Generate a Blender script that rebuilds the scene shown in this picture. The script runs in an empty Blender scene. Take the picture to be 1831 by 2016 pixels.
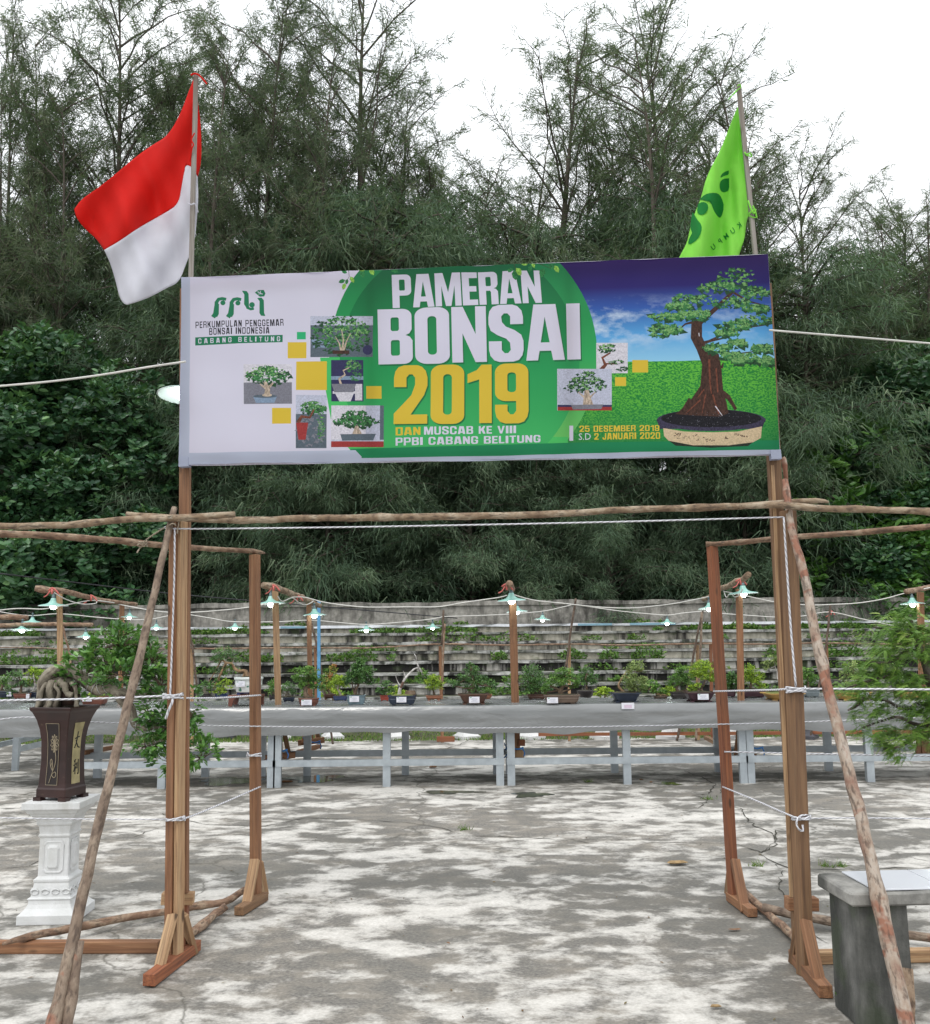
import bpy, math, random
import numpy as np
from mathutils import Vector, Matrix, noise
from mathutils.geometry import delaunay_2d_cdt, tessellate_polygon
R = math.radians
scene = bpy.context.scene
COL = scene.collection

# ------------------------------------------------------------------ camera
W, H, F = 1831.0, 2016.0, 1850.0
PITCH, ROLL, EYE = math.atan(254.0 / 1850.0), R(0.55), 1.6
fwd = Vector((0, math.cos(PITCH), math.sin(PITCH)))
r0 = Vector((1, 0, 0)); u0 = Vector((0, -math.sin(PITCH), math.cos(PITCH)))
rgt = r0 * math.cos(ROLL) - u0 * math.sin(ROLL)
upv = r0 * math.sin(ROLL) + u0 * math.cos(ROLL)
cam = bpy.data.cameras.new('camera'); camo = bpy.data.objects.new('camera', cam)
COL.objects.link(camo)
camo.matrix_world = Matrix(((rgt.x, upv.x, -fwd.x, 0), (rgt.y, upv.y, -fwd.y, 0), (rgt.z, upv.z, -fwd.z, EYE), (0, 0, 0, 1)))
cam.sensor_fit = 'HORIZONTAL'; cam.sensor_width = 36; cam.lens = F / W * 36
cam.clip_start = 0.05; cam.clip_end = 1000
scene.camera = camo
EYEV = Vector((0, 0, EYE))

# ------------------------------------------------------------------ light: bright overcast sky, very soft sun
SUN_EL, SUN_ROT = R(58), R(200)
wd = bpy.data.worlds.new('World'); scene.world = wd; wd.use_nodes = True
nt = wd.node_tree; nt.nodes.clear()
wo = nt.nodes.new('ShaderNodeOutputWorld'); bg = nt.nodes.new('ShaderNodeBackground')
sky = nt.nodes.new('ShaderNodeTexSky'); sky.sky_type = 'NISHITA'; sky.sun_disc = False
sky.sun_elevation = SUN_EL; sky.sun_rotation = SUN_ROT; sky.air_density = 1.0; sky.dust_density = 4.0
tcw = nt.nodes.new('ShaderNodeTexCoord'); mp = nt.nodes.new('ShaderNodeMapping'); mp.inputs['Scale'].default_value = (1, 1, 2.2)
nz = nt.nodes.new('ShaderNodeTexNoise'); nz.inputs['Scale'].default_value = 1.7; nz.inputs['Detail'].default_value = 5
rp = nt.nodes.new('ShaderNodeValToRGB')
rp.color_ramp.elements[0].position = 0.3; rp.color_ramp.elements[0].color = (10.8, 11.2, 11.8, 1)
rp.color_ramp.elements[1].position = 0.7; rp.color_ramp.elements[1].color = (12.9, 13.1, 13.3, 1)
mx = nt.nodes.new('ShaderNodeMix'); mx.data_type = 'RGBA'; mx.inputs[0].default_value = 0.9
nt.links.new(tcw.outputs['Generated'], mp.inputs['Vector']); nt.links.new(mp.outputs[0], nz.inputs['Vector'])
sxyz = nt.nodes.new('ShaderNodeSeparateXYZ'); nt.links.new(tcw.outputs['Generated'], sxyz.inputs[0])   # overcast sky: brighter overhead than at the horizon
el = nt.nodes.new('ShaderNodeMapRange'); el.inputs[1].default_value = 0.0; el.inputs[2].default_value = 1.0; el.inputs[3].default_value = 0.80; el.inputs[4].default_value = 1.55
nt.links.new(sxyz.outputs[2], el.inputs[0])
ml = nt.nodes.new('ShaderNodeVectorMath'); ml.operation = 'SCALE'; nt.links.new(rp.outputs[0], ml.inputs[0]); nt.links.new(el.outputs[0], ml.inputs['Scale'])
nt.links.new(nz.outputs['Fac'], rp.inputs[0]); nt.links.new(sky.outputs[0], mx.inputs[6]); nt.links.new(ml.outputs[0], mx.inputs[7])
nt.links.new(mx.outputs[2], bg.inputs['Color']); bg.inputs['Strength'].default_value = 0.1
nt.links.new(bg.outputs[0], wo.inputs['Surface'])
sl = bpy.data.lights.new('sun', 'SUN'); sl.energy = 0.9; sl.angle = R(14); sl.color = (1, 0.97, 0.92)
so = bpy.data.objects.new('sun', sl); COL.objects.link(so)
sd = Vector((math.sin(SUN_ROT) * math.cos(SUN_EL), math.cos(SUN_ROT) * math.cos(SUN_EL), math.sin(SUN_EL)))
so.rotation_euler = sd.to_track_quat('Z', 'Y').to_euler()
so.location = (0, -5, 30)
scene.view_settings.view_transform = 'Standard'; scene.view_settings.look = 'None'
scene.view_settings.exposure = 0.12; scene.view_settings.gamma = 1.0
scene.render.engine = 'CYCLES'
scene.cycles.max_bounces = 5; scene.cycles.diffuse_bounces = 2; scene.cycles.transmission_bounces = 3
scene.cycles.transparent_max_bounces = 4

# ------------------------------------------------------------------ placing helpers: picture direction -> point at a real distance / height
def ray(px, py):
    return fwd + rgt * ((px - W / 2) / F) - upv * ((py - H / 2) / F)
def Yp(px, py, d):
    r = ray(px, py); return EYEV + r * (d / r.y)
def G(px, py, z=0.0):
    r = ray(px, py); return EYEV + r * ((z - EYE) / r.z)
def V(*a): return Vector(a)

# ------------------------------------------------------------------ objects
def tag(o, label=None, cat=None, group=None, kind=None):
    if label: o['label'] = label
    if cat: o['category'] = cat
    if group: o['group'] = group
    if kind: o['kind'] = kind
    return o
def thing(name, label, cat, loc=(0, 0, 0), group=None):
    o = bpy.data.objects.new(name, None); o.empty_display_size = 0.1
    COL.objects.link(o); o.location = loc
    return tag(o, label, cat, group)
def worldloc(o):
    l = Vector((0, 0, 0))
    while o is not None:
        l = l + o.location; o = o.parent
    return l
class MB:
    def __init__(s): s.v = []; s.f = []; s.m = []; s.g = []
    def add(s, verts, faces, mi=0, grain=None):
        b = len(s.v); s.v += [tuple(p) for p in verts]
        s.f += [tuple(b + i for i in f) for f in faces]; s.m += [mi] * len(faces)
        s.g += [tuple(q) for q in (grain if grain is not None else verts)]
    def box(s, c, sz, rot=None, mi=0):
        hx, hy, hz = sz[0] / 2, sz[1] / 2, sz[2] / 2
        vs = [Vector((x, y, z)) for x in (-hx, hx) for y in (-hy, hy) for z in (-hz, hz)]
        gr = [tuple(v) for v in vs]
        if rot is not None: vs = [rot @ v for v in vs]
        c = Vector(c)
        s.add([c + v for v in vs], [(0, 1, 3, 2), (4, 6, 7, 5), (0, 4, 5, 1), (2, 3, 7, 6), (0, 2, 6, 4), (1, 5, 7, 3)], mi, gr)
    def beam(s, p0, p1, w, h, side=None, mi=0, seed=0):
        # square timber from p0 to p1; w across 'side', h across the other axis; split lengthwise with tiny warps
        p0 = Vector(p0); p1 = Vector(p1); d = (p1 - p0); L = d.length; d.normalize()
        side = Vector(side) if side is not None else (Vector((1, 0, 0)) if abs(d.x) < .8 else Vector((0, 1, 0)))
        a = (side - d * side.dot(d)).normalized(); b = d.cross(a)
        n = max(1, int(L / 0.35)); rr = random.Random(seed * 77 + 5)
        vs, gr, fs = [], [], []
        for i in range(n + 1):
            t = i / n; j = 0.0016 if 0 < i < n else 0
            c = p0.lerp(p1, t) + a * rr.uniform(-j, j) + b * rr.uniform(-j, j)
            for (x, y) in ((-1, -1), (1, -1), (1, 1), (-1, 1)):
                ww = w * (1 + rr.uniform(-.012, .012))
                vs.append(c + a * (x * ww / 2) + b * (y * h / 2)); gr.append((x * w / 2 + seed * 1.37, y * h / 2, t * L + seed * 2.1))
        for i in range(n):
            for k in range(4):
                q = (k + 1) % 4; fs.append((i * 4 + k, i * 4 + q, i * 4 + 4 + q, i * 4 + 4 + k))
        fs.append((3, 2, 1, 0)); e = n * 4; fs.append((e, e + 1, e + 2, e + 3))
        s.add(vs, fs, mi, gr)
    def tube(s, pts, rad, seg=8, mi=0, jit=0.0, seed=0, cap=True, sub=0):
        pts = [Vector(p) for p in pts]
        if not hasattr(rad, '__len__'): rad = [rad] * len(pts)
        rad = list(rad)
        if sub:   # Catmull-Rom refinement
            np_, nr = [], []
            for i in range(len(pts) - 1):
                a, b, c, d = pts[max(i - 1, 0)], pts[i], pts[i + 1], pts[min(i + 2, len(pts) - 1)]
                for k in range(sub):
                    t = k / sub
                    np_.append(0.5 * ((2 * b) + (c - a) * t + (2 * a - 5 * b + 4 * c - d) * t * t + (3 * b - a - 3 * c + d) * t ** 3))
                    nr.append(rad[i] * (1 - t) + rad[i + 1] * t)
            np_.append(pts[-1]); nr.append(rad[-1]); pts, rad = np_, nr
        rr = random.Random(seed + 11)
        n = len(pts); vs, gr, fs = [], [], []; L = 0
        prev = None
        for i in range(n):
            d = (pts[min(i + 1, n - 1)] - pts[max(i - 1, 0)])
            if d.length < 1e-9: d = Vector((0, 0, 1))
            d.normalize()
            if prev is None:
                a = d.orthogonal().normalized()
            else:
                a = (prev - d * prev.dot(d)); a = a.normalized() if a.length > 1e-6 else d.orthogonal().normalized()
            prev = a; b = d.cross(a)
            if i: L += (pts[i] - pts[i - 1]).length
            for k in range(seg):
                an = 2 * math.pi * k / seg
                r = rad[i] * (1 + (rr.uniform(-jit, jit) if jit else 0))
                vs.append(pts[i] + (a * math.cos(an) + b * math.sin(an)) * r)
                gr.append((math.cos(an) * rad[i] + seed * .37, math.sin(an) * rad[i], L + seed * 1.7))
        for i in range(n - 1):
            for k in range(seg):
                q = (k + 1) % seg
                fs.append((i * seg + k, i * seg + q, (i + 1) * seg + q, (i + 1) * seg + k))
        if cap:
            fs.append(tuple(range(seg - 1, -1, -1))); fs.append(tuple((n - 1) * seg + k for k in range(seg)))
        s.add(vs, fs, mi, gr)
    def rings(s, rings, mi=0, closed_top=True, closed_bot=True):
        k = len(rings[0]); vs = [v for r in rings for v in r]; fs = []
        for i in range(len(rings) - 1):
            for j in range(k):
                q = (j + 1) % k; fs.append((i * k + j, i * k + q, (i + 1) * k + q, (i + 1) * k + j))
        if closed_bot: fs.append(tuple(range(k - 1, -1, -1)))
        if closed_top: fs.append(tuple((len(rings) - 1) * k + j for j in range(k)))
        s.add(vs, fs, mi)
    def loft(s, c, prof, n=28, ex=2.0, rot=0.0, mi=0, closed_top=True, closed_bot=True):
        # prof: (z, halfx, halfy); superellipse cross sections, exponent ex
        c = Vector(c); rs = []; cr, sr = math.cos(rot), math.sin(rot)
        for (z, hx, hy) in prof:
            r = []
            for k in range(n):
                a = 2 * math.pi * (k + .5) / n; ca, sa = math.cos(a), math.sin(a)
                x = math.copysign(abs(ca) ** (2 / ex), ca) * hx; y = math.copysign(abs(sa) ** (2 / ex), sa) * hy
                r.append(c + Vector((x * cr - y * sr, x * sr + y * cr, z)))
            rs.append(r)
        s.rings(rs, mi, closed_top, closed_bot)
    def build(s, name, mats, parent=None, smooth=False, bevel=0.0, base=None):
        off = worldloc(parent) if parent is not None else (Vector(base) if base is not None else Vector((0, 0, 0)))
        me = bpy.data.meshes.new(name)
        me.from_pydata([(x - off.x, y - off.y, z - off.z) for (x, y, z) in s.v], [], s.f)
        if not isinstance(mats, (list, tuple)): mats = [mats]
        for m in mats: me.materials.append(m)
        if len(mats) > 1: me.polygons.foreach_set('material_index', s.m)
        at = me.attributes.new('grain', 'FLOAT_VECTOR', 'POINT'); at.data.foreach_set('vector', np.array(s.g, dtype=np.float32).ravel())
        if smooth: me.polygons.foreach_set('use_smooth', [True] * len(s.f))
        o = bpy.data.objects.new(name, me); COL.objects.link(o)
        if parent is not None: o.parent = parent
        else: o.location = off
        if bevel:
            b = o.modifiers.new('bevel', 'BEVEL'); b.width = bevel; b.segments = 1; b.limit_method = 'ANGLE'
        return o

TPL = {
 'blade': (np.array([(0, -.5, 0), (0, .5, 0), (1, 0, 0)]), [(0, 1, 2)]),
 'kite': (np.array([(0, 0, 0), (.45, .5, .05), (1, 0, 0), (.45, -.5, .05)]), [(0, 1, 2, 3)]),
 'leaf': (np.array([(0, 0, 0), (.28, .42, .07), (.68, .40, .08), (1, 0, -.06), (.68, -.40, .08), (.28, -.42, .07)]), [(0, 3, 2, 1), (0, 5, 4, 3)]),
}
def _frond():
    v = []; f = []
    n = 9
    for i in range(n):
        t = (i + .6) / n; dz = -0.35 * t * t; w = .5 * math.sin(math.pi * (0.18 + 0.75 * t)) ** .7
        for sgn in (-1, 1):
            b = len(v)
            v += [(t - .035, 0, dz), (t + .03, 0, dz), (t + .10, sgn * w, dz - .03), (t + .035, sgn * w, dz - .03)]
            f.append((b, b + 1, b + 2, b + 3) if sgn > 0 else (b, b + 3, b + 2, b + 1))
    return np.array(v), f
TPL['frond'] = _frond()
def norm(a):
    return a / np.maximum(np.linalg.norm(a, axis=1, keepdims=True), 1e-9)
def foliage(name, P, D, N, L, Wd, tpl, mat, parent=None, tone=None, base=None):
    P = np.asarray(P, float); D = norm(np.asarray(D, float)); N = np.asarray(N, float)
    A = norm(np.cross(N, D)); N = np.cross(D, A)
    T, faces = TPL[tpl]; n = len(P); k = len(T)
    L = np.broadcast_to(np.asarray(L, float), (n,))[:, None, None]; Wd = np.broadcast_to(np.asarray(Wd, float), (n,))[:, None, None]
    vs = P[:, None, :] + L * T[None, :, 0:1] * D[:, None, :] + Wd * T[None, :, 1:2] * A[:, None, :] + L * T[None, :, 2:3] * N[:, None, :]
    off = np.array(worldloc(parent) if parent is not None else (base if base is not None else (0, 0, 0)), float)
    vs = (vs - off).reshape(-1, 3).astype(np.float32)
    fl = np.array([i for f in faces for i in f]); fk = np.array([len(f) for f in faces])
    idx = (np.arange(n)[:, None] * k + fl[None, :]).ravel().astype(np.int32)
    tot = np.tile(fk, n).astype(np.int32); st = (np.cumsum(tot) - tot).astype(np.int32)
    me = bpy.data.meshes.new(name)
    me.vertices.add(len(vs)); me.vertices.foreach_set('co', vs.ravel())
    me.loops.add(len(idx)); me.loops.foreach_set('vertex_index', idx)
    me.polygons.add(len(tot)); me.polygons.foreach_set('loop_start', st); me.polygons.foreach_set('loop_total', tot)
    me.update(calc_edges=True)
    if tone is None: tone = np.random.default_rng(1).random(n)
    at = me.attributes.new('tone', 'FLOAT', 'POINT'); at.data.foreach_set('value', np.repeat(tone, k).astype(np.float32))
    me.materials.append(mat)
    o = bpy.data.objects.new(name, me); COL.objects.link(o)
    if parent is not None: o.parent = parent
    elif base is not None: o.location = base
    return o
def copy_tree(o, parent=None):
    c = o.copy(); COL.objects.link(c); c.parent = parent
    for ch in list(o.children): copy_tree(ch, c)
    return c

# ------------------------------------------------------------------ materials
def lin(r, g, b):
    f = lambda c: (c / 255 / 12.92) if c / 255 <= 0.04045 else ((c / 255 + 0.055) / 1.055) ** 2.4
    return (f(r), f(g), f(b), 1)
class NT:
    def __init__(s, name):
        s.m = bpy.data.materials.new(name); s.m.use_nodes = True; s.t = s.m.node_tree; s.t.nodes.clear()
        s.out = s.n('ShaderNodeOutputMaterial'); s.b = s.n('ShaderNodeBsdfPrincipled'); s.l(s.b.outputs[0], s.out.inputs['Surface'])
    def n(s, t, **k):
        x = s.t.nodes.new(t)
        for a, b in k.items(): setattr(x, a, b)
        return x
    def l(s, a, b): s.t.links.new(a, b)
    def coord(s, src='Object', scale=(1, 1, 1)):
        if src in ('grain',):
            a = s.n('ShaderNodeAttribute'); a.attribute_name = 'grain'; o = a.outputs['Vector']
        elif src == 'World':
            a = s.n('ShaderNodeNewGeometry'); o = a.outputs['Position']
        else:
            a = s.n('ShaderNodeTexCoord'); o = a.outputs[src]
        m = s.n('ShaderNodeMapping'); m.inputs['Scale'].default_value = scale; s.l(o, m.inputs['Vector']); return m.outputs[0]
    def noise(s, co, scale, detail=4, rough=.55, dist=0.0):
        x = s.n('ShaderNodeTexNoise'); x.inputs['Scale'].default_value = scale; x.inputs['Detail'].default_value = detail
        x.inputs['Roughness'].default_value = rough; x.inputs['Distortion'].default_value = dist; s.l(co, x.inputs['Vector']); return x.outputs['Fac']
    def ramp(s, fac, stops, interp='LINEAR'):
        r = s.n('ShaderNodeValToRGB'); cr = r.color_ramp; cr.interpolation = interp
        while len(cr.elements) < len(stops): cr.elements.new(0.5)
        for e, (p, c) in zip(cr.elements, stops):
            e.position = p; e.color = c if len(c) == 4 else (*c, 1)
        s.l(fac, r.inputs[0]); return r.outputs[0]
    def mix(s, fac, a, b, mode='MIX'):
        m = s.n('ShaderNodeMix', data_type='RGBA', blend_type=mode)
        for v, i in ((fac, 0), (a, 6), (b, 7)):
            if hasattr(v, 'is_linked') or hasattr(v, 'links'): s.l(v, m.inputs[i])
            else: m.inputs[i].default_value = v
        return m.outputs[2]
    def math(s, op, a, b=0.0, clamp=False):
        m = s.n('ShaderNodeMath', operation=op, use_clamp=clamp)
        for v, i in ((a, 0), (b, 1)):
            if hasattr(v, 'links'): s.l(v, m.inputs[i])
            else: m.inputs[i].default_value = v
        return m.outputs[0]
    def col(s, c):
        if hasattr(c, 'links'): s.l(c, s.b.inputs['Base Color'])
        else: s.b.inputs['Base Color'].default_value = c
    def bump(s, h, strength=.3, dist=.01):
        b = s.n('ShaderNodeBump'); b.inputs['Strength'].default_value = strength; b.inputs['Distance'].default_value = dist
        s.l(h, b.inputs['Height']); s.l(b.outputs[0], s.b.inputs['Normal'])
    def rough(s, v):
        if hasattr(v, 'links'): s.l(v, s.b.inputs['Roughness'])
        else: s.b.inputs['Roughness'].default_value = v
    def translucent(s, fac, colr):
        t = s.n('ShaderNodeBsdfTranslucent')
        if hasattr(colr, 'links'): s.l(colr, t.inputs['Color'])
        else: t.inputs['Color'].default_value = colr
        m = s.n('ShaderNodeMixShader'); m.inputs[0].default_value = fac
        s.l(s.b.outputs[0], m.inputs[1]); s.l(t.outputs[0], m.inputs[2]); s.l(m.outputs[0], s.out.inputs['Surface'])
BL = (0, 0, 0, 1); WH = (1, 1, 1, 1)
def m_plain(name, c, rough=.6, var=.12, sc=8, metal=0, bump=0, src='Object'):
    t = NT(name); co = t.coord(src); n = t.noise(co, sc, 5)
    lo = tuple(x * (1 - var) for x in c[:3]) + (1,); hi = tuple(min(1, x * (1 + var)) for x in c[:3]) + (1,)
    t.col(t.ramp(n, [(.3, lo), (.7, hi)])); t.rough(rough); t.b.inputs['Metallic'].default_value = metal
    if bump: t.bump(t.noise(co, sc * 4, 4), bump, .004)
    return t.m
def m_timber(name, c1, c2, c3):
    t = NT(name)
    co = t.coord('grain', (26, 26, 1.3)); n1 = t.noise(co, 1.6, 6, .6, .6)
    co2 = t.coord('grain', (3, 3, .8)); n2 = t.noise(co2, 1.2, 3)
    co3 = t.coord('grain', (130, 130, 4)); n3 = t.noise(co3, 1, 3)
    a = t.ramp(n1, [(.28, c1), (.5, c2), (.75, c3)])
    a = t.mix(t.ramp(n2, [(.35, (.55, .55, .55, 1)), (.65, WH)]), (0.10, .055, .03, 1), a)
    a = t.mix(t.ramp(n3, [(.33, (.5, .5, .5, 1)), (.5, BL)]), a, (.09, .05, .03, 1))
    vo = t.n('ShaderNodeTexVoronoi'); vo.inputs['Scale'].default_value = 1.0; t.l(t.coord('grain', (9, 9, 3.2)), vo.inputs['Vector'])
    a = t.mix(t.ramp(vo.outputs['Distance'], [(.07, (.85, .85, .85, 1)), (.13, BL)]), a, (.05, .025, .012, 1))
    t.col(a); t.rough(.72); t.bump(t.math('ADD', n1, n3), .5, .004)
    return t.m
def m_bark(name, cs, scar=(.36, .15, .08, 1), scarp=.66):
    t = NT(name)
    co = t.coord('grain', (9, 9, 7)); n1 = t.noise(co, 1.2, 6, .65, .4)
    co2 = t.coord('grain', (2, 2, 3.4)); n2 = t.noise(co2, 1.3, 4, .6, .6)
    co3 = t.coord('grain', (60, 60, 22)); n3 = t.noise(co3, 1, 4)
    a = t.ramp(n1, [(.3, cs[0]), (.48, cs[1]), (.62, cs[2]), (.78, cs[3])])
    a = t.mix(t.ramp(n2, [(scarp, BL), (scarp + .05, WH)]), a, scar)
    a = t.mix(t.ramp(n3, [(.36, (.7, .7, .7, 1)), (.5, BL)]), a, (.06, .04, .03, 1))
    t.col(a); t.rough(.85); t.bump(t.math('ADD', n1, n3), .7, .006)
    return t.m
def m_leaf(name, cs, rough=.55, tr=.25, spec=.4):
    t = NT(name); a = t.n('ShaderNodeAttribute'); a.attribute_name = 'tone'
    n = len(cs)
    c = t.ramp(a.outputs['Fac'], [(i / (n - 1), cs[i]) for i in range(n)])
    t.col(c); t.rough(rough); t.b.inputs['Specular IOR Level'].default_value = spec
    t.translucent(tr, t.mix(.5, c, (.16, .30, .04, 1)))
    return t.m
M = {}
M['timber'] = m_timber('timber_orange', (.14, .058, .026, 1), (.28, .13, .060, 1), (.39, .215, .11, 1))
M['timber_red'] = m_timber('timber_red', (.14, .04, .018, 1), (.27, .088, .036, 1), (.37, .14, .06, 1))
M['timber_pale'] = m_timber('timber_pale', (.30, .165, .08, 1), (.49, .305, .16, 1), (.61, .43, .245, 1))
M['timber_brown'] = m_timber('timber_brown', (.11, .058, .03, 1), (.22, .12, .057, 1), (.31, .185, .095, 1))
M['timber_old'] = m_timber('timber_weathered', (.17, .15, .13, 1), (.30, .28, .25, 1), (.40, .37, .33, 1))
M['bark'] = m_bark('log_bark', [(.11, .065, .04, 1), (.25, .175, .11, 1), (.40, .33, .24, 1), (.24, .13, .075, 1)])
M['bark_red'] = m_bark('log_bark_reddish', [(.11, .065, .04, 1), (.23, .14, .09, 1), (.35, .26, .18, 1), (.20, .11, .07, 1)])
M['bark_grey'] = m_bark('log_bark_greyish', [(.09, .06, .045, 1), (.20, .145, .105, 1), (.30, .235, .175, 1), (.17, .10, .065, 1)], (.28, .12, .075, 1), .63)
M['bark_scar'] = m_bark('log_bark_scarred', [(.21, .10, .07, 1), (.33, .25, .19, 1), (.42, .36, .30, 1), (.27, .11, .07, 1)], (.27, .125, .08, 1), .50)
M['dark_stick'] = m_bark('stick_dark', [(.05, .035, .025, 1), (.10, .07, .05, 1), (.17, .12, .09, 1), (.12, .06, .04, 1)])
def m_rope(name, c, tw=180):
    t = NT(name); a = t.n('ShaderNodeAttribute'); a.attribute_name = 'grain'
    s = t.n('ShaderNodeSeparateXYZ'); t.l(a.outputs['Vector'], s.inputs[0])
    at = t.math('ARCTAN2', s.outputs[1], s.outputs[0])
    w = t.math('SINE', t.math('ADD', t.math('MULTIPLY', s.outputs[2], tw), t.math('MULTIPLY', at, 2.0)))
    f = t.math('ADD', t.math('MULTIPLY', w, .5), .5)
    t.col(t.ramp(f, [(0, tuple(x * .42 for x in c[:3]) + (1,)), (.45, c)])); t.rough(.75); t.bump(f, .8, .003)
    return t.m
M['rope'] = m_rope('rope_white', (.74, .74, .78, 1))
M['rope_tan'] = m_rope('rope_tan', (.42, .35, .26, 1))
M['cable'] = m_plain('cable_white', (.62, .61, .57, 1), .5)
M['cable_dark'] = m_plain('cable_dark', (.03, .03, .035, 1), .5)
M['blue_string'] = m_plain('blue_raffia', (.03, .16, .42, 1), .5)
M['red_string'] = m_plain('pink_raffia', (.55, .14, .12, 1), .6)
# ------------------------------------------------------------------ ground and plaza
def m_plaza():
    t = NT('stained_concrete')
    co = t.coord('World', (0.85, 1.15, 1))
    n1 = t.noise(co, 3.1, 9, .64, .3)
    n2 = t.noise(co, .55, 4, .5)
    n3 = t.noise(co, 60, 3, .7)
    n4 = t.noise(co, 5.5, 6, .6, .2)
    n5 = t.noise(t.coord('World'), 21, 5, .75)
    n6 = t.noise(t.coord('World', (.8, 1.1, 1)), .32, 3, .5, .4)
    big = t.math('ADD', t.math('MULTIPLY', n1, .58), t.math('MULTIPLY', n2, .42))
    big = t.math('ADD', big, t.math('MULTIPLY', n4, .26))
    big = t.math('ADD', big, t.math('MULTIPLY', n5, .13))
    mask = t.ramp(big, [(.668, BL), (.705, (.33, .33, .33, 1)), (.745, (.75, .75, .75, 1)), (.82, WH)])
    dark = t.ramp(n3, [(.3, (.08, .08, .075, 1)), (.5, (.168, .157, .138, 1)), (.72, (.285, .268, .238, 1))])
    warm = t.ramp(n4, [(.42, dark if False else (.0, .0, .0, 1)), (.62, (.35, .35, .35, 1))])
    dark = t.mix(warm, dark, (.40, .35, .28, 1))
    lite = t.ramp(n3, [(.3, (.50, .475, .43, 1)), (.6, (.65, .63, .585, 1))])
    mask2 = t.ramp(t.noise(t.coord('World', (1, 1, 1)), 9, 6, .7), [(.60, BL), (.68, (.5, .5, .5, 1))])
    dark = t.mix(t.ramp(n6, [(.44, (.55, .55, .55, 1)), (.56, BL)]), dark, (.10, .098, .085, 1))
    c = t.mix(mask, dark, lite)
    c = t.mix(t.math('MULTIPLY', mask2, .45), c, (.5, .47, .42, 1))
    vo = t.n('ShaderNodeTexVoronoi', feature='DISTANCE_TO_EDGE'); vo.inputs['Scale'].default_value = .21
    d = t.n('ShaderNodeMix', data_type='VECTOR'); 
    nv = t.n('ShaderNodeTexNoise'); nv.inputs['Scale'].default_value = 1.2; nv.inputs['Detail'].default_value = 6
    cw = t.coord('World', (1, 1, 1)); t.l(cw, nv.inputs['Vector'])
    ad = t.n('ShaderNodeVectorMath', operation='ADD'); sc = t.n('ShaderNodeVectorMath', operation='SCALE'); sc.inputs['Scale'].default_value = 1.3
    t.l(nv.outputs['Color'], sc.inputs[0]); t.l(cw, ad.inputs[0]); t.l(sc.outputs[0], ad.inputs[1]); t.l(ad.outputs[0], vo.inputs['Vector'])
    cr = t.ramp(vo.outputs['Distance'], [(.0008, WH), (.0022, BL)])
    c = t.mix(t.math('MULTIPLY', cr, .75), c, (.07, .065, .05, 1))
    t.col(c); t.rough(t.ramp(n1, [(.4, (.6, .6, .6, 1)), (.7, (.85, .85, .85, 1))]))
    t.bump(t.math('ADD', n3, t.math('MULTIPLY', big, .8)), .35, .006)
    return t.m
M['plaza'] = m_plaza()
t = NT('soil'); co = t.coord('World'); t.col(t.ramp(t.noise(co, 3, 6), [(.35, (.035, .04, .02, 1)), (.65, (.09, .085, .045, 1))])); t.rough(.95); M['soil'] = t.m
mb = MB(); mb.add([(-250, -60, -.004), (250, -60, -.004), (250, 400, -.004), (-250, 400, -.004)], [(0, 1, 2, 3)])
tag(mb.build('ground', M['soil']), kind='structure')
YG = 15.75   # far edge of the plaza
mb = MB()
rr = random.Random(3); nx = 120
vs = [(-24 + 48 * i / nx, YG + rr.uniform(-.06, .06), 0) for i in range(nx + 1)]
mb.add(vs + [(24, -6, 0), (-24, -6, 0)], [tuple(range(nx + 3))])
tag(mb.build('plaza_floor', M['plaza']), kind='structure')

# cracks: thin dark irregular strips lying on the concrete
M['crack'] = m_plain('crack_dirt', (.035, .033, .022, 1), .95, .3, 20)
mb = MB()
def crack(pts, w=.012, seed=1):
    rr = random.Random(seed); P = [G(*p) for p in pts]; q = []
    for a, b in zip(P[:-1], P[1:]):
        n = max(2, int((b - a).length / .07)); nn = Vector((-(b - a).y, (b - a).x, 0)).normalized()
        for i in range(n): q.append(a.lerp(b, i / n) + nn * rr.gauss(0, .010))
    q.append(P[-1]); vs = []
    for i, p in enumerate(q):
        d = (q[min(i + 1, len(q) - 1)] - q[max(i - 1, 0)]); nn = Vector((-d.y, d.x, 0)).normalized()
        ww = w * (.75 if seed in (1, 4, 8, 10) else .5) * rr.uniform(.08, 1.0)
        vs += [p + nn * ww / 2 + V(0, 0, .004), p - nn * ww / 2 + V(0, 0, .004)]
    mb.add(vs, [(2 * i, 2 * i + 1, 2 * i + 3, 2 * i + 2) for i in range(len(q) - 1)])
crack([(370, 1617), (410, 1624), (520, 1627), (602, 1611), (700, 1614), (800, 1620), (870, 1631), (920, 1646), (1000, 1648), (1080, 1652), (1160, 1660), (1259, 1660), (1330, 1659), (1450, 1662), (1480, 1673), (1500, 1680)], .022, 1)
crack([(1500, 1680), (1515, 1668), (1525, 1655), (1518, 1640), (1480, 1625), (1462, 1600), (1458, 1592)], .03, 2)
crack([(1500, 1680), (1530, 1663), (1528, 1635), (1555, 1640), (1580, 1650)], .03, 3)
crack([(1495, 1682), (1530, 1702), (1560, 1712), (1620, 1712), (1831, 1709)], .022, 4)
crack([(1530, 1702), (1545, 1720), (1530, 1745), (1545, 1763), (1600, 1840), (1632, 1860)], .018, 5)
crack([(1262, 1507), (1340, 1516), (1385, 1532), (1408, 1545), (1395, 1563), (1365, 1566), (1395, 1576), (1375, 1592)], .035, 6)
crack([(1385, 1532), (1410, 1545), (1425, 1550), (1412, 1570)], .03, 7)
crack([(0, 1713), (60, 1706), (150, 1655), (260, 1650), (330, 1625)], .014, 8)
crack([(880, 1474), (905, 1466), (925, 1456)], .04, 9)
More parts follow.
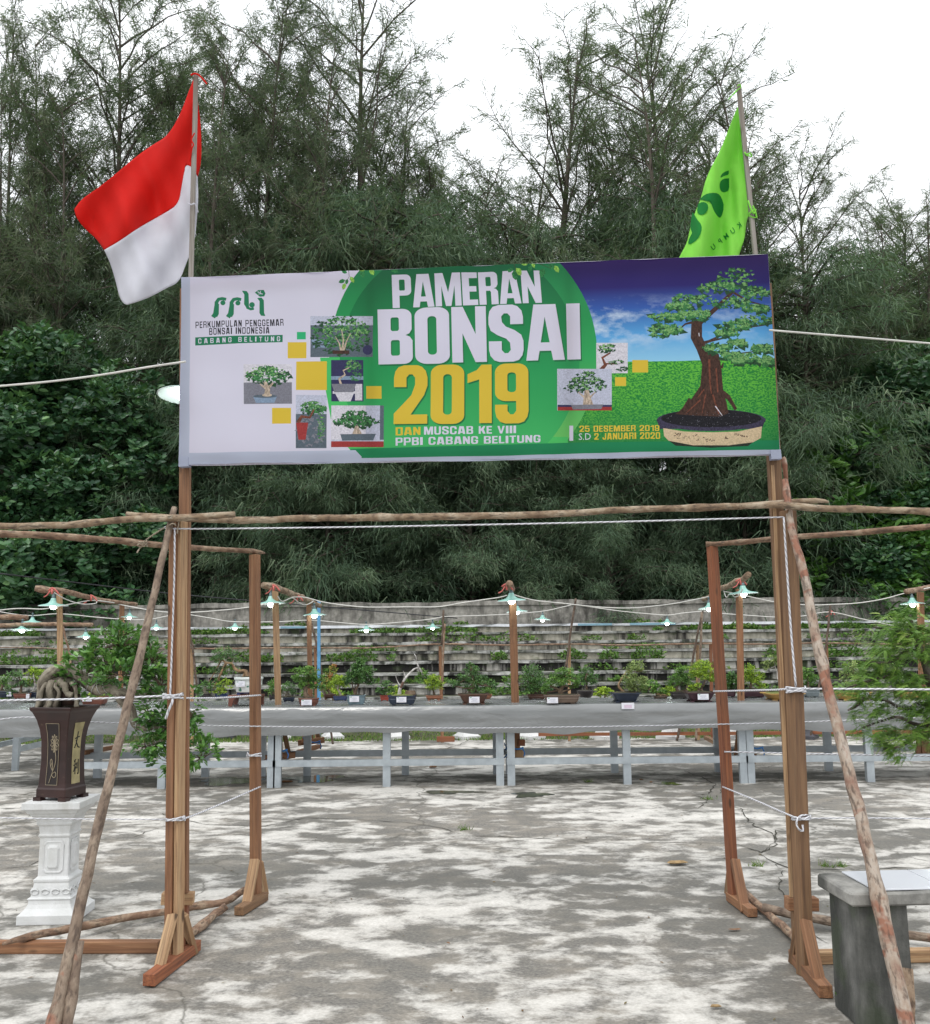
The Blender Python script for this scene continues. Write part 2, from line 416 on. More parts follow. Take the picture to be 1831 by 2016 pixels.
crack([(0, 1592), (120, 1591), (300, 1599), (330, 1606), (370, 1617)], .014, 10)
tag(mb.build('floor_cracks', M['crack']), kind='structure')

# puddles
t = NT('puddle_water'); t.col(t.ramp(t.noise(t.coord('World'), 4, 4), [(.4, (.025, .028, .02, 1)), (.65, (.09, .10, .04, 1))])); t.rough(.06); M['puddle'] = t.m
def puddle(cx, cy, rx, ry, seed):
    rr = random.Random(seed); c = G(cx, cy); a = (G(cx + rx, cy) - c).length; b = abs(G(cx, cy - ry).y - G(cx, cy + ry).y) / 2
    ph = [rr.uniform(0, 6) for _ in range(4)]; vs = []
    for k in range(70):
        an = 2 * math.pi * k / 70; r = 1 + .22 * math.sin(3 * an + ph[0]) + .14 * math.sin(5 * an + ph[1]) + .1 * math.sin(9 * an + ph[2])
        vs.append((c.x + math.cos(an) * a * r, c.y + math.sin(an) * b * r, .004))
    m = MB(); m.add(vs, [tuple(range(70))]); o = m.build('puddle_water', M['puddle']); tag(o, kind='structure')
puddle(455, 1538, 60, 7, 1); puddle(620, 1533, 50, 7, 2); puddle(885, 1560, 55, 3, 3); puddle(1045, 1565, 35, 5, 4); puddle(1315, 1543, 22, 3, 5)

# ------------------------------------------------------------------ terrace (stepped seating) and back wall
def m_stain(name, base, base2, black, lo, hi, vs=.35, moss=0.0):
    t = NT(name)
    co = t.coord('World', (1.5, 1, vs)); n1 = t.noise(co, 2.3, 7, .65)
    n2 = t.noise(t.coord('World'), 9, 5, .6); n3 = t.noise(t.coord('World', (.35, 1, .2)), 1.3, 3)
    c = t.ramp(n2, [(.35, base), (.65, base2)])
    s = t.math('ADD', t.math('MULTIPLY', n1, .7), t.math('MULTIPLY', n3, .4))
    c = t.mix(t.ramp(s, [(lo, BL), (hi, WH)]), c, black)
    if moss: c = t.mix(t.ramp(t.noise(t.coord('World'), 3.1, 6), [(.55, BL), (.62, (moss,) * 3 + (1,))]), c, (.06, .10, .025, 1))
    t.col(c); t.rough(.9); t.bump(t.math('ADD', n2, t.math('MULTIPLY', t.noise(t.coord('World'), 70, 4, .7), .5)), .6, .008)
    return t.m
M['riser'] = m_stain('riser_plaster', (.33, .31, .25, 1), (.50, .475, .40, 1), (.035, .032, .028, 1), .52, .66, .3, .35)
M['riser_black'] = m_stain('riser_blackened', (.32, .31, .28, 1), (.50, .48, .44, 1), (.014, .013, .012, 1), .485, .545, .12, .3)
M['nosing'] = m_stain('nosing_concrete', (.24, .24, .225, 1), (.44, .44, .42, 1), (.03, .03, .027, 1), .545, .63, 1.0, .2)
M['tile_white'] = m_stain('white_tile_edge', (.55, .57, .60, 1), (.68, .70, .73, 1), (.12, .13, .14, 1), .70, .8, 1.0)
M['tile_blue'] = m_plain('blue_tile_edge', (.22, .38, .47, 1), .5)
M['tread'] = m_stain('tread_dirt', (.05, .055, .035, 1), (.12, .115, .08, 1), (.02, .02, .015, 1), .55, .7, 1, .6)
M['wall'] = m_stain('wall_weathered', (.25, .24, .215, 1), (.42, .40, .36, 1), (.055, .052, .045, 1), .49, .68, .5)
# (picture height of the step's front edge, distance)
steps = [(1372, 18.6), (1346.5, 19.5), (1323.5, 20.4), (1301, 21.3), (1281, 22.2), (1263, 23.1), (1244.5, 24.0), (1229.5, 24.9)]
zs = [Yp(915, p, d).z for p, d in steps]
ter = thing('stepped_seating', 'long weathered concrete terrace of seating steps with weeds and black stains', 'terrace', (0, 18.6, 0))
XL, XR = -17, 17
def slab(mbx, y0, y1, z0, z1, seed, amp=.012, dx=.5):
    rr = random.Random(seed); n = int((XR - XL) / dx); rings = []
    for i in range(n + 1):
        x = XL + (XR - XL) * i / n; j = rr.uniform(-amp, amp); k = rr.uniform(-amp, amp)
        rings.append([V(x, y0 + j, z0 + j * .5), V(x, y0 + k, z1 + k * .6), V(x, y1, z1 + k * .3), V(x, y1, z0)])
    mbx.rings(rings)
for i, ((p, d), z) in enumerate(zip(steps, zs)):
    zb = zs[i - 1] if i else -.05
    m = MB(); slab(m, d + .06, d + .97, zb, z - .065, i)
    riser = m.build('step', M['riser_black'] if i in (1, 2, 3) else M['riser'], ter)
    m = MB(); slab(m, d, d + .16, z - .062, z, i + 20, .02, .33)
    nm = M['tile_white'] if i == 7 else M['nosing']
    m.build('nosing', nm, riser)
    m = MB(); slab(m, d + .163, d + .98, z - .05, z - .012, i + 40, .008)
    m.build('tread', M['tread'], riser)
for (a, b) in ((552, 600), (1138, 1205), (1240, 1330)):
    m = MB(); P0 = Yp(a, 1229.5, 24.87); P1 = Yp(b, 1229.5, 24.87)
    m.box(((P0.x + P1.x) / 2, 24.875, zs[7] - .03), (P1.x - P0.x, .012, .055)); m.build('blue_tile', M['tile_blue'], ter)
zw0, zw1 = zs[7], Yp(915, 1183.5, 26.0).z
m = MB(); rr = random.Random(9); rings = []
n = 110
for i in range(n + 1):
    x = XL - 3 + (XR - XL + 6) * i / n; k = rr.uniform(-.018, .018) + .02 * math.sin(x * .9)
    rings.append([V(x, 26, -.05), V(x, 26, zw1 - .13 + k * .3), V(x, 25.94, zw1 - .125 + k * .3), V(x, 25.94 + k * .4, zw1 + k), V(x, 26.3, zw1 + k), V(x, 26.3, -.05)])
m.rings(rings)
tag(m.build('back_wall', M['wall'], base=(0, 26, 0)), 'long grey mildewed concrete wall topping the seating terrace below the trees', 'wall')
# faded chalk letters low on the wall at the right of the middle lamp post
# weeds on the treads
g = np.random.default_rng(5)
Pw, tonew, Lw = [], [], []
dens = [(.55, .13), (.4, .12), (.4, .14), (1.2, .27), (.55, .15), (.55, .15), (1.2, .13), (.5, .12)]
for i, ((p, d), z) in enumerate(zip(steps, zs)):
    zt = z - .01; y1 = d + .95
    nn = int(9000 * dens[i][0]); x = g.uniform(XL + 2, XR - 2, nn)
    nv = np.array([noise.noise(Vector((xx * .55, i * 7.3, 0))) + .6 * noise.noise(Vector((xx * 2.3, i * 3.1, 5))) for xx in x])
    thr = 0.05 if dens[i][0] > .6 else .22
    k = nv > thr; x = x[k]; nv = nv[k]; h = dens[i][1] * (0.5 + 1.7 * (nv - thr))
    Pw.append(np.stack([x, g.uniform(d + .35, y1, len(x)), zt + g.random(len(x)) ** 1.1 * h], 1)); tonew.append(np.clip(g.normal(.5, .2, len(x)) + nv * .2, 0, 1))
    # stems growing out of the riser foot, in front
Pw = np.concatenate(Pw); tw = np.concatenate(tonew); n = len(Pw)
D = g.normal(0, 1, (n, 3)); D[:, 2] = np.abs(D[:, 2]) * .5 + .1; N = g.normal(0, .5, (n, 3)); N[:, 2] += 1
M['weed'] = m_leaf('weed_leaf', [(.02, .045, .012, 1), (.055, .13, .025, 1), (.11, .23, .04, 1), (.17, .24, .05, 1)])
tag(foliage('weeds', Pw, D, N, g.uniform(.06, .12, n), g.uniform(.035, .07, n), 'kite', M['weed'], tone=tw, base=(0, 22, 1)), 'low green weeds and ferns growing along the terrace steps', 'weeds', kind='stuff')
# grass strip
n = 26000; x = g.uniform(-15, 15, n); y = YG - .12 + g.random(n) ** 1.5 * 2.6
nv = np.array([noise.noise(Vector((a * .8, b * .8, 0))) for a, b in zip(x, y)])
P = np.stack([x, y, np.zeros(n)], 1); D = g.normal(0, .45, (n, 3)); D[:, 2] = 1; N = g.normal(0, 1, (n, 3))
M['grass'] = m_leaf('grass_blade', [(.05, .09, .02, 1), (.10, .20, .03, 1), (.17, .30, .05, 1), (.28, .26, .10, 1)])
tag(foliage('grass', P, D, N, .03 + .04 * np.clip(nv + .5, 0, 1), .016, 'blade', M['grass'], tone=g.random(n), base=(0, 16, 0)), 'strip of short green grass at the foot of the terrace', 'grass', kind='stuff')
n = 1500; x = g.uniform(-9, 9, n); y = 1.8 + 13.7 * g.random(n) ** .8
P = np.stack([x, y, np.full(n, .004)], 1); D = g.normal(0, 1, (n, 3)); D[:, 2] = .03; N = g.normal(0, .15, (n, 3)); N[:, 2] = 1
M['litter'] = m_leaf('litter', [(.05, .035, .02, 1), (.12, .07, .035, 1), (.20, .14, .07, 1), (.10, .12, .04, 1)], .8, .0, .1)
tag(foliage('leaf_litter', P, D, N, g.uniform(.012, .045, n), g.uniform(.003, .012, n), 'kite', M['litter'], tone=g.random(n), base=(0, 8, 0)), 'tiny dry needles and leaf scraps scattered over the concrete', 'litter', kind='stuff')
# fallen leaves on plaza
M['deadleaf'] = m_plain('dead_leaf', (.20, .10, .045, 1), .7, .4, 40)
M['deadleaf2'] = m_plain('dead_leaf_tan', (.30, .20, .09, 1), .7, .4, 40)
def dead_leaf(px, py, L, W_, rot, lab, mat, cup=.25):
    c = G(px, py); m = MB(); n = 9; vs = []; fs = []
    for i in range(n):
        t = i / (n - 1); w = math.sin(math.pi * (.06 + .9 * t)) ** .8 * W_ / 2 * (1 + .12 * math.sin(9 * t))
        for k in range(5):
            s_ = (k - 2) / 2
            vs.append(V((t - .5) * L, s_ * w, .008 + min(cup, .5) * w * abs(s_) ** 1.5 * 1.2 + .12 * L * (t - .5) ** 2 * (1.3 + math.sin(t * 12 + k))))
    for i in range(n - 1):
        for k in range(4): fs.append((i * 5 + k, i * 5 + k + 1, i * 5 + 6 + k, i * 5 + 5 + k))
    Rm = Matrix.Rotation(rot, 3, 'Z'); mb_ = MB(); mb_.add([c + Rm @ v for v in vs], fs)
    tag(mb_.build('fallen_leaf', mat, smooth=True, base=c), lab, 'leaf', 'dead leaves fallen on the plaza')
dead_leaf(1334, 1703, .155, .09, .2, 'large curled tan dead leaf on bare concrete near the right rear post', M['deadleaf2'], .30)
dead_leaf(1410, 1987, .05, .03, .1, 'small pale curled leaf in the dirty patch at the bottom right', M['deadleaf2'], .9)
dead_leaf(564, 1542, .16, .07, .1, 'rusty brown dead leaf by the table legs right of the left rear post', M['deadleaf'], .5)
dead_leaf(478, 1511, .16, .07, .4, 'orange brown dead leaf under the tables left of the left rear post', M['deadleaf'], .3)
dead_leaf(853, 1513, .11, .08, .3, 'curled dark brown dead leaf under the middle table', M['deadleaf'], 1.4)
dead_leaf(975, 1518, .09, .06, 1.3, 'small dark brown dead leaf just left of the paired middle table legs', M['deadleaf'], 1.2)
dead_leaf(1263, 1537, .05, .04, .3, 'tiny brown leaf beside the table leg right of centre', M['deadleaf'], .9)
dead_leaf(1283, 1542, .06, .04, .9, 'tiny reddish leaf next to the wet patch right of centre', M['deadleaf'], .9)
dead_leaf(882, 1860, .03, .015, 2.2, 'thin brown leaf scrap in the middle of the empty floor', M['deadleaf'], .9)
dead_leaf(1446, 1833, .07, .03, 0.1, 'dark flat leaf on the floor left of the right main post', M['deadleaf'], .1)
# ------------------------------------------------------------------ trees
M['cas_bark'] = m_plain('casuarina_bark', (.085, .07, .055, 1), .9, .35, 6, bump=.5)
M['needle'] = m_leaf('casuarina_needles', [(.05, .075, .048, 1), (.10, .135, .085, 1), (.16, .19, .125, 1), (.23, .235, .16, 1)], .7, .34, .15)
M['needle_soft'] = m_leaf('casuarina_needles_soft', [(.042, .072, .047, 1), (.086, .138, .086, 1), (.15, .215, .13, 1), (.25, .31, .195, 1)], .7, .28, .15)
M['broad'] = m_leaf('broad_leaf', [(.016, .055, .027, 1), (.038, .105, .047, 1), (.08, .19, .08, 1), (.18, .33, .12, 1)], .33, .2, .5)
M['broad_bright'] = m_leaf('broad_leaf_young', [(.03, .09, .02, 1), (.06, .17, .03, 1), (.12, .28, .05, 1), (.2, .36, .08, 1)], .42, .25, .5)  # brighter, yellower green for the smaller broadleaf trees
def casuarina(name, seed, Ht, Rm, nprim, tufts, blades, t0=.12, leaders=1, droop=.55, bl=.34, bw=.022, mat=None, upang=.75, clump=.10, ragged=.35):
    """trunk + crown meshes of one casuarina standing at the origin"""
    g = np.random.default_rng(seed); rr = random.Random(seed)
    tm = MB(); P, D, TN = [], [], []
    for li in range(leaders):
        hh = Ht * (1 if li == 0 else rr.uniform(.72, .93)); az = rr.uniform(0, 6.28)
        off = V(math.cos(az), math.sin(az), 0) * (0 if li == 0 else Rm * rr.uniform(.35, .75))
        fork = 0 if li == 0 else Ht * rr.uniform(.12, .3)
        pts, rad = [], []
        for i in range(13):
            t = i / 12; z = fork + (hh - fork) * t
            w = V(math.sin(t * 5 + seed) * .28 * t, math.cos(t * 4.2 + seed * 2) * .25 * t, 0)
            pts.append(w + off * min(1, t * 2.2) + V(0, 0, z)); rad.append(max(.012, Ht * .0105 * (1 - z / hh) ** .85 * (1 if li == 0 else .75) + .01))
        tm.tube(pts, rad, 7, seed=seed)
        for b in range(int(nprim / (1 if li == 0 else 1.6))):
            t = t0 + (1 - t0) * ((b + rr.random()) / nprim) ** .9 if li == 0 else rr.uniform(.25, 1)
            t = min(t, .985)
            f = t * 12; i0 = min(int(f), 11); base = pts[i0].lerp(pts[i0 + 1], f - i0)
            prof = (math.sin(math.pi * min(1, (t * .68 + .20))) ** .6) * rr.uniform(1 - ragged, 1.15)
            L = Rm * prof * (1 if li == 0 else .6) + .35
            a = rr.uniform(0, 6.28); el = upang * rr.uniform(.45, 1.4) + .12 * t
            dirv = V(math.cos(a) * math.cos(el), math.sin(a) * math.cos(el), math.sin(el))
            bp = []; nseg = 6
            for k in range(nseg + 1):
                u = k / nseg
                bp.append(base + dirv * (L * u) + V(0, 0, -L * droop * .38 * u * u) + V(rr.uniform(-1, 1), rr.uniform(-1, 1), rr.uniform(-1, 1)) * .05 * L * u)
            tm.tube(bp, [max(.008, .02 * L / Rm * 2.2 * (1 - k / nseg) + .006) for k in range(nseg + 1)], 4, seed=b, cap=False)
            ns = max(3, int(tufts * L / Rm))
            for s_ in range(ns):
                u = .18 + .82 * (s_ + rr.random()) / ns; f = u * nseg; i1 = min(int(f), nseg - 1); q = bp[i1].lerp(bp[i1 + 1], f - i1)
                sdv = (dirv * .6 + V(rr.uniform(-1, 1), rr.uniform(-1, 1), rr.uniform(-.5, .8))).normalized()
                sl_ = L * .30 * (1.15 - u * .6) * rr.uniform(.5, 1.2)
                e = q + sdv * sl_ + V(0, 0, -sl_ * droop * .4)
                if sl_ > .35: tm.tube([q, q.lerp(e, .5) + V(0, 0, sl_ * .06), e], [.012, .008, .004], 3, cap=False)
                nb = int(blades * (.5 + sl_ / Rm * 4) * rr.uniform(.5, 1.4)); tt = g.random(nb) ** .8
                pp = np.array(q)[None] * (1 - tt[:, None]) + np.array(e)[None] * tt[:, None] + g.normal(0, clump, (nb, 3))
                dd = np.array(sdv)[None] * .75 + g.normal(0, .42, (nb, 3)); dd[:, 2] -= droop * g.uniform(.3, 1.6, nb)
                P.append(pp); D.append(dd); TN.append(np.clip(rr.uniform(.15, .75) + g.normal(0, .12, nb), 0, 1))
    P = np.concatenate(P); D = np.concatenate(D); TN = np.concatenate(TN); n = len(P)
    base = bpy.data.objects.new(name, None); COL.objects.link(base)
    tm.build('trunk', M['cas_bark'], base, smooth=True)
    foliage('crown', P, D, g.normal(0, 1, (n, 3)), g.uniform(.6, 1.25, n) * bl, bw, 'blade', mat or M['needle'], base, tone=TN)
    base['ht'] = Ht
    return base
def leafy_tree(name, seed, Ht, Rm, nclu, per, ll=.2, mat=None, zlow=.15):
    """broadleaf tree: forking limbs, leaf rosettes on the outer shell of an uneven crown"""
    g = np.random.default_rng(seed); rr = random.Random(seed); tm = MB(); P, D, N, TN = [], [], [], []
    tm.tube([V(0, 0, 0), V(.15, .1, Ht * .3), V(-.1, .15, Ht * .6), V(.1, 0, Ht * .9)], [.2, .16, .1, .03], 8, sub=3)
    lobes = []
    for k in range(11):
        z = Ht * (zlow + (1 - zlow) * (k + .5) / 11); a = k * 2.4 + rr.random(); rad = Rm * math.sin(math.pi * min(.97, .25 + .7 * (z / Ht))) * rr.uniform(.55, 1)
        c = V(math.cos(a) * rad * .62, math.sin(a) * rad * .62, z); lobes.append((c, Rm * rr.uniform(.36, .58)))
        tm.tube([V(0, 0, z * .7), c * .5 + V(0, 0, z * .5), c], [.09, .05, .02], 5, sub=2)
    for k in range(nclu):
        c, r = lobes[rr.randrange(len(lobes))]
        v = g.normal(0, 1, 3); v /= np.linalg.norm(v); rad = r * (rr.random() ** .35)
        q = np.array(c) + v * np.array([1, 1, .62]) * rad
        if q[2] < Ht * .03: continue
        nb = per; a = g.uniform(0, 6.28, nb); out = v * .8 + np.array([0, 0, .45])
        dd = np.stack([np.cos(a), np.sin(a), g.uniform(-.35, .5, nb)], 1) + out[None] * .6
        P.append(np.repeat(q[None], nb, 0) + g.normal(0, .05, (nb, 3)) + dd * .03); D.append(dd)
        nn = g.normal(0, .35, (nb, 3)) + out[None]; N.append(nn); TN.append(np.clip(rr.uniform(.1, .8) + g.normal(0, .12, nb), 0, 1))
    P = np.concatenate(P); D = np.concatenate(D); N = np.concatenate(N); TN = np.concatenate(TN); n = len(P)
    base = bpy.data.objects.new(name, None); COL.objects.link(base)
    tm.build('trunk', M['cas_bark'], base, smooth=True)
    foliage('crown', P, D, N, g.uniform(.7, 1.2, n) * ll, g.uniform(.45, .6, n) * ll, 'leaf', mat or M['broad'], base, tone=TN)
    base['ht'] = Ht
    return base
protoA = casuarina('casuarina_tree', 11, 22, 5.4, 70, 18, 27, leaders=5, droop=.3, ragged=.6, upang=.78, bl=.30, bw=.024, clump=.075)
protoB = casuarina('casuarina_tree', 23, 22, 5.8, 80, 18, 33, leaders=5, droop=.5, ragged=.5, upang=.68, bl=.34, bw=.028, clump=.085)
protoC = casuarina('casuarina_tree', 37, 22, 5.2, 60, 17, 25, leaders=5, droop=.25, ragged=.65, upang=.82, bl=.29, bw=.024, clump=.07)
protoD = casuarina('casuarina_tree', 51, 10, 3.0, 84, 13, 50, t0=.03, droop=1.0, upang=.5, bl=.27, bw=.020, mat=M['needle_soft'], clump=.14, ragged=.25)
protoE = casuarina('casuarina_tree', 67, 10, 2.7, 76, 13, 50, t0=.03, droop=1.2, upang=.35, bl=.29, bw=.020, mat=M['needle_soft'], clump=.16, ragged=.3)
protoL = leafy_tree('broadleaf_tree', 5, 8, 3.0, 2700, 9, .20)
protoR = leafy_tree('broadleaf_tree', 8, 8, 2.8, 2300, 9, .19)
protoY = leafy_tree('broadleaf_tree', 13, 5, 1.7, 700, 9, .17, M['broad_bright'])
used = set()
def put(proto, px, ptop, d, rot, wide, label, cat, group):
    if proto.name in used: o = copy_tree(proto)
    else: o = proto; used.add(proto.name)
    top = Yp(px, ptop, d); Ht = o['ht']; s = top.z / Ht
    tl = R(random.Random(int(px)).uniform(-3.2, 3.2)) if proto.name.startswith('casuarina') and top.z > 14 else 0
    o.location = (top.x - top.z * math.sin(tl), d, 0); o.rotation_euler = (0, tl, rot); o.scale = (s * wide, s * wide, s)
    tag(o, label, cat, group)
    return o
GC = 'casuarina trees behind the terrace wall'
put(protoC, 35, 95, 33, .3, .6, 'thin leaning casuarina at the far left edge behind the red and white flag', 'tree', GC)
put(protoB, 235, -60, 34, 1.1, .70, 'tall dark casuarina rising above the red and white flag', 'tree', GC)
put(protoB, 420, -40, 31, 3.7, .62, 'dense olive brown casuarina just right of the flag pole with the red and white flag', 'tree', GC)
put(protoA, 690, -70, 33, 2.0, .85, 'tall slender airy casuarina above the banner left of centre', 'tree', GC)
put(protoB, 560, 190, 36, 4.4, .8, 'casuarina behind the banner between the dense olive one and the slender airy one', 'tree', GC)
put(protoA, 835, 330, 36, 1.0, 1.1, 'short casuarina in the dip of the skyline above the word printed in white', 'tree', GC)
put(protoC, 1015, 112, 34, 2.6, 1.05, 'sparse feathery casuarina above the middle of the banner', 'tree', GC)
put(protoA, 1238, 30, 31, 5.2, .95, 'tallest sparse casuarina left of the bright green flag', 'tree', GC)
put(protoC, 1375, 235, 33, 4.9, .95, 'airy casuarina whose branches reach behind the bright green flag', 'tree', GC)
put(protoC, 1545, 380, 32, .9, 1.05, 'casuarina just right of the banner corner', 'tree', GC)
put(protoA, 1690, 440, 34, 3.0, 1.2, 'casuarina between the banner and the right edge, over the white cable', 'tree', GC)
put(protoC, 1830, 430, 32, 1.8, 1.1, 'casuarina cut by the right edge of the picture', 'tree', GC)
put(protoC, 320, 150, 36, 2.2, .6, 'casuarina filling the gap between the two tall dark ones at left', 'tree', GC)
put(protoC, 140, 260, 36, 3.3, .7, 'casuarina with raised feathery branches between the left edge and the tall dark one', 'tree', GC)
put(protoC, 745, 290, 37, .7, .8, 'casuarina just right of the slender airy one, lower than it', 'tree', GC)
put(protoA, 1125, 270, 36, 3.6, 1.1, 'casuarina between the two sparse tall ones above the banner', 'tree', GC)
put(protoB, 10, 440, 33, 2.9, .7, 'dense casuarina cut by the left edge beside the red and white flag', 'tree', GC)
put(protoC, 920, 400, 35, 5.0, 1.1, 'low casuarina in the skyline dip above the banner middle', 'tree', GC)
GY = 'young drooping casuarinas in front of the tall ones'
for i, (px, pt, d, rt, wd_, lb) in enumerate([
    (350, 560, 30.5, .2, 1.0, 'drooping young casuarina behind the left banner post'),
    (500, 455, 30.5, 1.5, 1.1, 'drooping young casuarina behind the left third of the banner'),
    (640, 780, 28.2, 2.3, 1.15, 'pale feathery young casuarina below the banner, left of centre'),
    (790, 470, 30.5, 3.9, 1.1, 'dark young casuarina behind the banner numerals'),
    (930, 760, 28.6, 4.8, 1.15, 'dark young casuarina hanging below the middle of the banner'),
    (1080, 440, 30.5, .9, 1.1, 'young casuarina behind the round green disc of the banner'),
    (1190, 800, 28.2, 5.5, 1.15, 'wispy young casuarina under the date line of the banner'),
    (1330, 470, 30, 2.9, 1.2, 'young casuarina behind the printed potted tree'),
    (1445, 780, 28.4, 1.9, 1.2, 'wide drooping young casuarina left of the right banner post'),
    (1590, 540, 29, 3.3, 1.2, 'olive grey young casuarina right of the right banner post'),
    (1740, 560, 35, 4.1, 1.2, 'young casuarina rising behind the broadleaf trees at right'),
    (150, 520, 35, 4.1, 1.1, 'young casuarina rising behind the broadleaf trees at left'),
    (20, 470, 35.5, .1, 1.1, 'young casuarina at the left edge above the broadleaf foliage')]):
    put(protoD if i % 2 == 0 else protoE, px, pt, d, rt, wd_, lb, 'tree', GY)
put(protoE, 660, 400, 32, 1.0, .95, 'half grown casuarina left of the slender airy one, just above the banner edge', 'tree', GY)
put(protoD, 930, 430, 32, 2.0, 1.0, 'half grown casuarina in the skyline dip above the middle of the banner', 'tree', GY)
put(protoE, 1210, 410, 32, 3.0, .95, 'half grown casuarina under the tallest sparse one', 'tree', GY)
GL = 'broadleaf trees at the foot of the casuarinas'
put(protoL, 50, 690, 28.0, .4, 1.05, 'large dark glossy broadleaf tree at the left edge', 'tree', GL)
put(protoR, 215, 760, 28.0, 2.1, 1.0, 'broadleaf tree with spreading tiers left of the left banner post', 'tree', GL)
put(protoL, 150, 930, 27.6, 3.0, 1.0, 'low broadleaf tree right above the wall at left', 'tree', GL)
put(protoR, 1690, 860, 27.8, 1.1, 1.0, 'dark broadleaf tree right of the scarred leaning pole', 'tree', GL)
put(protoL, 1800, 730, 28.2, 4.0, 1.0, 'dark broadleaf tree cut by the right edge', 'tree', GL)
put(protoY, 1655, 840, 27.6, 2.0, 1.0, 'bright green young broadleaf tree right of the banner bottom corner', 'tree', GL)
put(protoY, 1760, 980, 27.0, .3, 1.15, 'pale green broadleaf sapling above the wall at right', 'tree', GL)
# the wood further back, read as one mass
g = np.random.default_rng(77); n = 32000
x = g.uniform(-34, 34, n); d = g.uniform(41, 50, n)
top = np.array([9.5 + 2.5 * noise.noise(Vector((a * .13, 3, 0))) + 1.5 * noise.noise(Vector((a * .5, 8, 0))) for a in x])
z = g.random(n) * top
P = np.stack([x, d, z], 1); D = g.normal(0, .6, (n, 3)); D[:, 2] -= .8
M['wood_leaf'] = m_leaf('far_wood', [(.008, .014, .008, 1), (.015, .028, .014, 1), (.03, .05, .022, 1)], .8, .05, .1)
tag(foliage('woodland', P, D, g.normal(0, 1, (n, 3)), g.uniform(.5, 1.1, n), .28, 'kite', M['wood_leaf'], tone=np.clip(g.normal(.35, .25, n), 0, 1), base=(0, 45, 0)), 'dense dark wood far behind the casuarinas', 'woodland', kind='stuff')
n = 30000
x = g.uniform(-20, 20, n); d = g.uniform(27.0, 34, n); h = np.array([1.0 + 3.4 * abs(noise.noise(Vector((a * .35, b * .3, 0)))) for a, b in zip(x, d)])
z = g.random(n) ** .7 * (h + 1.6)
P = np.stack([x, d, z], 1); D = g.normal(0, 1, (n, 3)); N = g.normal(0, .6, (n, 3)); N[:, 2] += .8
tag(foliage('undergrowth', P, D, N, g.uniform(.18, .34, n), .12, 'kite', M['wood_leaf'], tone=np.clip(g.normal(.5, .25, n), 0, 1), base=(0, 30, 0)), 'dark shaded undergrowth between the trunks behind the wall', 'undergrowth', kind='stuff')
# ------------------------------------------------------------------ gate posts
DL, DR = 4.62, 4.43           # distances of the left / right main posts
def lean(px, py, dt, db, zt):
    r = ray(px, py); m = r.z / r.y
    k = (db - dt) / zt
    d = (dt + (db - dt) - k * EYE) / (1 + k * m)
    return Yp(px, py, d)
def post_thing(name, label, group, top, bot, w, h, mat, braces=(), foot=None, extra=(), side=(1, 0, 0), seed=1, cat='post', strip=None):
    T = thing(name, label, cat, (bot.x, bot.y, 0), group)
    m = MB(); m.beam(bot, top, w, h, side, seed=seed); m.build('post', mat, T, bevel=.0025)
    for i, (a, b, ww, hh, mt, sd) in enumerate(braces):
        m = MB(); m.beam(a, b, ww, hh, sd, seed=seed + 3 + i); m.build('brace', mt, T, bevel=.0025)
    if foot:
        m = MB(); m.beam(*foot[:4], foot[5] if len(foot) > 5 else None, seed=seed + 9); m.build('foot', foot[4], T, bevel=.0025)
    for (nm, a, b, ww, hh, mt, sd) in extra:
        m = MB(); m.beam(a, b, ww, hh, sd, seed=seed + 12); m.build(nm, mt, T, bevel=.0025)
    return T
zrot = lambda a: V(math.cos(a), math.sin(a), 0)
# left main post: brown board with a paler one nailed along its right side
yb = G(341, 1902, 0).y; DL = yb
sL = zrot(R(-24))
bl_ = G(337, 1901, 0); tl_ = Yp(347.5, 1027, DL)
bl2 = G(350.5, 1903, 0); tl2 = Yp(360, 1027, DL)
post_thing('gate_post', 'left main wooden post, brown with a pale board on its side, braced foot', 'main timber posts of the gate',
           tl_, bl_, .046, .062, M['timber'],
           braces=[(G(309, 1928, .0) + V(0, 0, .01), Yp(340, 1800, DL - .04), .060, .026, M['timber_pale'], zrot(R(-40))),
                   (G(380, 1879, 0) + V(0, 0, .01), Yp(360, 1798, DL + .04), .060, .026, M['timber_pale'], zrot(R(-40)))],
           foot=(G(293, 1930, .035), G(385, 1860, .035), .062, .055, M['timber_red'], zrot(R(-40))),
           extra=[('pale_board', bl2, tl2, .024, .058, M['timber_pale'], sL)], side=sL, seed=2)
# left tall banner post behind, standing on a cross block
DT = DL + .13
tt = Yp(366, 570, DT); tb = Yp(360, 1757, DT)
T = thing('banner_post', 'tall narrow reddish post behind the left main post carrying the banner, on a cross block', 'post', (tb.x, DT, 0), 'tall posts that carry the banner')
m = MB(); m.beam(tb, tt, .055, .045, V(1, 0, 0), seed=4); m.build('post', M['timber'], T, bevel=.0025)
m = MB(); m.beam(Yp(319, 1768, DT + .0) + V(0, 0, 0), Yp(382, 1768, DT + .02), .058, .06, V(0, 0, 1), seed=5); m.build('block', M['timber_pale'], T, bevel=.003)
m = MB(); m.beam(V(tb.x, DT + .02, 0), V(tb.x, DT + .02, tb.z), .05, .05, None, seed=6); m.build('stub', M['timber_red'], T, bevel=.003)
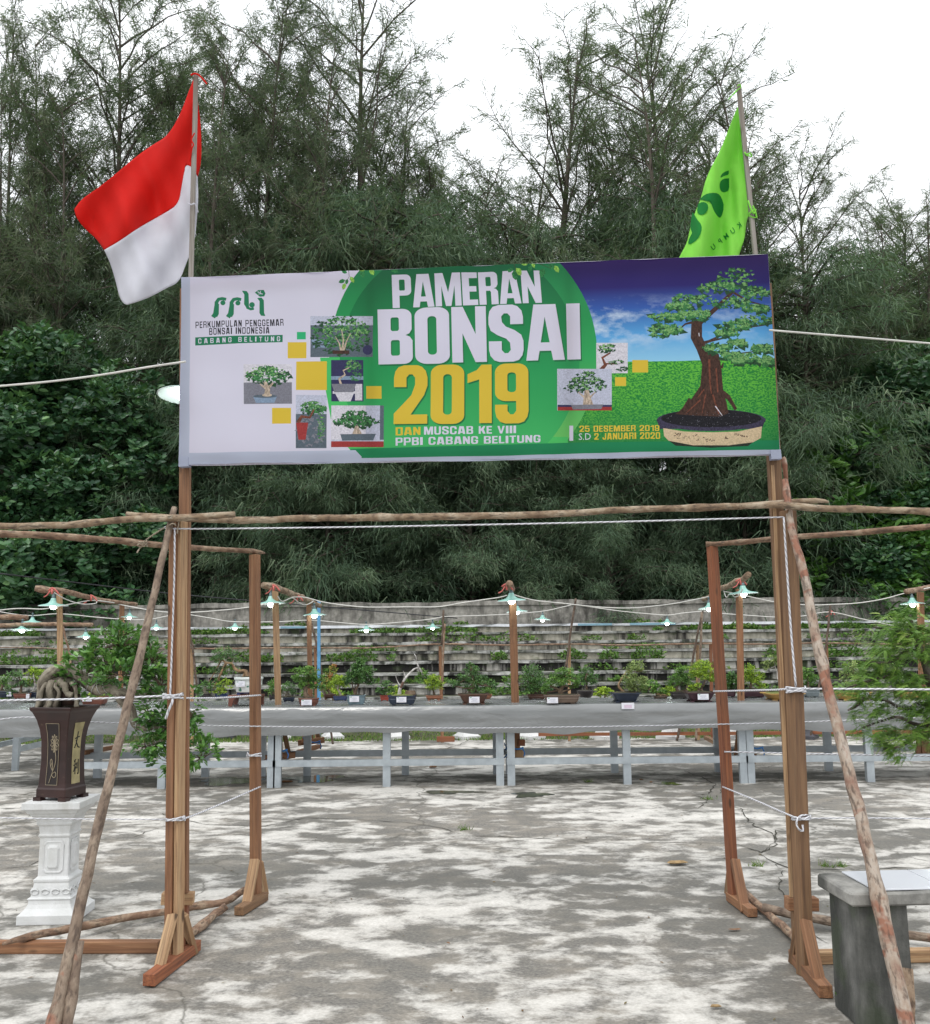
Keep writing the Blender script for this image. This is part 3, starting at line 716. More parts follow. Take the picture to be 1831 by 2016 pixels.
# left rear post
DLR = G(503, 1776).y
post_thing('gate_post', 'left rear wooden post, shorter and reddish, under the end of the lower log', 'rear timber posts of the gate',
           Yp(501.5, 1092, DLR), G(503.5, 1776, 0), .058, .05, M['timber'],
           braces=[(G(484, 1791, .01), Yp(502, 1692, DLR - .045), .058, .028, M['timber_pale'], zrot(R(-10))),
                   (G(522, 1758, .01), Yp(511, 1695, DLR + .03), .05, .028, M['timber_pale'], zrot(R(-50)))],
           foot=(G(470, 1794, .03), G(520, 1764, .03), .06, .05, M['timber_brown'], zrot(R(-40))), side=zrot(R(-22)), seed=21)
# right main post
DR = G(1585, 1921).y
sR = zrot(R(20))
post_thing('gate_post', 'right main wooden post, dark brown, braced at its foot beside the concrete bench', 'main timber posts of the gate',
           Yp(1551, 1006, DR), G(1586, 1921, 0), .058, .066, M['timber_brown'],
           braces=[(G(1617, 1950, .01), Yp(1586, 1812, DR - .045), .062, .028, M['timber'], zrot(R(35))),
                   (G(1563, 1892, .01), Yp(1577, 1806, DR + .045), .06, .028, M['timber_brown'], zrot(R(35)))],
           foot=(G(1626, 1953, .03), G(1565, 1880, .03), .062, .055, M['timber'], zrot(R(40))), side=sR, seed=31)
DTR = DR + .13
tt = Yp(1505, 560, DTR); tb = Yp(1570, 1766, DTR)
T = thing('banner_post', 'tall pale yellowish post behind the right main post carrying the banner, on a cross block', 'post', (tb.x, DTR, 0), 'tall posts that carry the banner')
m = MB(); m.beam(tb, tt, .064, .045, V(1, 0, 0), seed=14); m.build('post', M['timber_brown'], T, bevel=.0025)
m = MB(); m.beam(Yp(1548, 1778, DTR - .01), Yp(1608, 1779, DTR), .062, .06, V(0, 0, 1), seed=15); m.build('block', M['timber'], T, bevel=.003)
m = MB(); m.beam(V(tb.x, DTR + .02, 0), V(tb.x, DTR + .02, tb.z), .05, .05, None, seed=16); m.build('stub', M['timber_brown'], T, bevel=.003)
m = MB(); a = Yp(1520.5, 916, DTR - .026); b = Yp(1558.0, 1766, DTR - .026); m.beam(b, a, .016, .012, V(1, 0, 0), seed=17); m.build('pale_edge', M['timber_pale'], T)
DRR = G(1446, 1778).y
post_thing('gate_post', 'right rear wooden post, deep red brown, under the end of the right lower log', 'rear timber posts of the gate',
           Yp(1402, 1076, DRR), G(1446, 1778, 0), .056, .05, M['timber_red'],
           braces=[(G(1468, 1796, .01), Yp(1447, 1692, DRR - .045), .056, .028, M['timber'], zrot(R(15))),
                   (G(1434, 1757, .01), Yp(1440, 1700, DRR + .035), .05, .028, M['timber_pale'], zrot(R(35)))],
           foot=(G(1482, 1797, .03), G(1438, 1764, .03), .058, .05, M['timber'], zrot(R(40))), side=zrot(R(20)), seed=41)

# ------------------------------------------------------------------ logs and rails
def log(label, pts, rad, mat, seed, group=None, name='log_pole', jit=.10, seg=10, cat='log', knots=3):
    rr = random.Random(seed)
    # subdivide with irregularities
    q, rads = [], []
    n = len(pts)
    if not hasattr(rad, '__len__'): rad = [rad] * n
    m = MB(); m.tube(pts, rad, 3, sub=4)
    P = [Vector(p) for p in pts]; fine, fr = [], []
    for i in range(n - 1):
        a, b, c, d = P[max(i - 1, 0)], P[i], P[i + 1], P[min(i + 2, n - 1)]
        k = max(2, int((c - b).length / .07))
        for j in range(k):
            t = j / k
            fine.append(0.5 * ((2 * b) + (c - a) * t + (2 * a - 5 * b + 4 * c - d) * t * t + (3 * b - a - 3 * c + d) * t ** 3)); fr.append(rad[i] * (1 - t) + rad[i + 1] * t)
    fine.append(P[-1]); fr.append(rad[-1])
    fine = [p + V(rr.gauss(0, 1), rr.gauss(0, 1), rr.gauss(0, 1)) * (.06 * r) for p, r in zip(fine, fr)]
    fr = [r * (1 + rr.uniform(-.06, .06) + (.22 if rr.random() < .07 else 0)) for r in fr]
    m = MB(); m.tube(fine, fr, seg, jit=jit * .5, seed=seed)
    base = (fine[0].x, fine[0].y, 0)
    o = m.build(name, mat, smooth=True, base=base)
    return tag(o, label, cat, group)
GLg = 'rough logs tied across the gate frame'
d1 = DL - .075
log('rough log crossing the left main post at the left, ends just right of it',
    [Yp(-60, 1037, d1), Yp(0, 1036, d1), Yp(132, 1034, d1), Yp(204, 1027, d1), Yp(263, 1021.6, d1), Yp(339, 1020, d1), Yp(400, 1017, d1), Yp(462, 1012, d1)], [.017, .018, .018, .018, .018, .019, .019, .017], M['bark'], 1, GLg)
d2 = DL - .0
log('long pale log spanning the whole gate just below the banner',
    [Yp(248, 1013, DL + .07), Yp(372, 1021, DL + .075), Yp(477, 1024, DL + .06), Yp(602, 1020, DL + .05), Yp(806, 1018, DL), Yp(1063, 1013, DL - .05), Yp(1228, 1004, DR + .08), Yp(1426, 998, DR + .05), Yp(1530, 991, DR + .075), Yp(1607, 985.5, DR + .06), Yp(1631, 989, DR + .06)], [.017, .018, .018, .0195, .0195, .0195, .018, .018, .016, .015, .006], M['bark'], 2, GLg)
log('rough log starting left of the right main post and running off the right edge',
    [Yp(1457, 997, DR - .06), Yp(1524, 994, DR - .06), Yp(1570, 997, DR - .065), Yp(1623, 1001, DR - .065), Yp(1720, 1003, DR - .06), Yp(1831, 1007.5, DR - .06), Yp(1900, 1010, DR - .06)], [.015, .017, .0185, .017, .017, .0175, .018], M['bark'], 3, GLg)
zt = Yp(501, 1090, DLR).z + .017
log('red brown log from the left edge resting on top of the left rear post',
    [G(-70, 1046, zt + .01), G(0, 1051, zt), G(99, 1054.5, zt), G(214, 1063, zt), G(280, 1070, zt), G(362, 1077, zt), G(440, 1082, zt), G(498, 1085, zt), G(521, 1089, zt - .006)], [.02, .02, .0205, .02, .019, .018, .017, .017, .006], M['bark_red'], 4, GLg)
zt = Yp(1402, 1076, DRR).z + .015
log('straight brown log from the right edge resting on top of the right rear post',
    [G(1390, 1071.5, zt), G(1440, 1069, zt), G(1524, 1061, zt), G(1656, 1051, zt), G(1760, 1042.5, zt), G(1831, 1036.4, zt), G(1910, 1030, zt)], [.0175, .017, .0175, .018, .018, .018, .018], M['bark_red'], 5, GLg)
GB = 'rough logs lying on the floor between the post feet'
log('long red brown branch lying on the floor in front of the white pedestal',
    [G(6, 1858, .09), G(60, 1843, .08), G(165, 1823, .06), G(240, 1808, .06), G(330, 1795, .05), G(400, 1781, .05), G(440, 1777, .05), G(482, 1752, .06)], [.008, .021, .022, .021, .02, .022, .022, .02], M['bark_red'], 6, GB)
log('short log on the floor between the feet of the left posts',
    [G(378, 1836, .03), G(400, 1820, .03), G(425, 1798, .035), G(440, 1788, .04), G(446, 1783, .05)], [.024, .023, .023, .023, .02], M['bark_red'], 7, GB)
log('log on the floor between the feet of the two right posts',
    [G(1462, 1752, .06), G(1485, 1775, .04), G(1510, 1797, .03), G(1540, 1823, .03), G(1575, 1856, .03)], [.02, .022, .023, .022, .022], M['bark_red'], 8, GB)
log('greyish log on the floor passing behind the concrete bench',
    [G(1504, 1787, .06), G(1560, 1800, .06), G(1631, 1813, .05), G(1700, 1826, .05), G(1760, 1837, .05), G(1831, 1846, .05), G(1900, 1856, .05)], [.024, .023, .022, .022, .022, .022, .022], M['bark_grey'], 9, GB)
GBm = 'squared beams lying on the floor beside the gate'
m = MB(); m.beam(G(-80, 1864, .03), G(314, 1863, .03), .055, .058, V(0, 1, 0), seed=51)
tag(m.build('ground_beam', M['timber'], base=tuple(G(100, 1875)), bevel=.003), 'squared red brown beam lying on the floor left of the left main post', 'beam', GBm)
m = MB(); m.beam(G(1600, 1884, .03), G(1900, 1879, .03), .055, .058, V(0, 1, 0), seed=52)
tag(m.build('ground_beam', M['timber_pale'], base=tuple(G(1700, 1885)), bevel=.003), 'squared pale beam lying on the floor behind the concrete bench', 'beam', GBm)
# leaning poles
LB = G(88, 2100); zt = 2.6
top = Yp(352, 965, DL + .06)
lp = [(344, 1000), (332, 1045), (286, 1247), (243, 1424), (197, 1615), (164, 1755), (134, 1890), (108, 2010), (88, 2100)]
log('long mottled pole leaning against the left main post from the bottom left corner',
    [lean(x, y, DL + .06, LB.y, top.z) for x, y in lp], [.016, .017, .020, .0215, .0225, .0235, .0245, .026, .026], M['bark_grey'], 61, 'long poles leaning on the gate', 'leaning_pole', cat='pole')
RB = G(1806, 2100); top = Yp(1538, 905, DR + .10)
rp_ = [(1545, 945), (1549, 970), (1558, 1042), (1584, 1135), (1611, 1277), (1647, 1424), (1679, 1549), (1712, 1689), (1757, 1892), (1788, 2015), (1806, 2100)]
log('long scarred grey and orange pole leaning against the right main post over the bench',
    [lean(x, y, DR + .10, RB.y, top.z) for x, y in rp_], [.014, .0165, .019, .0205, .0225, .024, .0255, .027, .029, .030, .030], M['bark_scar'], 62, 'long poles leaning on the gate', 'leaning_pole', cat='pole')
a = G(155, 1856, 0); tb = lean(157, 1853, DL + .12, LB.y + .02, 2.6)
log('short grey brown stake standing beside the foot of the left leaning pole',
    [tb, lean(146, 1925, DL + .12, LB.y + .02, 2.6), lean(132, 2012, DL + .12, LB.y + .02, 2.6), lean(118, 2098, DL + .12, LB.y + .02, 2.6)], [.019, .02, .021, .021], M['bark_grey'], 63, None, 'stake', cat='stake')
c0 = G(1783, 1972); m = MB(); rr = random.Random(4)
q = G(1790, 2035); t0_ = Yp(1781, 1902, q.y)
m.rings([[V(q.x - .02, q.y, 0), V(q.x + .02, q.y, 0), V(q.x + .02, q.y + .03, 0), V(q.x - .02, q.y + .03, 0)],
         [V(q.x - .03, q.y, t0_.z * .5), V(q.x + .03, q.y - .01, t0_.z * .45), V(q.x + .03, q.y + .03, t0_.z * .5), V(q.x - .03, q.y + .03, t0_.z * .5)],
         [V(q.x - .045, q.y, t0_.z), V(q.x + .03, q.y - .01, t0_.z * .97), V(q.x + .035, q.y + .03, t0_.z * .9), V(q.x - .04, q.y + .03, t0_.z)]])
tag(m.build('bark_slab', M['bark_red'], base=(q.x, q.y, 0)), 'splintered dark brown slab of bark behind the foot of the right leaning pole', 'bark')
# broken stick end above the right log
log('short orange brown stick end sticking out right of the banner tab', [Yp(1541, 900, DR + .16), Yp(1545, 915, DR + .16), Yp(1549, 960, DR + .2)], [.013, .012, .010], M['bark_scar'], 64, None, 'stick', cat='stick')

# ------------------------------------------------------------------ ropes
def rope(label, pts, r, mat=None, group='white ropes strung along the gate', name='rope', seg=6, sub=4, cat='rope'):
    m = MB(); m.tube(pts, r, seg, sub=sub); o = m.build(name, mat or M['rope'], smooth=True, base=(pts[0].x, pts[0].y, 0)); return tag(o, label, cat, group)
def loops(c, rx, ry, turns, r0=.005, tail=None, mat=None):
    pts = []
    for i in range(turns * 10 + 1):
        a = i / 10 * 2 * math.pi
        pts.append(c + V(math.cos(a) * rx, math.sin(a) * ry, -.009 * turns / 2 + .009 * i / 10 + .004 * math.sin(a * 1.7)))
    if tail: pts += tail
    return pts
dlf = DL - .04; drf = DR - .045
ropeL = rope('white rope hanging down the face of the left main post',
     [Yp(344, 1039, dlf - .01), Yp(343, 1140, dlf - .005), Yp(339, 1260, dlf - .005), Yp(335, 1368, dlf), Yp(331, 1371, dlf)], .0052)
rope('taut white rope from the left edge to the left main post at waist height', [Yp(-40, 1380, dlf + .0), Yp(0, 1379, dlf), Yp(120, 1377, dlf), Yp(230, 1374, dlf), Yp(334, 1369.5, dlf)], .0052)
rope('white knotted rope from the left main post to the left rear post at waist height', loops(Yp(341, 1371, dlf + .03), .05, .052, 3) + [Yp(352, 1373, dlf), Yp(400, 1374.5, dlf + .3), Yp(450, 1373, dlf + .7), Yp(513, 1368.5, DLR - .03)], .0052, sub=2)
rope('hanging rope end below the knot on the left main post', [Yp(341, 1372, dlf - .012), Yp(338, 1385, dlf - .02), Yp(332, 1398, dlf - .015), Yp(326.5, 1415, dlf - .005)], .0075)
rope('high white rope stretched between the tops of the two main posts', [Yp(336, 1034, dlf), Yp(345, 1041, dlf), Yp(602, 1039, (DL * .8 + DR * .2)), Yp(905, 1034, (DL + DR) / 2), Yp(1228, 1027, DR), Yp(1543, 1018, drf)], .0042)
rope('white rope hanging down the face of the right main post', [Yp(1543, 1018, drf), Yp(1550, 1130, drf), Yp(1558, 1250, drf), Yp(1567, 1352, drf)], .0052)
rope('white knotted rope from the right rear post to the right main post at waist height', [Yp(1405, 1361, DRR - .03), Yp(1470, 1359.5, DR + .7), Yp(1530, 1358, DR + .1), Yp(1560, 1356, drf)] + loops(Yp(1567, 1358, drf + .03), .045, .05, 3), .0052, sub=2)
rope('taut white rope from the right main post to the right edge at waist height', [Yp(1566, 1356, drf), Yp(1700, 1356.5, drf), Yp(1831, 1357.5, drf), Yp(1890, 1358, drf)], .0050)
rope('white rope sloping from the left main post low up to the left rear post', loops(Yp(346, 1612, dlf + .035), .046, .05, 2) + [Yp(360, 1612, dlf), Yp(400, 1598, dlf + .3), Yp(512, 1549, DLR - .04)], .0048, sub=2)
rope('thin low white rope from the left main post passing in front of the pedestal', [Yp(-40, 1609, dlf), Yp(0, 1610, dlf), Yp(160, 1612.5, dlf), Yp(332, 1613, dlf)], .0032)
rope('white rope sloping from the right rear post down to the right main post low', [Yp(1423, 1549, DRR - .04), Yp(1500, 1581, DR + .6), Yp(1562, 1608, drf)] + loops(Yp(1577, 1610, drf + .035), .042, .05, 2, tail=[Yp(1576, 1606, drf - .01), Yp(1568, 1618, drf - .02), Yp(1572, 1632, drf - .02), Yp(1581, 1636, drf - .01), Yp(1580, 1624, drf - .01)]), .0048, sub=2)
rope('thin low white rope from the right main post to the right edge', [Yp(1580, 1611, drf), Yp(1700, 1610.5, drf), Yp(1890, 1612, drf)], .0032)
rm = [(0, 1416), (61, 1412), (174, 1421), (329, 1426.5), (502, 1430), (739, 1432), (915, 1433.5), (1095, 1431.6), (1260, 1429), (1416, 1426), (1560, 1422), (1700, 1417), (1831, 1412)]
def dm(x):
    return DLR + (DRR - DLR) * (x - 502) / 914 if x > 0 else DLR
rope('long thin rope strung across between the rear posts in front of the grey cloth', [Yp(x, y, dm(x) - .04) for x, y in rm], .0038)
rope('short white rope loop tied round the left rear post', loops(Yp(500, 1487, DLR), .045, .042, 2, tail=[Yp(492, 1488, DLR - .04), Yp(487, 1482, DLR - .04), Yp(486, 1490, DLR - .03)]), .005, sub=2)
rope('low white rope from the right rear post in front of the table rails', [Yp(1426, 1480, DRR - .04), Yp(1600, 1484, DRR - .1), Yp(1750, 1487, DRR - .2), Yp(1890, 1490, DRR - .3)], .0048)
rope('tan cord knotted over the red brown log left of the left main post', [Yp(346, 1035, dlf - .04), Yp(338, 1031, dlf - .04), Yp(300, 1054, dlf + .12), G(283, 1068, 2.16)] + loops(G(281, 1071, 2.155), .024, .028, 3) + [G(275, 1080, 2.13), G(270, 1088, 2.1)], .004, M['rope_tan'], sub=2)
rope('tan cord lashing the left log to the left main post', loops(Yp(342, 1022, DL - .03), .028, .065, 3, tail=[Yp(349, 1050, DL - .07)]), .004, M['rope_tan'], sub=2)
rope('thick white cable from the left edge to the banner', [Yp(-40, 763, 5.3), Yp(0, 760, 5.3), Yp(100, 751, 5.2), Yp(200, 738, 5.1), Yp(290, 723, 5.0), Yp(365, 712, 4.85)], .0058, M['cable'], 'thick white cables reaching the banner', 'cable', cat='cable')
rope('thick white cable from the banner to the right edge', [Yp(1515, 650, 4.62), Yp(1600, 657, 4.7), Yp(1700, 665, 4.8), Yp(1831, 676, 4.9), Yp(1900, 681, 5)], .005, M['cable'], 'thick white cables reaching the banner', 'cable', cat='cable')
rope('thin black wire crossing the dark trees at left above the terrace wall', [Yp(-10, 1063 + 65, 15), Yp(150, 1147, 17), Yp(330, 1168, 19), Yp(500, 1183, 20), Yp(760, 1205, 21), Yp(900, 1217, 22)], .012, M['cable_dark'], 'thin dark wires', 'wire', cat='wire')

# ------------------------------------------------------------------ banner
PTL, PTR, PBR, PBL = Yp(358, 547, DT - .085), Yp(1512, 500, DTR - .085), Yp(1536, 893, DTR - .085), Yp(352, 914, DT - .085)
bn = (PTR - PTL).cross(PBL - PTL).normalized()
if bn.y > 0: bn = -bn
def onban(px, py, off=0.0):
    r = ray(px, py); t_ = (PTL - EYEV).dot(bn) / r.dot(bn); return EYEV + r * t_ + bn * off
polys = []; LM = []      # printed layers, bottom to top: (list of polygons), material
def layer(mat, polylist): LM.append(mat); k = len(LM) - 1; [polys.append((p, k)) for p in polylist if len(p) >= 3]
def circ(cx, cy, rx, ry=None, n=48, a0=0, a1=360):
    ry = ry or rx; return [(cx + rx * math.cos(R(a0 + (a1 - a0) * i / n)), cy + ry * math.sin(R(a0 + (a1 - a0) * i / n))) for i in range(n + (0 if a1 - a0 == 360 else 1))]
def rect(x0, y0, x1, y1): return [(x0, y0), (x1, y0), (x1, y1), (x0, y1)]
TOP = lambda x: 547 - 47 * (x - 358) / 1154; BOT = lambda x: 914 - 21 * (x - 352) / 1184
def cliptop(p): return [(x, min(max(y, TOP(x)), BOT(x))) for x, y in p]
def pr(name, c, var=.06):
    t = NT('print_' + name)
    kk = (.78, 1.22) if name[:3] == 'pic' or name == 'pot_cream' else (.45, 1.55)
    if name.split('_')[0] in ('leaf', 'wood', 'pic', 'sprig', 'pot'): c = t.mix(t.ramp(t.noise(t.coord('World', (1, 1, .45) if name[:4] == 'wood' else (1, 1, 1)), 120, 6, .75), [(.36, BL), (.64, WH)]), tuple(x * kk[0] for x in c[:3]) + (1,), tuple(min(.8, x * kk[1]) for x in c[:3]) + (1,))
    t.col(c); t.rough(.55); t.b.inputs['Specular IOR Level'].default_value = .25
    t.translucent(.40, c); return t.m
P_white = pr('white', (.64, .62, .74, 1)); P_border_shade = pr('border', (.46, .50, .62, 1))
def grad(name, stops, noise_amt=0, ns=6, axis='z', z0=0, z1=1, ncol=None, nth=(.5, .6)):
    t = NT('print_' + name); geo = t.n('ShaderNodeNewGeometry'); s = t.n('ShaderNodeSeparateXYZ'); t.l(geo.outputs['Position'], s.inputs[0])
    mr = t.n('ShaderNodeMapRange'); t.l(s.outputs['XYZ'.index(axis.upper())], mr.inputs[0]); mr.inputs[1].default_value = z0; mr.inputs[2].default_value = z1
    c = t.ramp(mr.outputs[0], stops)
    if ncol:
        nn = t.noise(t.coord('World', noise_amt), ns, 6, .6); c = t.mix(t.ramp(nn, [(nth[0], BL), (nth[1], WH)]), c, ncol)
    t.col(c); t.rough(.55); t.b.inputs['Specular IOR Level'].default_value = .25; t.translucent(.40, c); return t, c
zT, zB = PTR.z, PBL.z
zz = lambda y: onban(1300, y).z
green = grad('green', [(0, (.055, .44, .12, 1)), (.45, (.02, .30, .09, 1)), (1, (.008, .115, .045, 1))], z0=zB, z1=zT)[0].m
green_ring = grad('green_ring', [(0, (.16, .52, .12, 1)), (.5, (.03, .36, .10, 1)), (1, (.015, .20, .07, 1))], z0=zB, z1=zT)[0].m
lime = grad('lime', [(0, (.07, .50, .12, 1)), (1, (.05, .46, .14, 1))], z0=zB, z1=zT)[0].m
skyT, skc = grad('sky', [(0, (.28, .58, .80, 1)), (.25, (.10, .36, .70, 1)), (.52, (.035, .10, .38, 1)), (.72, (.022, .015, .14, 1)), (1, (.03, .012, .10, 1))], z0=zz(712), z1=zz(505))
nn = skyT.noise(skyT.coord('World', (1.6, 1, 3.2)), 3.6, 8, .62)
geo = skyT.n('ShaderNodeNewGeometry'); s = skyT.n('ShaderNodeSeparateXYZ'); skyT.l(geo.outputs['Position'], s.inputs[0])
mr = skyT.n('ShaderNodeMapRange'); skyT.l(s.outputs[2], mr.inputs[0]); mr.inputs[1].default_value = zz(700); mr.inputs[2].default_value = zz(575)
band = skyT.ramp(mr.outputs[0], [(0, BL), (.35, WH), (.65, WH), (1, BL)])
cm = skyT.math('MULTIPLY', skyT.ramp(nn, [(.46, BL), (.62, WH)]), band)
mrx = skyT.n('ShaderNodeMapRange'); skyT.l(s.outputs[0], mrx.inputs[0]); mrx.inputs[1].default_value = onban(1120, 620).x; mrx.inputs[2].default_value = onban(1400, 620).x
cm = skyT.math('MULTIPLY', cm, skyT.ramp(mrx.outputs[0], [(0, WH), (.75, (.5, .5, .5, 1)), (1, (.35, .35, .35, 1))]))
c = skyT.mix(cm, skc, (.62, .72, .84, 1)); skyT.col(c)
for n_ in skyT.t.nodes:
    if n_.bl_idname == 'ShaderNodeBsdfTranslucent': skyT.l(c, n_.inputs['Color'])
P_sky = skyT.m
P_grass = grad('grass', [(0, (.02, .20, .06, 1)), (.5, (.10, .42, .05, 1)), (1, (.14, .50, .05, 1))], (1.0, 1, 1.6), 95, z0=zz(885), z1=zz(712), ncol=(.012, .20, .04, 1), nth=(.44, .56))[0].m
P_yel = pr('yellow', (.66, .47, .045, 1)); P_blk = pr('black', (.03, .03, .04, 1)); P_gr = pr('logo_green', (.015, .18, .085, 1))
P_shade = pr('letter_edge', (.012, .16, .055, 1)); P_sq = pr('square_green', (.03, .42, .17, 1))
layer(P_white, [[(340, 530), (1560, 480), (1560, 930), (340, 940)]])
# landscape at right
def xr(y): return 912 + math.sqrt(max(0, 264 ** 2 - (y - 700) ** 2))
ys = [480, 530, 560, 600, 650, 700, 712]
layer(P_sky, [[(xr(y) - 6, y) for y in ys if y >= 500] + [(1560, 712), (1560, 480), (1090, 490)]])
layer(P_grass, [[(1140, 716), (1200, 712), (1330, 711), (1440, 708), (1560, 712), (1560, 930), (1085, 930)]])
layer(green_ring, [circ(912, 700, 264, n=90)]); layer(lime, [[(630, 704), (712, 704), (760, 800), (760, 880), (700, 897), (686, 882), (651, 824)], [(700, 860), (1118, 860), (1118, 896), (1105, 960), (680, 960), (690, 880)]])
layer(green, [circ(905, 712, 236, n=90), [(745, 560), (1060, 560), (1090, 760), (1070, 905), (760, 908)]])
layer(pr('green_foot', (.012, .22, .085, 1)), [[(690, 884), (1110, 872), (1108, 960), (706, 960)], [(1105, 872), (1560, 866), (1560, 960), (1105, 960)]])
layer(P_yel, [rect(566, 673, 603, 705), rect(583, 711.4, 643.6, 768), rect(535.5, 803, 573, 834), rect(721, 760, 751, 784.5), rect(1245, 708.6, 1276, 733), rect(1211, 742.6, 1232.6, 760)])
layer(P_sq, [rect(584, 653, 601.6, 667.5)])
# printed pictures (generic little photographs of potted trees)
prr = random.Random(12)
def blobs(cx, cy, rx, ry, n, sz, r_=prr):
    out = []
    for _ in range(n):
        a = r_.uniform(0, 6.28); q = math.sqrt(r_.random()); x = cx + math.cos(a) * q * rx; y = cy + math.sin(a) * q * ry
        s_ = sz * r_.uniform(.7, 1.7); an = r_.uniform(0, 6.28)
        out.append([(x + math.cos(an + k * 2.094) * s_ * r_.uniform(.6, 1.1), y + math.sin(an + k * 2.094) * s_ * .7 * r_.uniform(.6, 1.1)) for k in range(3)])
    return out
def stroke(pts, w0, w1=None):
    w1 = w0 if w1 is None else w1; L_, R_ = [], []
    for i, (x, y) in enumerate(pts):
        a = pts[max(i - 1, 0)]; b = pts[min(i + 1, len(pts) - 1)]; dx, dy = b[0] - a[0], b[1] - a[1]; l = math.hypot(dx, dy) or 1
        w = (w0 + (w1 - w0) * i / (len(pts) - 1)) / 2; L_.append((x - dy / l * w, y + dx / l * w)); R_.append((x + dy / l * w, y - dx / l * w))
    return [[L_[i], L_[i + 1], R_[i + 1], R_[i]] for i in range(len(pts) - 1)]
gd, gm, gl = pr('leaf_dark', (.02, .07, .03, 1)), pr('leaf_mid', (.05, .19, .06, 1)), pr('leaf_light', (.17, .36, .12, 1))
wood_l, wood_d, wood_r = pr('wood_pale', (.45, .36, .28, 1)), pr('wood_dark', (.06, .03, .022, 1)), pr('wood_red', (.17, .055, .033, 1))
lil, gry, navy = pr('pic_lilac', (.48, .50, .62, 1)), pr('pic_grey', (.20, .20, .24, 1)), pr('pic_navy', (.035, .035, .10, 1))
pale = pr('pic_pale', (.62, .60, .68, 1)); redp = pr('pic_red', (.32, .04, .04, 1)); slate = pr('pic_slate', (.10, .13, .16, 1)); bluepot = pr('pic_blue', (.22, .30, .42, 1))
# picture: green garden
layer(slate, [rect(611, 622, 734, 703)]); layer(lil, [rect(611, 622, 734, 640)]); layer(bluepot, [rect(613, 668, 650, 676), rect(616, 680, 645, 684)])
layer(gd, blobs(672, 660, 60, 40, 150, 5)); layer(gm, blobs(672, 655, 58, 32, 150, 4)); layer(gl, blobs(680, 648, 45, 24, 110, 2.6))
layer(wood_l, stroke([(672, 692), (668, 676), (660, 662)], 4, 1) + stroke([(676, 692), (682, 672), (690, 655)], 4, 1) + stroke([(674, 690), (676, 668), (672, 648)], 4, 1)); layer(wood_d, [rect(655, 690, 688, 697)]); layer(navy, [circ(724, 689, 10, n=14)])
# picture: round crown tree in grey yard
layer(pale, [rect(479.5, 717, 575, 795)]); layer(gry, [rect(479.5, 753, 575, 795)])
layer(gd, blobs(527, 742, 46, 17, 90, 5) + blobs(527, 730, 26, 9, 30, 4)); layer(gm, blobs(526, 738, 42, 14, 100, 3.6) + blobs(527, 726, 22, 7, 30, 3)); layer(gl, blobs(524, 733, 38, 11, 60, 2.4))
layer(wood_l, stroke([(526, 782), (527, 766), (522, 752)], 13, 6) + stroke([(527, 766), (538, 754)], 6, 3) + stroke([(525, 766), (512, 756)], 5, 2)); layer(bluepot, [[(498, 780), (546, 780), (540, 793), (504, 793)]]); layer(slate, [circ(522, 780, 24, 3.4, n=18)]); layer(wood_l, [circ(526, 778, 10, 3, n=12)])
# picture: dark background, white pillars
layer(navy, [rect(652, 709, 715.5, 790)]); layer(bluepot, [rect(652, 741, 715.5, 748)]); layer(pale, [[(659, 773), (697, 773), (690, 790), (668, 790)], rect(699, 756, 713, 788), rect(655, 770, 700, 775)])
layer(gm, blobs(695, 722, 15, 12, 50, 3) + blobs(700, 742, 12, 9, 30, 3)); layer(gl, blobs(694, 718, 13, 8, 30, 2)); layer(wood_l, stroke([(672, 758), (668, 746), (680, 738), (676, 730), (688, 724)], 5, 2)); layer(gry, [[(653, 756), (701, 756), (696, 772), (658, 772)]])
# picture: red vase with cascading tree
layer(lil, [rect(582.5, 777.5, 643, 882.5)]); layer(slate, [rect(582.5, 815, 643, 882.5)]); layer(gry, blobs(613, 850, 29, 30, 60, 4))
layer(gd, blobs(615, 805, 26, 13, 60, 4.4)); layer(gm, blobs(616, 802, 25, 11, 70, 3.2) + blobs(633, 840, 8, 32, 40, 2.8)); layer(gl, blobs(616, 798, 23, 8, 50, 2) + blobs(633, 836, 7, 26, 24, 2)); layer(wood_r, stroke([(587, 832), (594, 820), (610, 822), (618, 806)], 8, 3)); layer(redp, [[(583, 832), (607, 832), (602, 866), (588, 866)]])
# picture: wide tree on red bench
layer(lil, [rect(652, 798, 755.6, 880.6)]); layer(pale, [rect(652, 798, 720, 866)]); layer(slate, [rect(748, 798, 755.6, 866)]); layer(redp, [rect(652, 869, 755.6, 880.6)])
layer(gd, blobs(702, 832, 46, 12, 90, 4.8) + blobs(700, 820, 26, 12, 60, 4.4)); layer(gm, blobs(702, 829, 46, 9, 90, 3.4) + blobs(698, 816, 24, 9, 50, 3)); layer(wood_l, stroke([(703, 856), (702, 838)], 20, 5)); layer(slate, [[(670, 855), (740, 854), (735, 867), (674, 868)]])
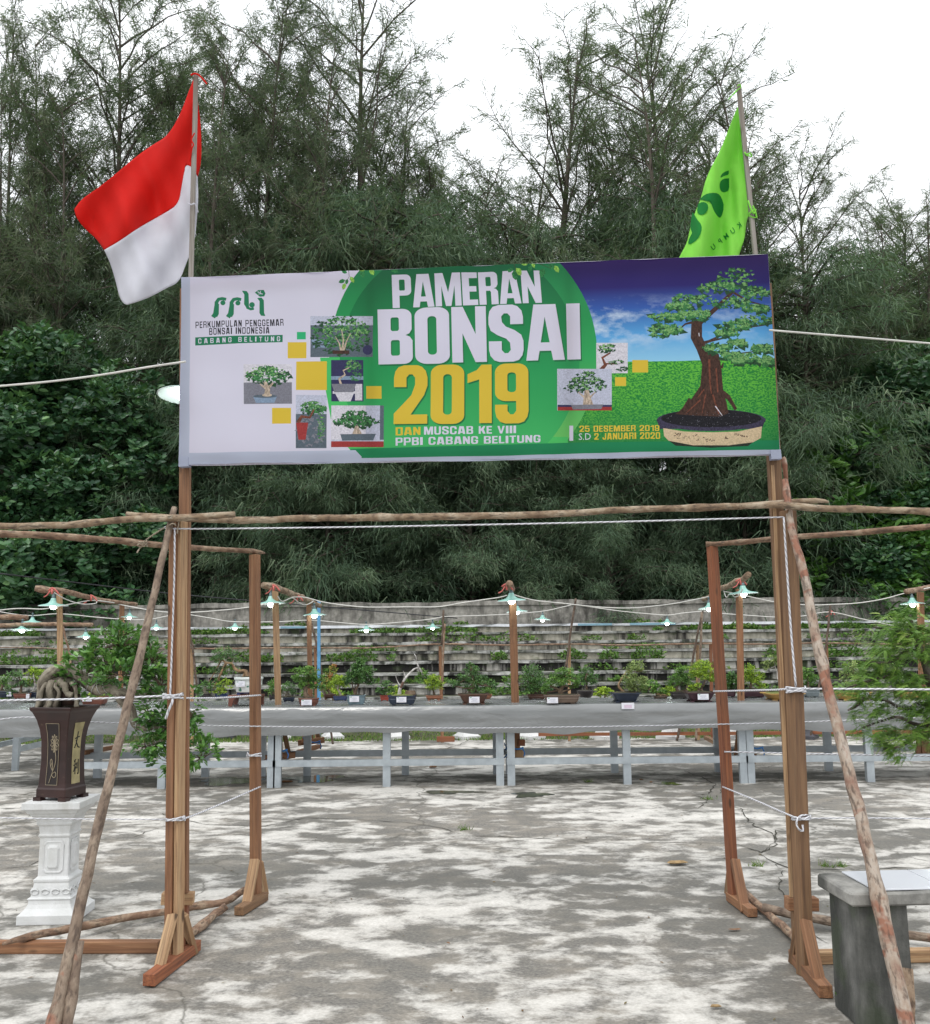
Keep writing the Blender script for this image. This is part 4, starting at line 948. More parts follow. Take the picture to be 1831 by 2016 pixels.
# picture: white with red pine trunk; picture: bell crown on grey
layer(pale, [rect(1174, 674.6, 1236, 734.6)]); layer(wood_r, stroke([(1180, 732), (1192, 718), (1186, 704), (1202, 694)], 9, 3) + stroke([(1190, 716), (1212, 716)], 3)); layer(gd, blobs(1195, 686, 18, 8, 40, 3.5) + blobs(1214, 714, 16, 5, 26, 3) + blobs(1226, 727, 12, 4, 20, 3)); layer(gl, blobs(1195, 683, 16, 6, 30, 2.2) + blobs(1214, 712, 14, 3, 14, 2))
layer(lil, [rect(1097, 726, 1204.5, 808)]); layer(navy, [rect(1098, 797, 1204.5, 801)]); layer(redp, [rect(1098, 801, 1204.5, 808)])
layer(gd, blobs(1155, 764, 44, 9, 70, 4) + blobs(1154, 750, 34, 8, 50, 4) + blobs(1153, 738, 18, 7, 30, 3.6)); layer(gl, blobs(1155, 761, 42, 8, 60, 2.2) + blobs(1154, 747, 32, 7, 45, 2.2) + blobs(1153, 735, 16, 6, 24, 2)); layer(wood_l, stroke([(1158, 800), (1156, 784), (1155, 768)], 22, 7) + stroke([(1150, 782), (1138, 772)], 4, 2) + stroke([(1162, 782), (1172, 772)], 4, 2)); layer(gry, [[(1124, 797), (1188, 796), (1184, 805), (1128, 806)]])
# big printed potted tree
BX = lambda x, y: (931.1 + x * .34699, 482 + y * .34699)
layer(wood_d, [[BX(*q) for q in ((1240, 430), (1300, 430), (1300, 520), (1330, 590), (1395, 620), (1410, 700), (1420, 830), (1440, 900), (1440, 960), (1160, 960), (1230, 890), (1290, 800), (1300, 680), (1270, 600), (1235, 530))]] +
      stroke([BX(1300, 560), BX(1350, 545), BX(1420, 530)], 7, 3) + stroke([BX(1245, 440), BX(1205, 450), BX(1170, 480)], 5, 2) + stroke([BX(1410, 700), BX(1420, 670)], 6, 2) + stroke([BX(1290, 440), BX(1380, 360), BX(1450, 290), BX(1480, 260)], 10, 5) + stroke([BX(1400, 620), BX(1500, 620), BX(1640, 600)], 4, 2) + stroke([BX(1330, 550), BX(1480, 480), BX(1690, 450)], 4, 2) + stroke([BX(1480, 270), BX(1560, 320), BX(1640, 340)], 5, 2))
layer(wood_d, stroke([BX(1410, 830), BX(1450, 860), BX(1490, 930)], 8, 6) + stroke([BX(1240, 880), BX(1180, 950)], 14, 4))
layer(wood_r, stroke([BX(1340, 650), BX(1345, 780), BX(1360, 900)], 4, 2) + stroke([BX(1380, 700), BX(1390, 850), BX(1420, 950)], 3, 2) + stroke([BX(1310, 820), BX(1240, 920)], 3, 1) + stroke([BX(1300, 900), BX(1290, 950)], 3, 1))
layer(pale, stroke([BX(1375, 915), BX(1415, 970)], 2.2, 1) + stroke([BX(1255, 880), BX(1215, 930)], 1.6, .8) + stroke([BX(1282, 500), BX(1284, 520)], 2, 1))
pads = [(1500, 190, 115, 62), (1390, 240, 110, 36), (1600, 270, 85, 34), (1470, 330, 120, 34), (1610, 360, 80, 22), (1250, 310, 130, 34), (1170, 350, 80, 20), (1290, 395, 62, 34), (1090, 410, 100, 22), (1200, 400, 60, 22), (1060, 490, 70, 40), (1140, 480, 60, 26), (1600, 425, 110, 26), (1480, 460, 100, 26), (1440, 500, 70, 22), (1380, 590, 80, 30), (1500, 560, 60, 24), (1640, 590, 65, 26), (1460, 630, 70, 24), (1560, 640, 60, 22), (1660, 660, 50, 26), (1510, 660, 40, 18)]
padB = []
for (a, b, c_, d_) in pads:
    x, y = BX(a, b); padB.append((x, y, c_ * .347, d_ * .347))
layer(gd, [p for (x, y, a, b) in padB for p in blobs(x, y + 2, a, b, 24, 7.5)]); layer(gm, [p for (x, y, a, b) in padB for p in blobs(x, y, a, b, 30, 5.2)]); layer(gl, [p for (x, y, a, b) in padB for p in blobs(x, y - 2, a * .95, b * .8, 30, 3.4)])
layer(pr('pot_rim', (.045, .04, .075, 1)), [circ(*BX(1352, 995), 310 * .347, 62 * .347, 50)] + [[BX(1045, 1000), BX(1060, 1045), BX(1640, 1045), BX(1662, 985)]])
layer(pr('pot_soil', (.012, .012, .016, 1)), [circ(*BX(1352, 985), 285 * .347, 50 * .347, 46)])
layer(wood_d, [[BX(*q) for q in ((1290, 860), (1420, 830), (1440, 900), (1450, 955), (1400, 975), (1200, 965), (1150, 960), (1230, 890))]] + stroke([BX(1410, 850), BX(1450, 870), BX(1492, 935)], 8, 6))
layer(gry, blobs(*BX(1352, 990), 95, 15, 90, .9))
layer(wood_r, stroke([BX(1320, 850), BX(1300, 955)], 3, 1) + stroke([BX(1360, 850), BX(1395, 960)], 4, 2) + stroke([BX(1290, 880), BX(1210, 955)], 3, 1)); layer(pale, stroke([BX(1375, 915), BX(1415, 970)], 2.2, 1))
cream = pr('pot_cream', (.60, .47, .30, 1))
layer(cream, [[BX(*q) for q in ((1080, 1040), (1200, 1060), (1352, 1064), (1500, 1060), (1640, 1030), (1635, 1095), (1590, 1120), (1450, 1138), (1250, 1138), (1110, 1112), (1084, 1085))]])
layer(wood_d, [p for (a, b, c_, d_) in ((1200, 1090, 60, 18), (1270, 1100, 60, 24), (1160, 1075, 30, 10), (1340, 1110, 30, 10), (1440, 1095, 12, 6), (1500, 1075, 22, 6), (1540, 1085, 30, 5)) for p in blobs(*BX(a, b), c_ * .347, d_ * .347, 12, 1.7)])
layer(pr('pot_edge', (.02, .03, .02, 1)), [[BX(*q) for q in ((1110, 1112), (1250, 1138), (1450, 1138), (1590, 1120), (1560, 1142), (1352, 1152), (1150, 1140))]])
# sprigs at the top edge
lf_d, lf_l = pr('sprig_dark', (.03, .20, .06, 1)), pr('sprig_light', (.25, .50, .08, 1))
def lf(x, y, a, L=12): return [(x + math.cos(R(a)) * L * u - math.sin(R(a)) * L * v, y + math.sin(R(a)) * L * u + math.cos(R(a)) * L * v) for u, v in ((0, 0), (.3, .28), (.7, .25), (1, 0), (.7, -.25), (.3, -.28))]
layer(lf_d, [lf(684, 538, 200), lf(690, 530, -20, 11), lf(680, 552, 160, 14), lf(684, 550, 100, 11), lf(712, 530, 80, 18), lf(770, 528, 30, 16), lf(780, 528, 150, 12), lf(1010, 528, 140, 16), lf(1012, 532, 80, 22), lf(1060, 516, 190, 24), lf(1072, 528, 120, 22), lf(1080, 520, 30, 18), lf(1110, 512, -10, 14), lf(1045, 522, 100, 14)])
layer(lf_l, [lf(690, 545, 60, 14), lf(680, 558, 110, 14), lf(705, 528, 20, 14), lf(728, 528, 60, 16), lf(700, 522, 200, 12), lf(1016, 528, 50, 20), lf(1040, 518, 170, 14), lf(1048, 516, 70, 12), lf(1092, 522, 60, 16), lf(1070, 514, 0, 10), lf(1098, 510, 180, 10)])
layer(wood_d, stroke([(686, 528), (688, 545), (682, 556)], 1, .6) + stroke([(1012, 520), (1016, 535)], 1, .6) + stroke([(1050, 514), (1085, 528)], 1.2, .6))
# ---- lettering
def bil(quad, u, v):
    (a, b, c_, d_) = quad   # bl, br, tr, tl
    x = (a[0] * (1 - u) + b[0] * u) * (1 - v) + (d_[0] * (1 - u) + c_[0] * u) * v
    y = (a[1] * (1 - u) + b[1] * u) * (1 - v) + (d_[1] * (1 - u) + c_[1] * u) * v
    return (x, y)
def arc(cx, cy, rx, ry, a0, a1, n=6): return [(cx + rx * math.cos(R(a0 + (a1 - a0) * i / n)), cy + ry * math.sin(R(a0 + (a1 - a0) * i / n))) for i in range(n + 1)]
def rr_(x0, y0, x1, y1, rx, ry):
    return arc(x1 - rx, y0 + ry, rx, ry, -90, 0) + arc(x1 - rx, y1 - ry, rx, ry, 0, 90) + arc(x0 + rx, y1 - ry, rx, ry, 90, 180) + arc(x0 + rx, y0 + ry, rx, ry, 180, 270)
def glyph(ch, s=.185):
    w = .50
    if ch == 'P': return w, [([(0, 0), (s, 0), (s, .37)] + arc(w - .14, .37 + .14, .14, .14, -90, 0) + arc(w - .14, .86, .14, .14, 0, 90) + [(0, 1)], [rr_(s, .52, w - s + .02, .85, .03, .04)])]
    if ch == 'R': return w, [([(0, 0), (s, 0), (s, .43), (w - s - .02, .43), (w - s, .38), (w - s, 0), (w, 0), (w, .40), (w - .05, .475), (w - .11, .50), (w - .04, .53), (w, .62)] + arc(w - .13, .87, .13, .13, 0, 90) + [(0, 1)], [rr_(s, .57, w - s + .01, .85, .03, .04)])]
    if ch == 'A': w = .56; return w, [([(0, 0), (.17, 0), (.195, .17), (w - .195, .17), (w - .17, 0), (w, 0), (w - .12, 1), (.12, 1)], [[(.215, .32), (w - .215, .32), (w / 2, .78)]])]
    if ch == 'M': w = .68; s = .165; return w, [([(0, 0), (s, 0), (s, .62), (.27, 0), (w - .27, 0), (w - s, .62), (w - s, 0), (w, 0), (w, 1), (w - .215, 1), (w / 2, .42), (.215, 1), (0, 1)], [])]
    if ch == 'E': w = .40; return w, [([(0, 0), (w, 0), (w, .17), (s, .17), (s, .42), (w - .03, .42), (w - .03, .585), (s, .585), (s, .83), (w, .83), (w, 1), (0, 1)], [])]
    if ch == 'N': return w, [([(0, 0), (.155, 0), (.155, .52), (w - .165, 0), (w, 0), (w, 1), (w - .155, 1), (w - .155, .50), (.165, 1), (0, 1)], [])]
    if ch == 'B': return w, [([(0, 0)] + arc(w - .13, .13, .13, .13, -90, 0) + [(w, .42), (w - .04, .49), (w - .10, .52), (w - .045, .55), (w - .01, .62)] + arc(w - .14, .87, .13, .13, 0, 90) + [(0, 1)], [rr_(s, .15, w - s, .435, .03, .04), rr_(s, .60, w - s - .01, .85, .03, .04)])]
    if ch == 'O': return w, [(rr_(0, -.01, w, 1.01, .17, .15), [rr_(s, .15, w - s, .85, .06, .06)])]
    if ch == '0': return w, [(rr_(0, -.01, w, 1.01, .17, .15), [rr_(s, .15, w - s, .85, .06, .06)])]
    if ch == 'S': return w, [([(w - s, .66), (w, .66), (w, .79), (w * .96, .90), (w * .84, .98), (w * .7, 1.01), (w * .3, 1.01), (w * .13, .98), (w * .03, .90), (0, .79), (0, .66), (w * .06, .55), (w * .25, .47), (w * .50, .405), (w - s - .01, .33), (w - s, .2), (w * .55, .145), (w * .45, .145), (s, .2), (s, .36), (0, .36), (0, .2), (w * .04, .10), (w * .15, .02), (w * .3, -.01), (w * .7, -.01), (w * .86, .02), (w * .96, .10), (w, .2), (w, .36), (w * .94, .47), (w * .75, .555), (w * .5, .62), (s + .01, .70), (s, .80), (w * .45, .855), (w * .55, .855), (w - s, .80)], [])]
    if ch == 'I': return .195, [([(0, 0), (.195, 0), (.195, 1), (0, 1)], [])]
    if ch == '2': return w, [([(0, 0), (w, 0), (w, .16), (w * .50, .16), (w * .9, .50), (w, .66), (w, .80), (w * .95, .91), (w * .84, .98), (w * .7, 1.01), (w * .3, 1.01), (w * .14, .98), (w * .04, .91), (0, .80), (0, .64), (s, .64), (s, .80), (w * .45, .855), (w * .55, .855), (w - s, .80), (w - s, .68), (w * .52, .50), (0, .18)], [])]
    if ch == '1': w = .36; return w, [([(w - s, 0), (w, 0), (w, 1), (w - .15, 1), (w - .22, .91), (0, .84), (0, .69), (w - s, .75)], [])]
    BTM = [(0, .2), (w * .04, .10), (w * .15, .02), (w * .3, -.01), (w * .7, -.01), (w * .86, .02), (w * .96, .10), (w, .2)]
    INB = [(w - s, .2), (w * .55, .145), (w * .45, .145), (s, .2)]
    TPR = [(w, .80), (w * .96, .90), (w * .86, .98), (w * .7, 1.01), (w * .3, 1.01), (w * .14, .98), (w * .04, .90), (0, .80)]
    INT = [(s, .80), (w * .45, .855), (w * .55, .855), (w - s, .80)]
    if ch == 'C': return w, [([(w - s, .62), (w, .62)] + TPR + BTM + [(w, .38), (w - s, .38)] + INB + INT, [])]
    if ch == 'G': return w, [([(w - s, .65), (w, .65)] + TPR + BTM + [(w, .53), (w * .52, .53), (w * .52, .39), (w - s, .39)] + INB + INT, [])]
    if ch == 'D': return w, [([(0, 0)] + arc(w - .09, .10, .09, .10, -90, 0) + arc(w - .09, .90, .09, .10, 0, 90) + [(0, 1)], [rr_(s, .15, w - s, .85, .04, .05)])]
    if ch == 'K': return w, [([(0, 0), (s, 0), (s, .32), (s + .05, .42), (w - s, 0), (w + .01, 0), (w - .13, .58), (w, 1), (w - s, 1), (s, .62), (s, 1), (0, 1)], [])]
    if ch == 'L': w = .40; return w, [([(0, 0), (w, 0), (w, .17), (s, .17), (s, 1), (0, 1)], [])]
    if ch == 'T': w = .46; return w, [([(w / 2 - s / 2, 0), (w / 2 + s / 2, 0), (w / 2 + s / 2, .84), (w, .84), (w, 1), (0, 1), (0, .84), (w / 2 - s / 2, .84)], [])]
    if ch == 'U': return w, [([(0, 1)] + BTM + [(w, 1), (w - s, 1)] + INB + [(s, 1)], [])]
    if ch == 'V': w = .54; return w, [([(0, 1), (w / 2 - s * .55, 0), (w / 2 + s * .55, 0), (w, 1), (w - s, 1), (w / 2, .28), (s, 1)], [])]
    if ch == 'J': w = .42; return w, [([(w - s, 1), (w, 1), (w, .2), (w * .9, .05), (w * .7, -.01), (w * .3, -.01), (w * .1, .05), (0, .2), (0, .34), (s, .34), (s, .18), (w - s, .18)], [])]
    if ch == '5': return w, [([(0, .32)] + BTM + [(w, .50), (w * .93, .62), (w * .7, .67), (s, .62), (s, .84), (w * .95, .84), (w * .95, 1), (0, 1), (0, .47), (s, .47), (w * .5, .52), (w - s, .46)] + INB + [(s, .32)], [])]
    if ch == '9': return w, [(rr_(0, .37, w, 1.01, .16, .15), [rr_(s, .52, w - s, .86, .06, .05)]), ([(w - s, .62), (w - s, .2), (w * .55, .145), (w * .45, .145), (s, .2), (s, .31), (0, .31), (0, .2), (w * .04, .10), (w * .15, .02), (w * .3, -.01), (w * .7, -.01), (w * .86, .02), (w * .96, .10), (w, .2), (w, .62)], [])]
def word(txt, quad, gap=.035, shift=(0, 0), s=.185):
    gs = [(.24, []) if c_ == ' ' else glyph(c_, s) for c_ in txt]; tot = sum(g_[0] for g_ in gs) + gap * (len(txt) - 1); out = []; x = 0
    for w, ps in gs:
        for outer, holes in ps:
            loops_ = [[Vector((px + x, py, 0)) for px, py in lp_] for lp_ in [outer] + holes]
            fl = [v for lp_ in loops_ for v in lp_]
            for tri in tessellate_polygon(loops_):
                q = [bil(quad, fl[i].x / tot, fl[i].y) for i in tri]; out.append([(a + shift[0], b + shift[1]) for a, b in q])
        x += w + gap
    return out
Q1 = ((773, 606), (1067, 596), (1062, 532), (771, 541)); Q2 = ((745.5, 718), (1143.5, 707), (1141, 597), (743, 609)); Q3 = ((775, 835), (1041, 832), (1040, 716), (776, 721))
layer(P_shade, word('PAMERAN', Q1, shift=(2.2, 3)) + word('BONSAI', Q2, shift=(2.5, 3.5)) + word('2019', Q3, .05, shift=(2.5, 3)))
layer(P_yel, word('2019', Q3, .05)); layer(P_white, word('PAMERAN', Q1) + word('BONSAI', Q2))
layer(lf_d, [lf(1010, 528, 140, 13), lf(1012, 532, 80, 20), lf(1072, 528, 120, 18)]); layer(lf_l, [lf(1016, 528, 50, 17)])
def ftext(txt, quad, bold=0.0, space=1.0):
    cu = bpy.data.curves.new('lettering_tmp', 'FONT'); cu.body = txt; cu.offset = bold; cu.space_character = space; cu.resolution_u = 2; cu.fill_mode = 'BOTH'
    ob = bpy.data.objects.new('lettering_tmp', cu); COL.objects.link(ob); dg = bpy.context.evaluated_depsgraph_get(); dg.update()
    me = bpy.data.meshes.new_from_object(ob.evaluated_get(dg)); vs = [v.co.copy() for v in me.vertices]
    x0, x1 = min(v.x for v in vs), max(v.x for v in vs); y0, y1 = min(v.y for v in vs), max(v.y for v in vs)
    if ',' in txt or 'J' in txt: y0 = 0 - bold
    out = []
    for f in me.polygons:
        q = [bil(quad, (vs[i].x - x0) / (x1 - x0), (vs[i].y - y0) / (y1 - y0)) for i in f.vertices]; out.append(q)
    bpy.data.objects.remove(ob); bpy.data.curves.remove(cu); bpy.data.meshes.remove(me)
    return out
layer(P_yel, word('DAN', ((779, 857.5), (828, 856.3), (828, 840.5), (779, 841.5)), .08, s=.15))
layer(P_white, word('MUSCAB KE VIII', ((835, 856.2), (1016, 852.6), (1016, 838), (835, 840.3)), .09, s=.15))
layer(P_white, word('PPBI CABANG BELITUNG', ((779, 877.5), (1064, 870.8), (1064, 856.5), (779, 862)), .09, s=.15))
layer(P_shade, word('25 DESEMBER 2019', ((1142, 851.5), (1299, 849.5), (1299, 838), (1142, 839.2)), .10, s=.14))
layer(P_yel, word('25 DESEMBER 2019', ((1141, 850.5), (1298, 848.5), (1298, 837), (1141, 838.2)), .10, s=.14))
layer(P_white, ftext('S.D', ((1139.5, 866.5), (1163, 866), (1163, 853), (1139.5, 853.5)), -.004) + [rect(1121, 838, 1128.5, 868)])
layer(P_yel, word('2 JANUARI 2020', ((1170, 865.8), (1299.5, 864), (1299.5, 851), (1170, 853)), .10, s=.14))
layer(P_blk, word('PERKUMPULAN PENGGEMAR', ((385, 646.3), (558, 640.6), (557.5, 627.5), (385, 633.5)), .16, s=.12) + word('BONSAI INDONESIA', ((412, 659.5), (530, 656), (530, 643.2), (412, 646.5)), .16, s=.12))
layer(P_gr, [[(384, 664), (556, 658.5), (556, 673), (384, 680)]]); layer(P_white, word('CABANG BELITUNG', ((390, 676), (551, 671), (551, 661.5), (390, 666.5)), .42, s=.12))
BZ = lambda x, y: (328.6 + x * .38887, 482 + y * .38887)
def p_logo(dx):
    o = stroke([BZ(235 + dx, 368), BZ(246 + dx, 350), BZ(252 + dx, 310), BZ(252 + dx, 292), BZ(262 + dx, 276), BZ(280 + dx, 272), BZ(300 + dx, 276)], 9, 6) + [[BZ(232 + dx, 368), BZ(256 + dx, 366), BZ(264 + dx, 352), BZ(265 + dx, 300), BZ(244 + dx, 300), BZ(243 + dx, 350)]]
    return o + [circ(*BZ(284 + dx, 294), 5, n=14)]
layer(P_gr, p_logo(0) + p_logo(75) + [[BZ(378, 230), BZ(402, 232), BZ(412, 246), BZ(414, 290), BZ(416, 320), BZ(400, 316), BZ(390, 300), BZ(390, 250)]] + stroke([BZ(404, 300), BZ(408, 318), BZ(424, 325), BZ(440, 322)], 6, 5) + [circ(*BZ(430, 303), 5.5, n=14), [BZ(456, 268), BZ(478, 266), BZ(490, 280), BZ(492, 344), BZ(498, 360), BZ(476, 358), BZ(468, 344), BZ(468, 284)], [BZ(444, 240), BZ(462, 228), BZ(490, 228), BZ(499, 246), BZ(492, 260), BZ(470, 262)]])
layer(P_white, stroke([BZ(458, 236), BZ(484, 250)], 1.6, 1) + stroke([BZ(472, 232), BZ(476, 250)], 1.2, .6) + stroke([BZ(462, 248), BZ(484, 246)], 1.2, .6))
# darker border at left and bottom: frame blocking back light, painted in
layer(P_border_shade, [[(352, 540), (375, 540), (372, 915), (340, 930)], [(340, 892), (700, 886.5), (712, 899), (712, 930), (340, 940)], [(712, 899), (1540, 886), (1560, 886), (1560, 930), (712, 930)], [(1503, 500), (1506, 480), (1560, 480), (1560, 900), (1526, 900), (1522, 700)]][:2] + [[(712, 902), (1000, 897), (1300, 889), (1526, 885), (1560, 885), (1560, 930), (712, 930)]])
P_edge = P_white
# grid so that the sheet can sag and crease
gridp = []
gx = list(np.linspace(340, 1560, 75)); gy = list(np.linspace(478, 942, 27))
for i in range(len(gx) - 1):
    for j in range(len(gy) - 1):
        gridp.append(([(gx[i], gy[j]), (gx[i + 1], gy[j]), (gx[i + 1], gy[j + 1]), (gx[i], gy[j + 1])], -1))
allp = gridp + polys
vs2, fs2, ids = [], [], []
vmap = {}
def vid(p):
    k = (round(p[0] * 50), round(p[1] * 50))
    if k not in vmap: vmap[k] = len(vs2); vs2.append(Vector((k[0] / 50, k[1] / 50)))
    return vmap[k]
for p, k in allp:
    q = []
    for pt in p:
        i = vid(pt)
        if i not in q: q.append(i)
    if len(q) < 3: continue
    a = sum(vs2[q[i]].x * vs2[q[(i + 1) % len(q)]].y - vs2[q[(i + 1) % len(q)]].x * vs2[q[i]].y for i in range(len(q)))
    if abs(a) < .02: continue
    if a < 0: q = q[::-1]
    fs2.append(q); ids.append(k)
def outline():
    top = [(358 + 1154 * i / 40, 547 - 47 * i / 40) for i in range(41)]
    right = [(1512 + 24 * i / 12, 500 + 393 * i / 12) for i in range(1, 13)]
    bot = [(1536 - 1184 * i / 50, 893 + 21 * i / 50 + 3.0 * math.sin(3.14 * i / 50) + 1.3 * math.sin(i * .55)) for i in range(1, 51)]
    left = [(352 + 6 * i / 10, 914 - 367 * i / 10) for i in range(1, 10)]
    return top + right + bot + left
ol = outline(); q = [vid(p_) for p_ in ol]; fs2.append(q[::-1] if sum(ol[i][0] * ol[(i + 1) % len(ol)][1] - ol[(i + 1) % len(ol)][0] * ol[i][1] for i in range(len(ol))) < 0 else q); ids.append(-2)
ov, oe, of, _, _, oof = delaunay_2d_cdt(vs2, [], fs2, 0, 1e-4)
quad = [(358, 547), (1512, 500), (1536, 893), (352, 914)]
bx = MB(); mats, mi = [], {}
def wav(x, y):
    n1 = noise.noise(Vector((x * .004, y * .012, 3))); n2 = noise.noise(Vector((x * .02, y * .03, 9)))
    dg_ = .0022 * math.sin((x - y * .9) * .035) * max(0, 1 - abs(x - 480) / 260)
    vv = (y - TOP(x)) / (BOT(x) - TOP(x)); br = .0018 * math.sin(x * .045 + 2 * math.sin(x * .011)) * (vv > .8) * (vv - .8) * 5
    up_ = .0022 * math.sin(x * .038 + 1.3 * math.sin(x * .02)) * max(0, .25 - vv) * 4
    return .009 * n1 + .0022 * n2 + 1.6 * dg_ + 2 * br + 2 * up_
P3 = [onban(v.x, v.y, wav(v.x, v.y)) for v in ov]
use = {}
for f, oo in zip(of, oof):
    if not any(ids[o_] == -2 for o_ in oo): continue
    k = max([ids[o_] for o_ in oo], default=-1)
    if k < 0: k = 0
    mt = LM[k]
    if mt.name not in mi: mi[mt.name] = len(mats); mats.append(mt)
    ff = []
    for i in f:
        if i not in use: use[i] = len(bx.v); bx.v.append(tuple(P3[i])); bx.g.append((0, 0, 0))
        ff.append(use[i])
    a = (Vector(bx.v[ff[1]]) - Vector(bx.v[ff[0]])).cross(Vector(bx.v[ff[2]]) - Vector(bx.v[ff[0]]))
    if a.dot(bn) < 0: ff = ff[::-1]
    bx.f.append(tuple(ff)); bx.m.append(mi[mt.name])
BT = thing('exhibition_banner', 'wide printed cloth banner on a wooden frame above the gate, green disc and white lettering', 'banner', tuple(onban(935, 914)))
bx.build('printed_cloth', mats, BT, smooth=True)
# wrapped edges and frame behind the cloth
def bar(p, q, w, nm='frame_bar', mat=None, thick=.03):
    m = MB(); m.beam(onban(*p, -.034), onban(*q, -.034), w, thick, upv if abs(p[1] - q[1]) < 60 else rgt, seed=int(p[0])); m.build(nm, mat or M['timber_pale'], BT)
bar((365, 560), (361, 910), .045); bar((1503, 505), (1526, 886), .045); bar((375, 898), (1520, 879), .042); bar((368, 559), (1504, 513), .026); bar((729, 538), (729, 888), .065); bar((1120, 522), (1122, 875), .065)
m = MB()   # cloth wrapped round to the back
edges = [(358, 547), (1512, 500), (1536, 893), (352, 914)]
for i in range(4):
    a, b = edges[i], edges[(i + 1) % 4]; n = 24
    vsx = []
    for k in range(n + 1):
        x, y = a[0] + (b[0] - a[0]) * k / n, a[1] + (b[1] - a[1]) * k / n
        vsx += [onban(x, y, .0005), onban(x, y, -.055 + .006 * math.sin(k * 1.9))]
    m.add(vsx, [(2 * k, 2 * k + 1, 2 * k + 3, 2 * k + 2) for k in range(n)])
m.build('wrapped_edge', P_white, BT)
m = MB(); q = [onban(x, y, .003) for x, y in ((1517, 886), (1537, 885), (1539, 903), (1519, 904))]; m.add(q + [p - bn * .045 for p in q], [(0, 1, 2, 3), (7, 6, 5, 4), (0, 4, 5, 1), (1, 5, 6, 2), (2, 6, 7, 3), (3, 7, 4, 0)]); m.build('cloth_tab', P_border_shade, BT)
m = MB(); q = [onban(x, y, .003) for x, y in ((352, 900), (371, 900), (371, 918), (352, 919))]; m.add(q + [p - bn * .045 for p in q], [(0, 1, 2, 3), (7, 6, 5, 4), (0, 4, 5, 1), (1, 5, 6, 2), (2, 6, 7, 3), (3, 7, 4, 0)]); m.build('cloth_tab', P_border_shade, BT)

# ------------------------------------------------------------------ flags
def cloth_m(name, c, tr=.35, c2=None):
    t = NT(name); n1 = t.noise(t.coord('Object'), 9, 3); cc = t.ramp(n1, [(.3, tuple(x * .9 for x in c[:3]) + (1,)), (.7, c)]); t.col(cc); t.rough(.75); t.b.inputs['Specular IOR Level'].default_value = .2; t.translucent(tr, c); return t.m
F_red, F_wht, F_grn, F_ink = cloth_m('flag_red', (.74, .018, .012, 1)), cloth_m('flag_white', (.74, .74, .80, 1)), cloth_m('flag_green', (.34, .84, .12, 1)), cloth_m('flag_ink', (.01, .20, .035, 1), .15)
def poly_at(pts, t):
    L = [0]
    for a, b in zip(pts[:-1], pts[1:]): L.append(L[-1] + math.hypot(b[0] - a[0], b[1] - a[1]))
    s_ = t * L[-1]
    for i in range(len(pts) - 1):
        if s_ <= L[i + 1] + 1e-9:
            u = (s_ - L[i]) / max(1e-9, L[i + 1] - L[i]); return (pts[i][0] + (pts[i + 1][0] - pts[i][0]) * u, pts[i][1] + (pts[i + 1][1] - pts[i][1]) * u)
    return pts[-1]
def smooth_poly(pts, it=2):
    for _ in range(it):
        q = [pts[0]]
        for a, b in zip(pts[:-1], pts[1:]): q += [(a[0] * .75 + b[0] * .25, a[1] * .75 + b[1] * .25), (a[0] * .25 + b[0] * .75, a[1] * .25 + b[1] * .75)]
        pts = q + [pts[-1]]
    return pts
def flag_depth(px, py, d0): 
    u = (383 - px) / 240
    return d0 + .10 * math.sin(u * 5.2 + (py - 300) * .006) * min(1, max(0, u * 3)) + .05 * math.sin(u * 11 + py * .012) * min(1, max(0, u * 2)) + .026 * math.sin(px * .06 + py * .035) + .010 * math.sin(px * .13 - py * .05)
D0 = DT + .02
top_e = smooth_poly([(383, 150), (372, 178), (355, 225), (330, 268), (300, 285), (265, 310), (225, 345), (190, 372), (160, 392), (146, 412)])
mid_e = smooth_poly([(389, 348), (380, 330), (364, 322), (358, 355), (353, 402), (320, 422), (270, 450), (235, 475), (205, 492)])
bot_e = smooth_poly([(374, 500), (366, 520), (352, 556), (330, 566), (300, 583), (275, 593), (250, 600)])
hoist1 = smooth_poly([(383, 150), (389, 195), (395, 240), (397, 290), (395, 325), (389, 348)]); hoist2 = smooth_poly([(389, 348), (391, 390), (387, 440), (383, 475), (374, 500)])
fly1 = smooth_poly([(146, 412), (150, 428), (165, 448), (190, 470), (205, 492)]); fly2 = smooth_poly([(205, 492), (218, 520), (228, 555), (235, 585), (243, 598), (250, 600)])
def coons(T_, B_, L_, R_, nu, nv, dep):
    # T: from hoist(u=0) to fly(u=1); L: hoist top->bottom; R: fly top->bottom
    out = []
    for j in range(nv + 1):
        v = j / nv
        for i in range(nu + 1):
            u = i / nu
            a, b, l, r = poly_at(T_, u), poly_at(B_, u), poly_at(L_, v), poly_at(R_, v)
            p = [(1 - v) * a[k] + v * b[k] + (1 - u) * l[k] + u * r[k] - ((1 - u) * (1 - v) * T_[0][k] + u * (1 - v) * T_[-1][k] + (1 - u) * v * B_[0][k] + u * v * B_[-1][k]) for k in (0, 1)]
            out.append(Yp(p[0], p[1], dep(p[0], p[1])))
    return out, [(j * (nu + 1) + i, j * (nu + 1) + i + 1, (j + 1) * (nu + 1) + i + 1, (j + 1) * (nu + 1) + i) for j in range(nv) for i in range(nu)]
dep = lambda x, y: flag_depth(x, y, D0 + .045)
FT = thing('flag', 'red over white flag blowing left from its pole above the left end of the banner', 'flag', tuple(Yp(374, 500, D0)), 'flags flying above the banner')
m = MB(); a, b = coons(top_e, mid_e, hoist1, fly1, 44, 30, dep); m.add(a, b); m.build('red_half', F_red, FT, smooth=True).modifiers.new('thickness', 'SOLIDIFY').thickness = .0015
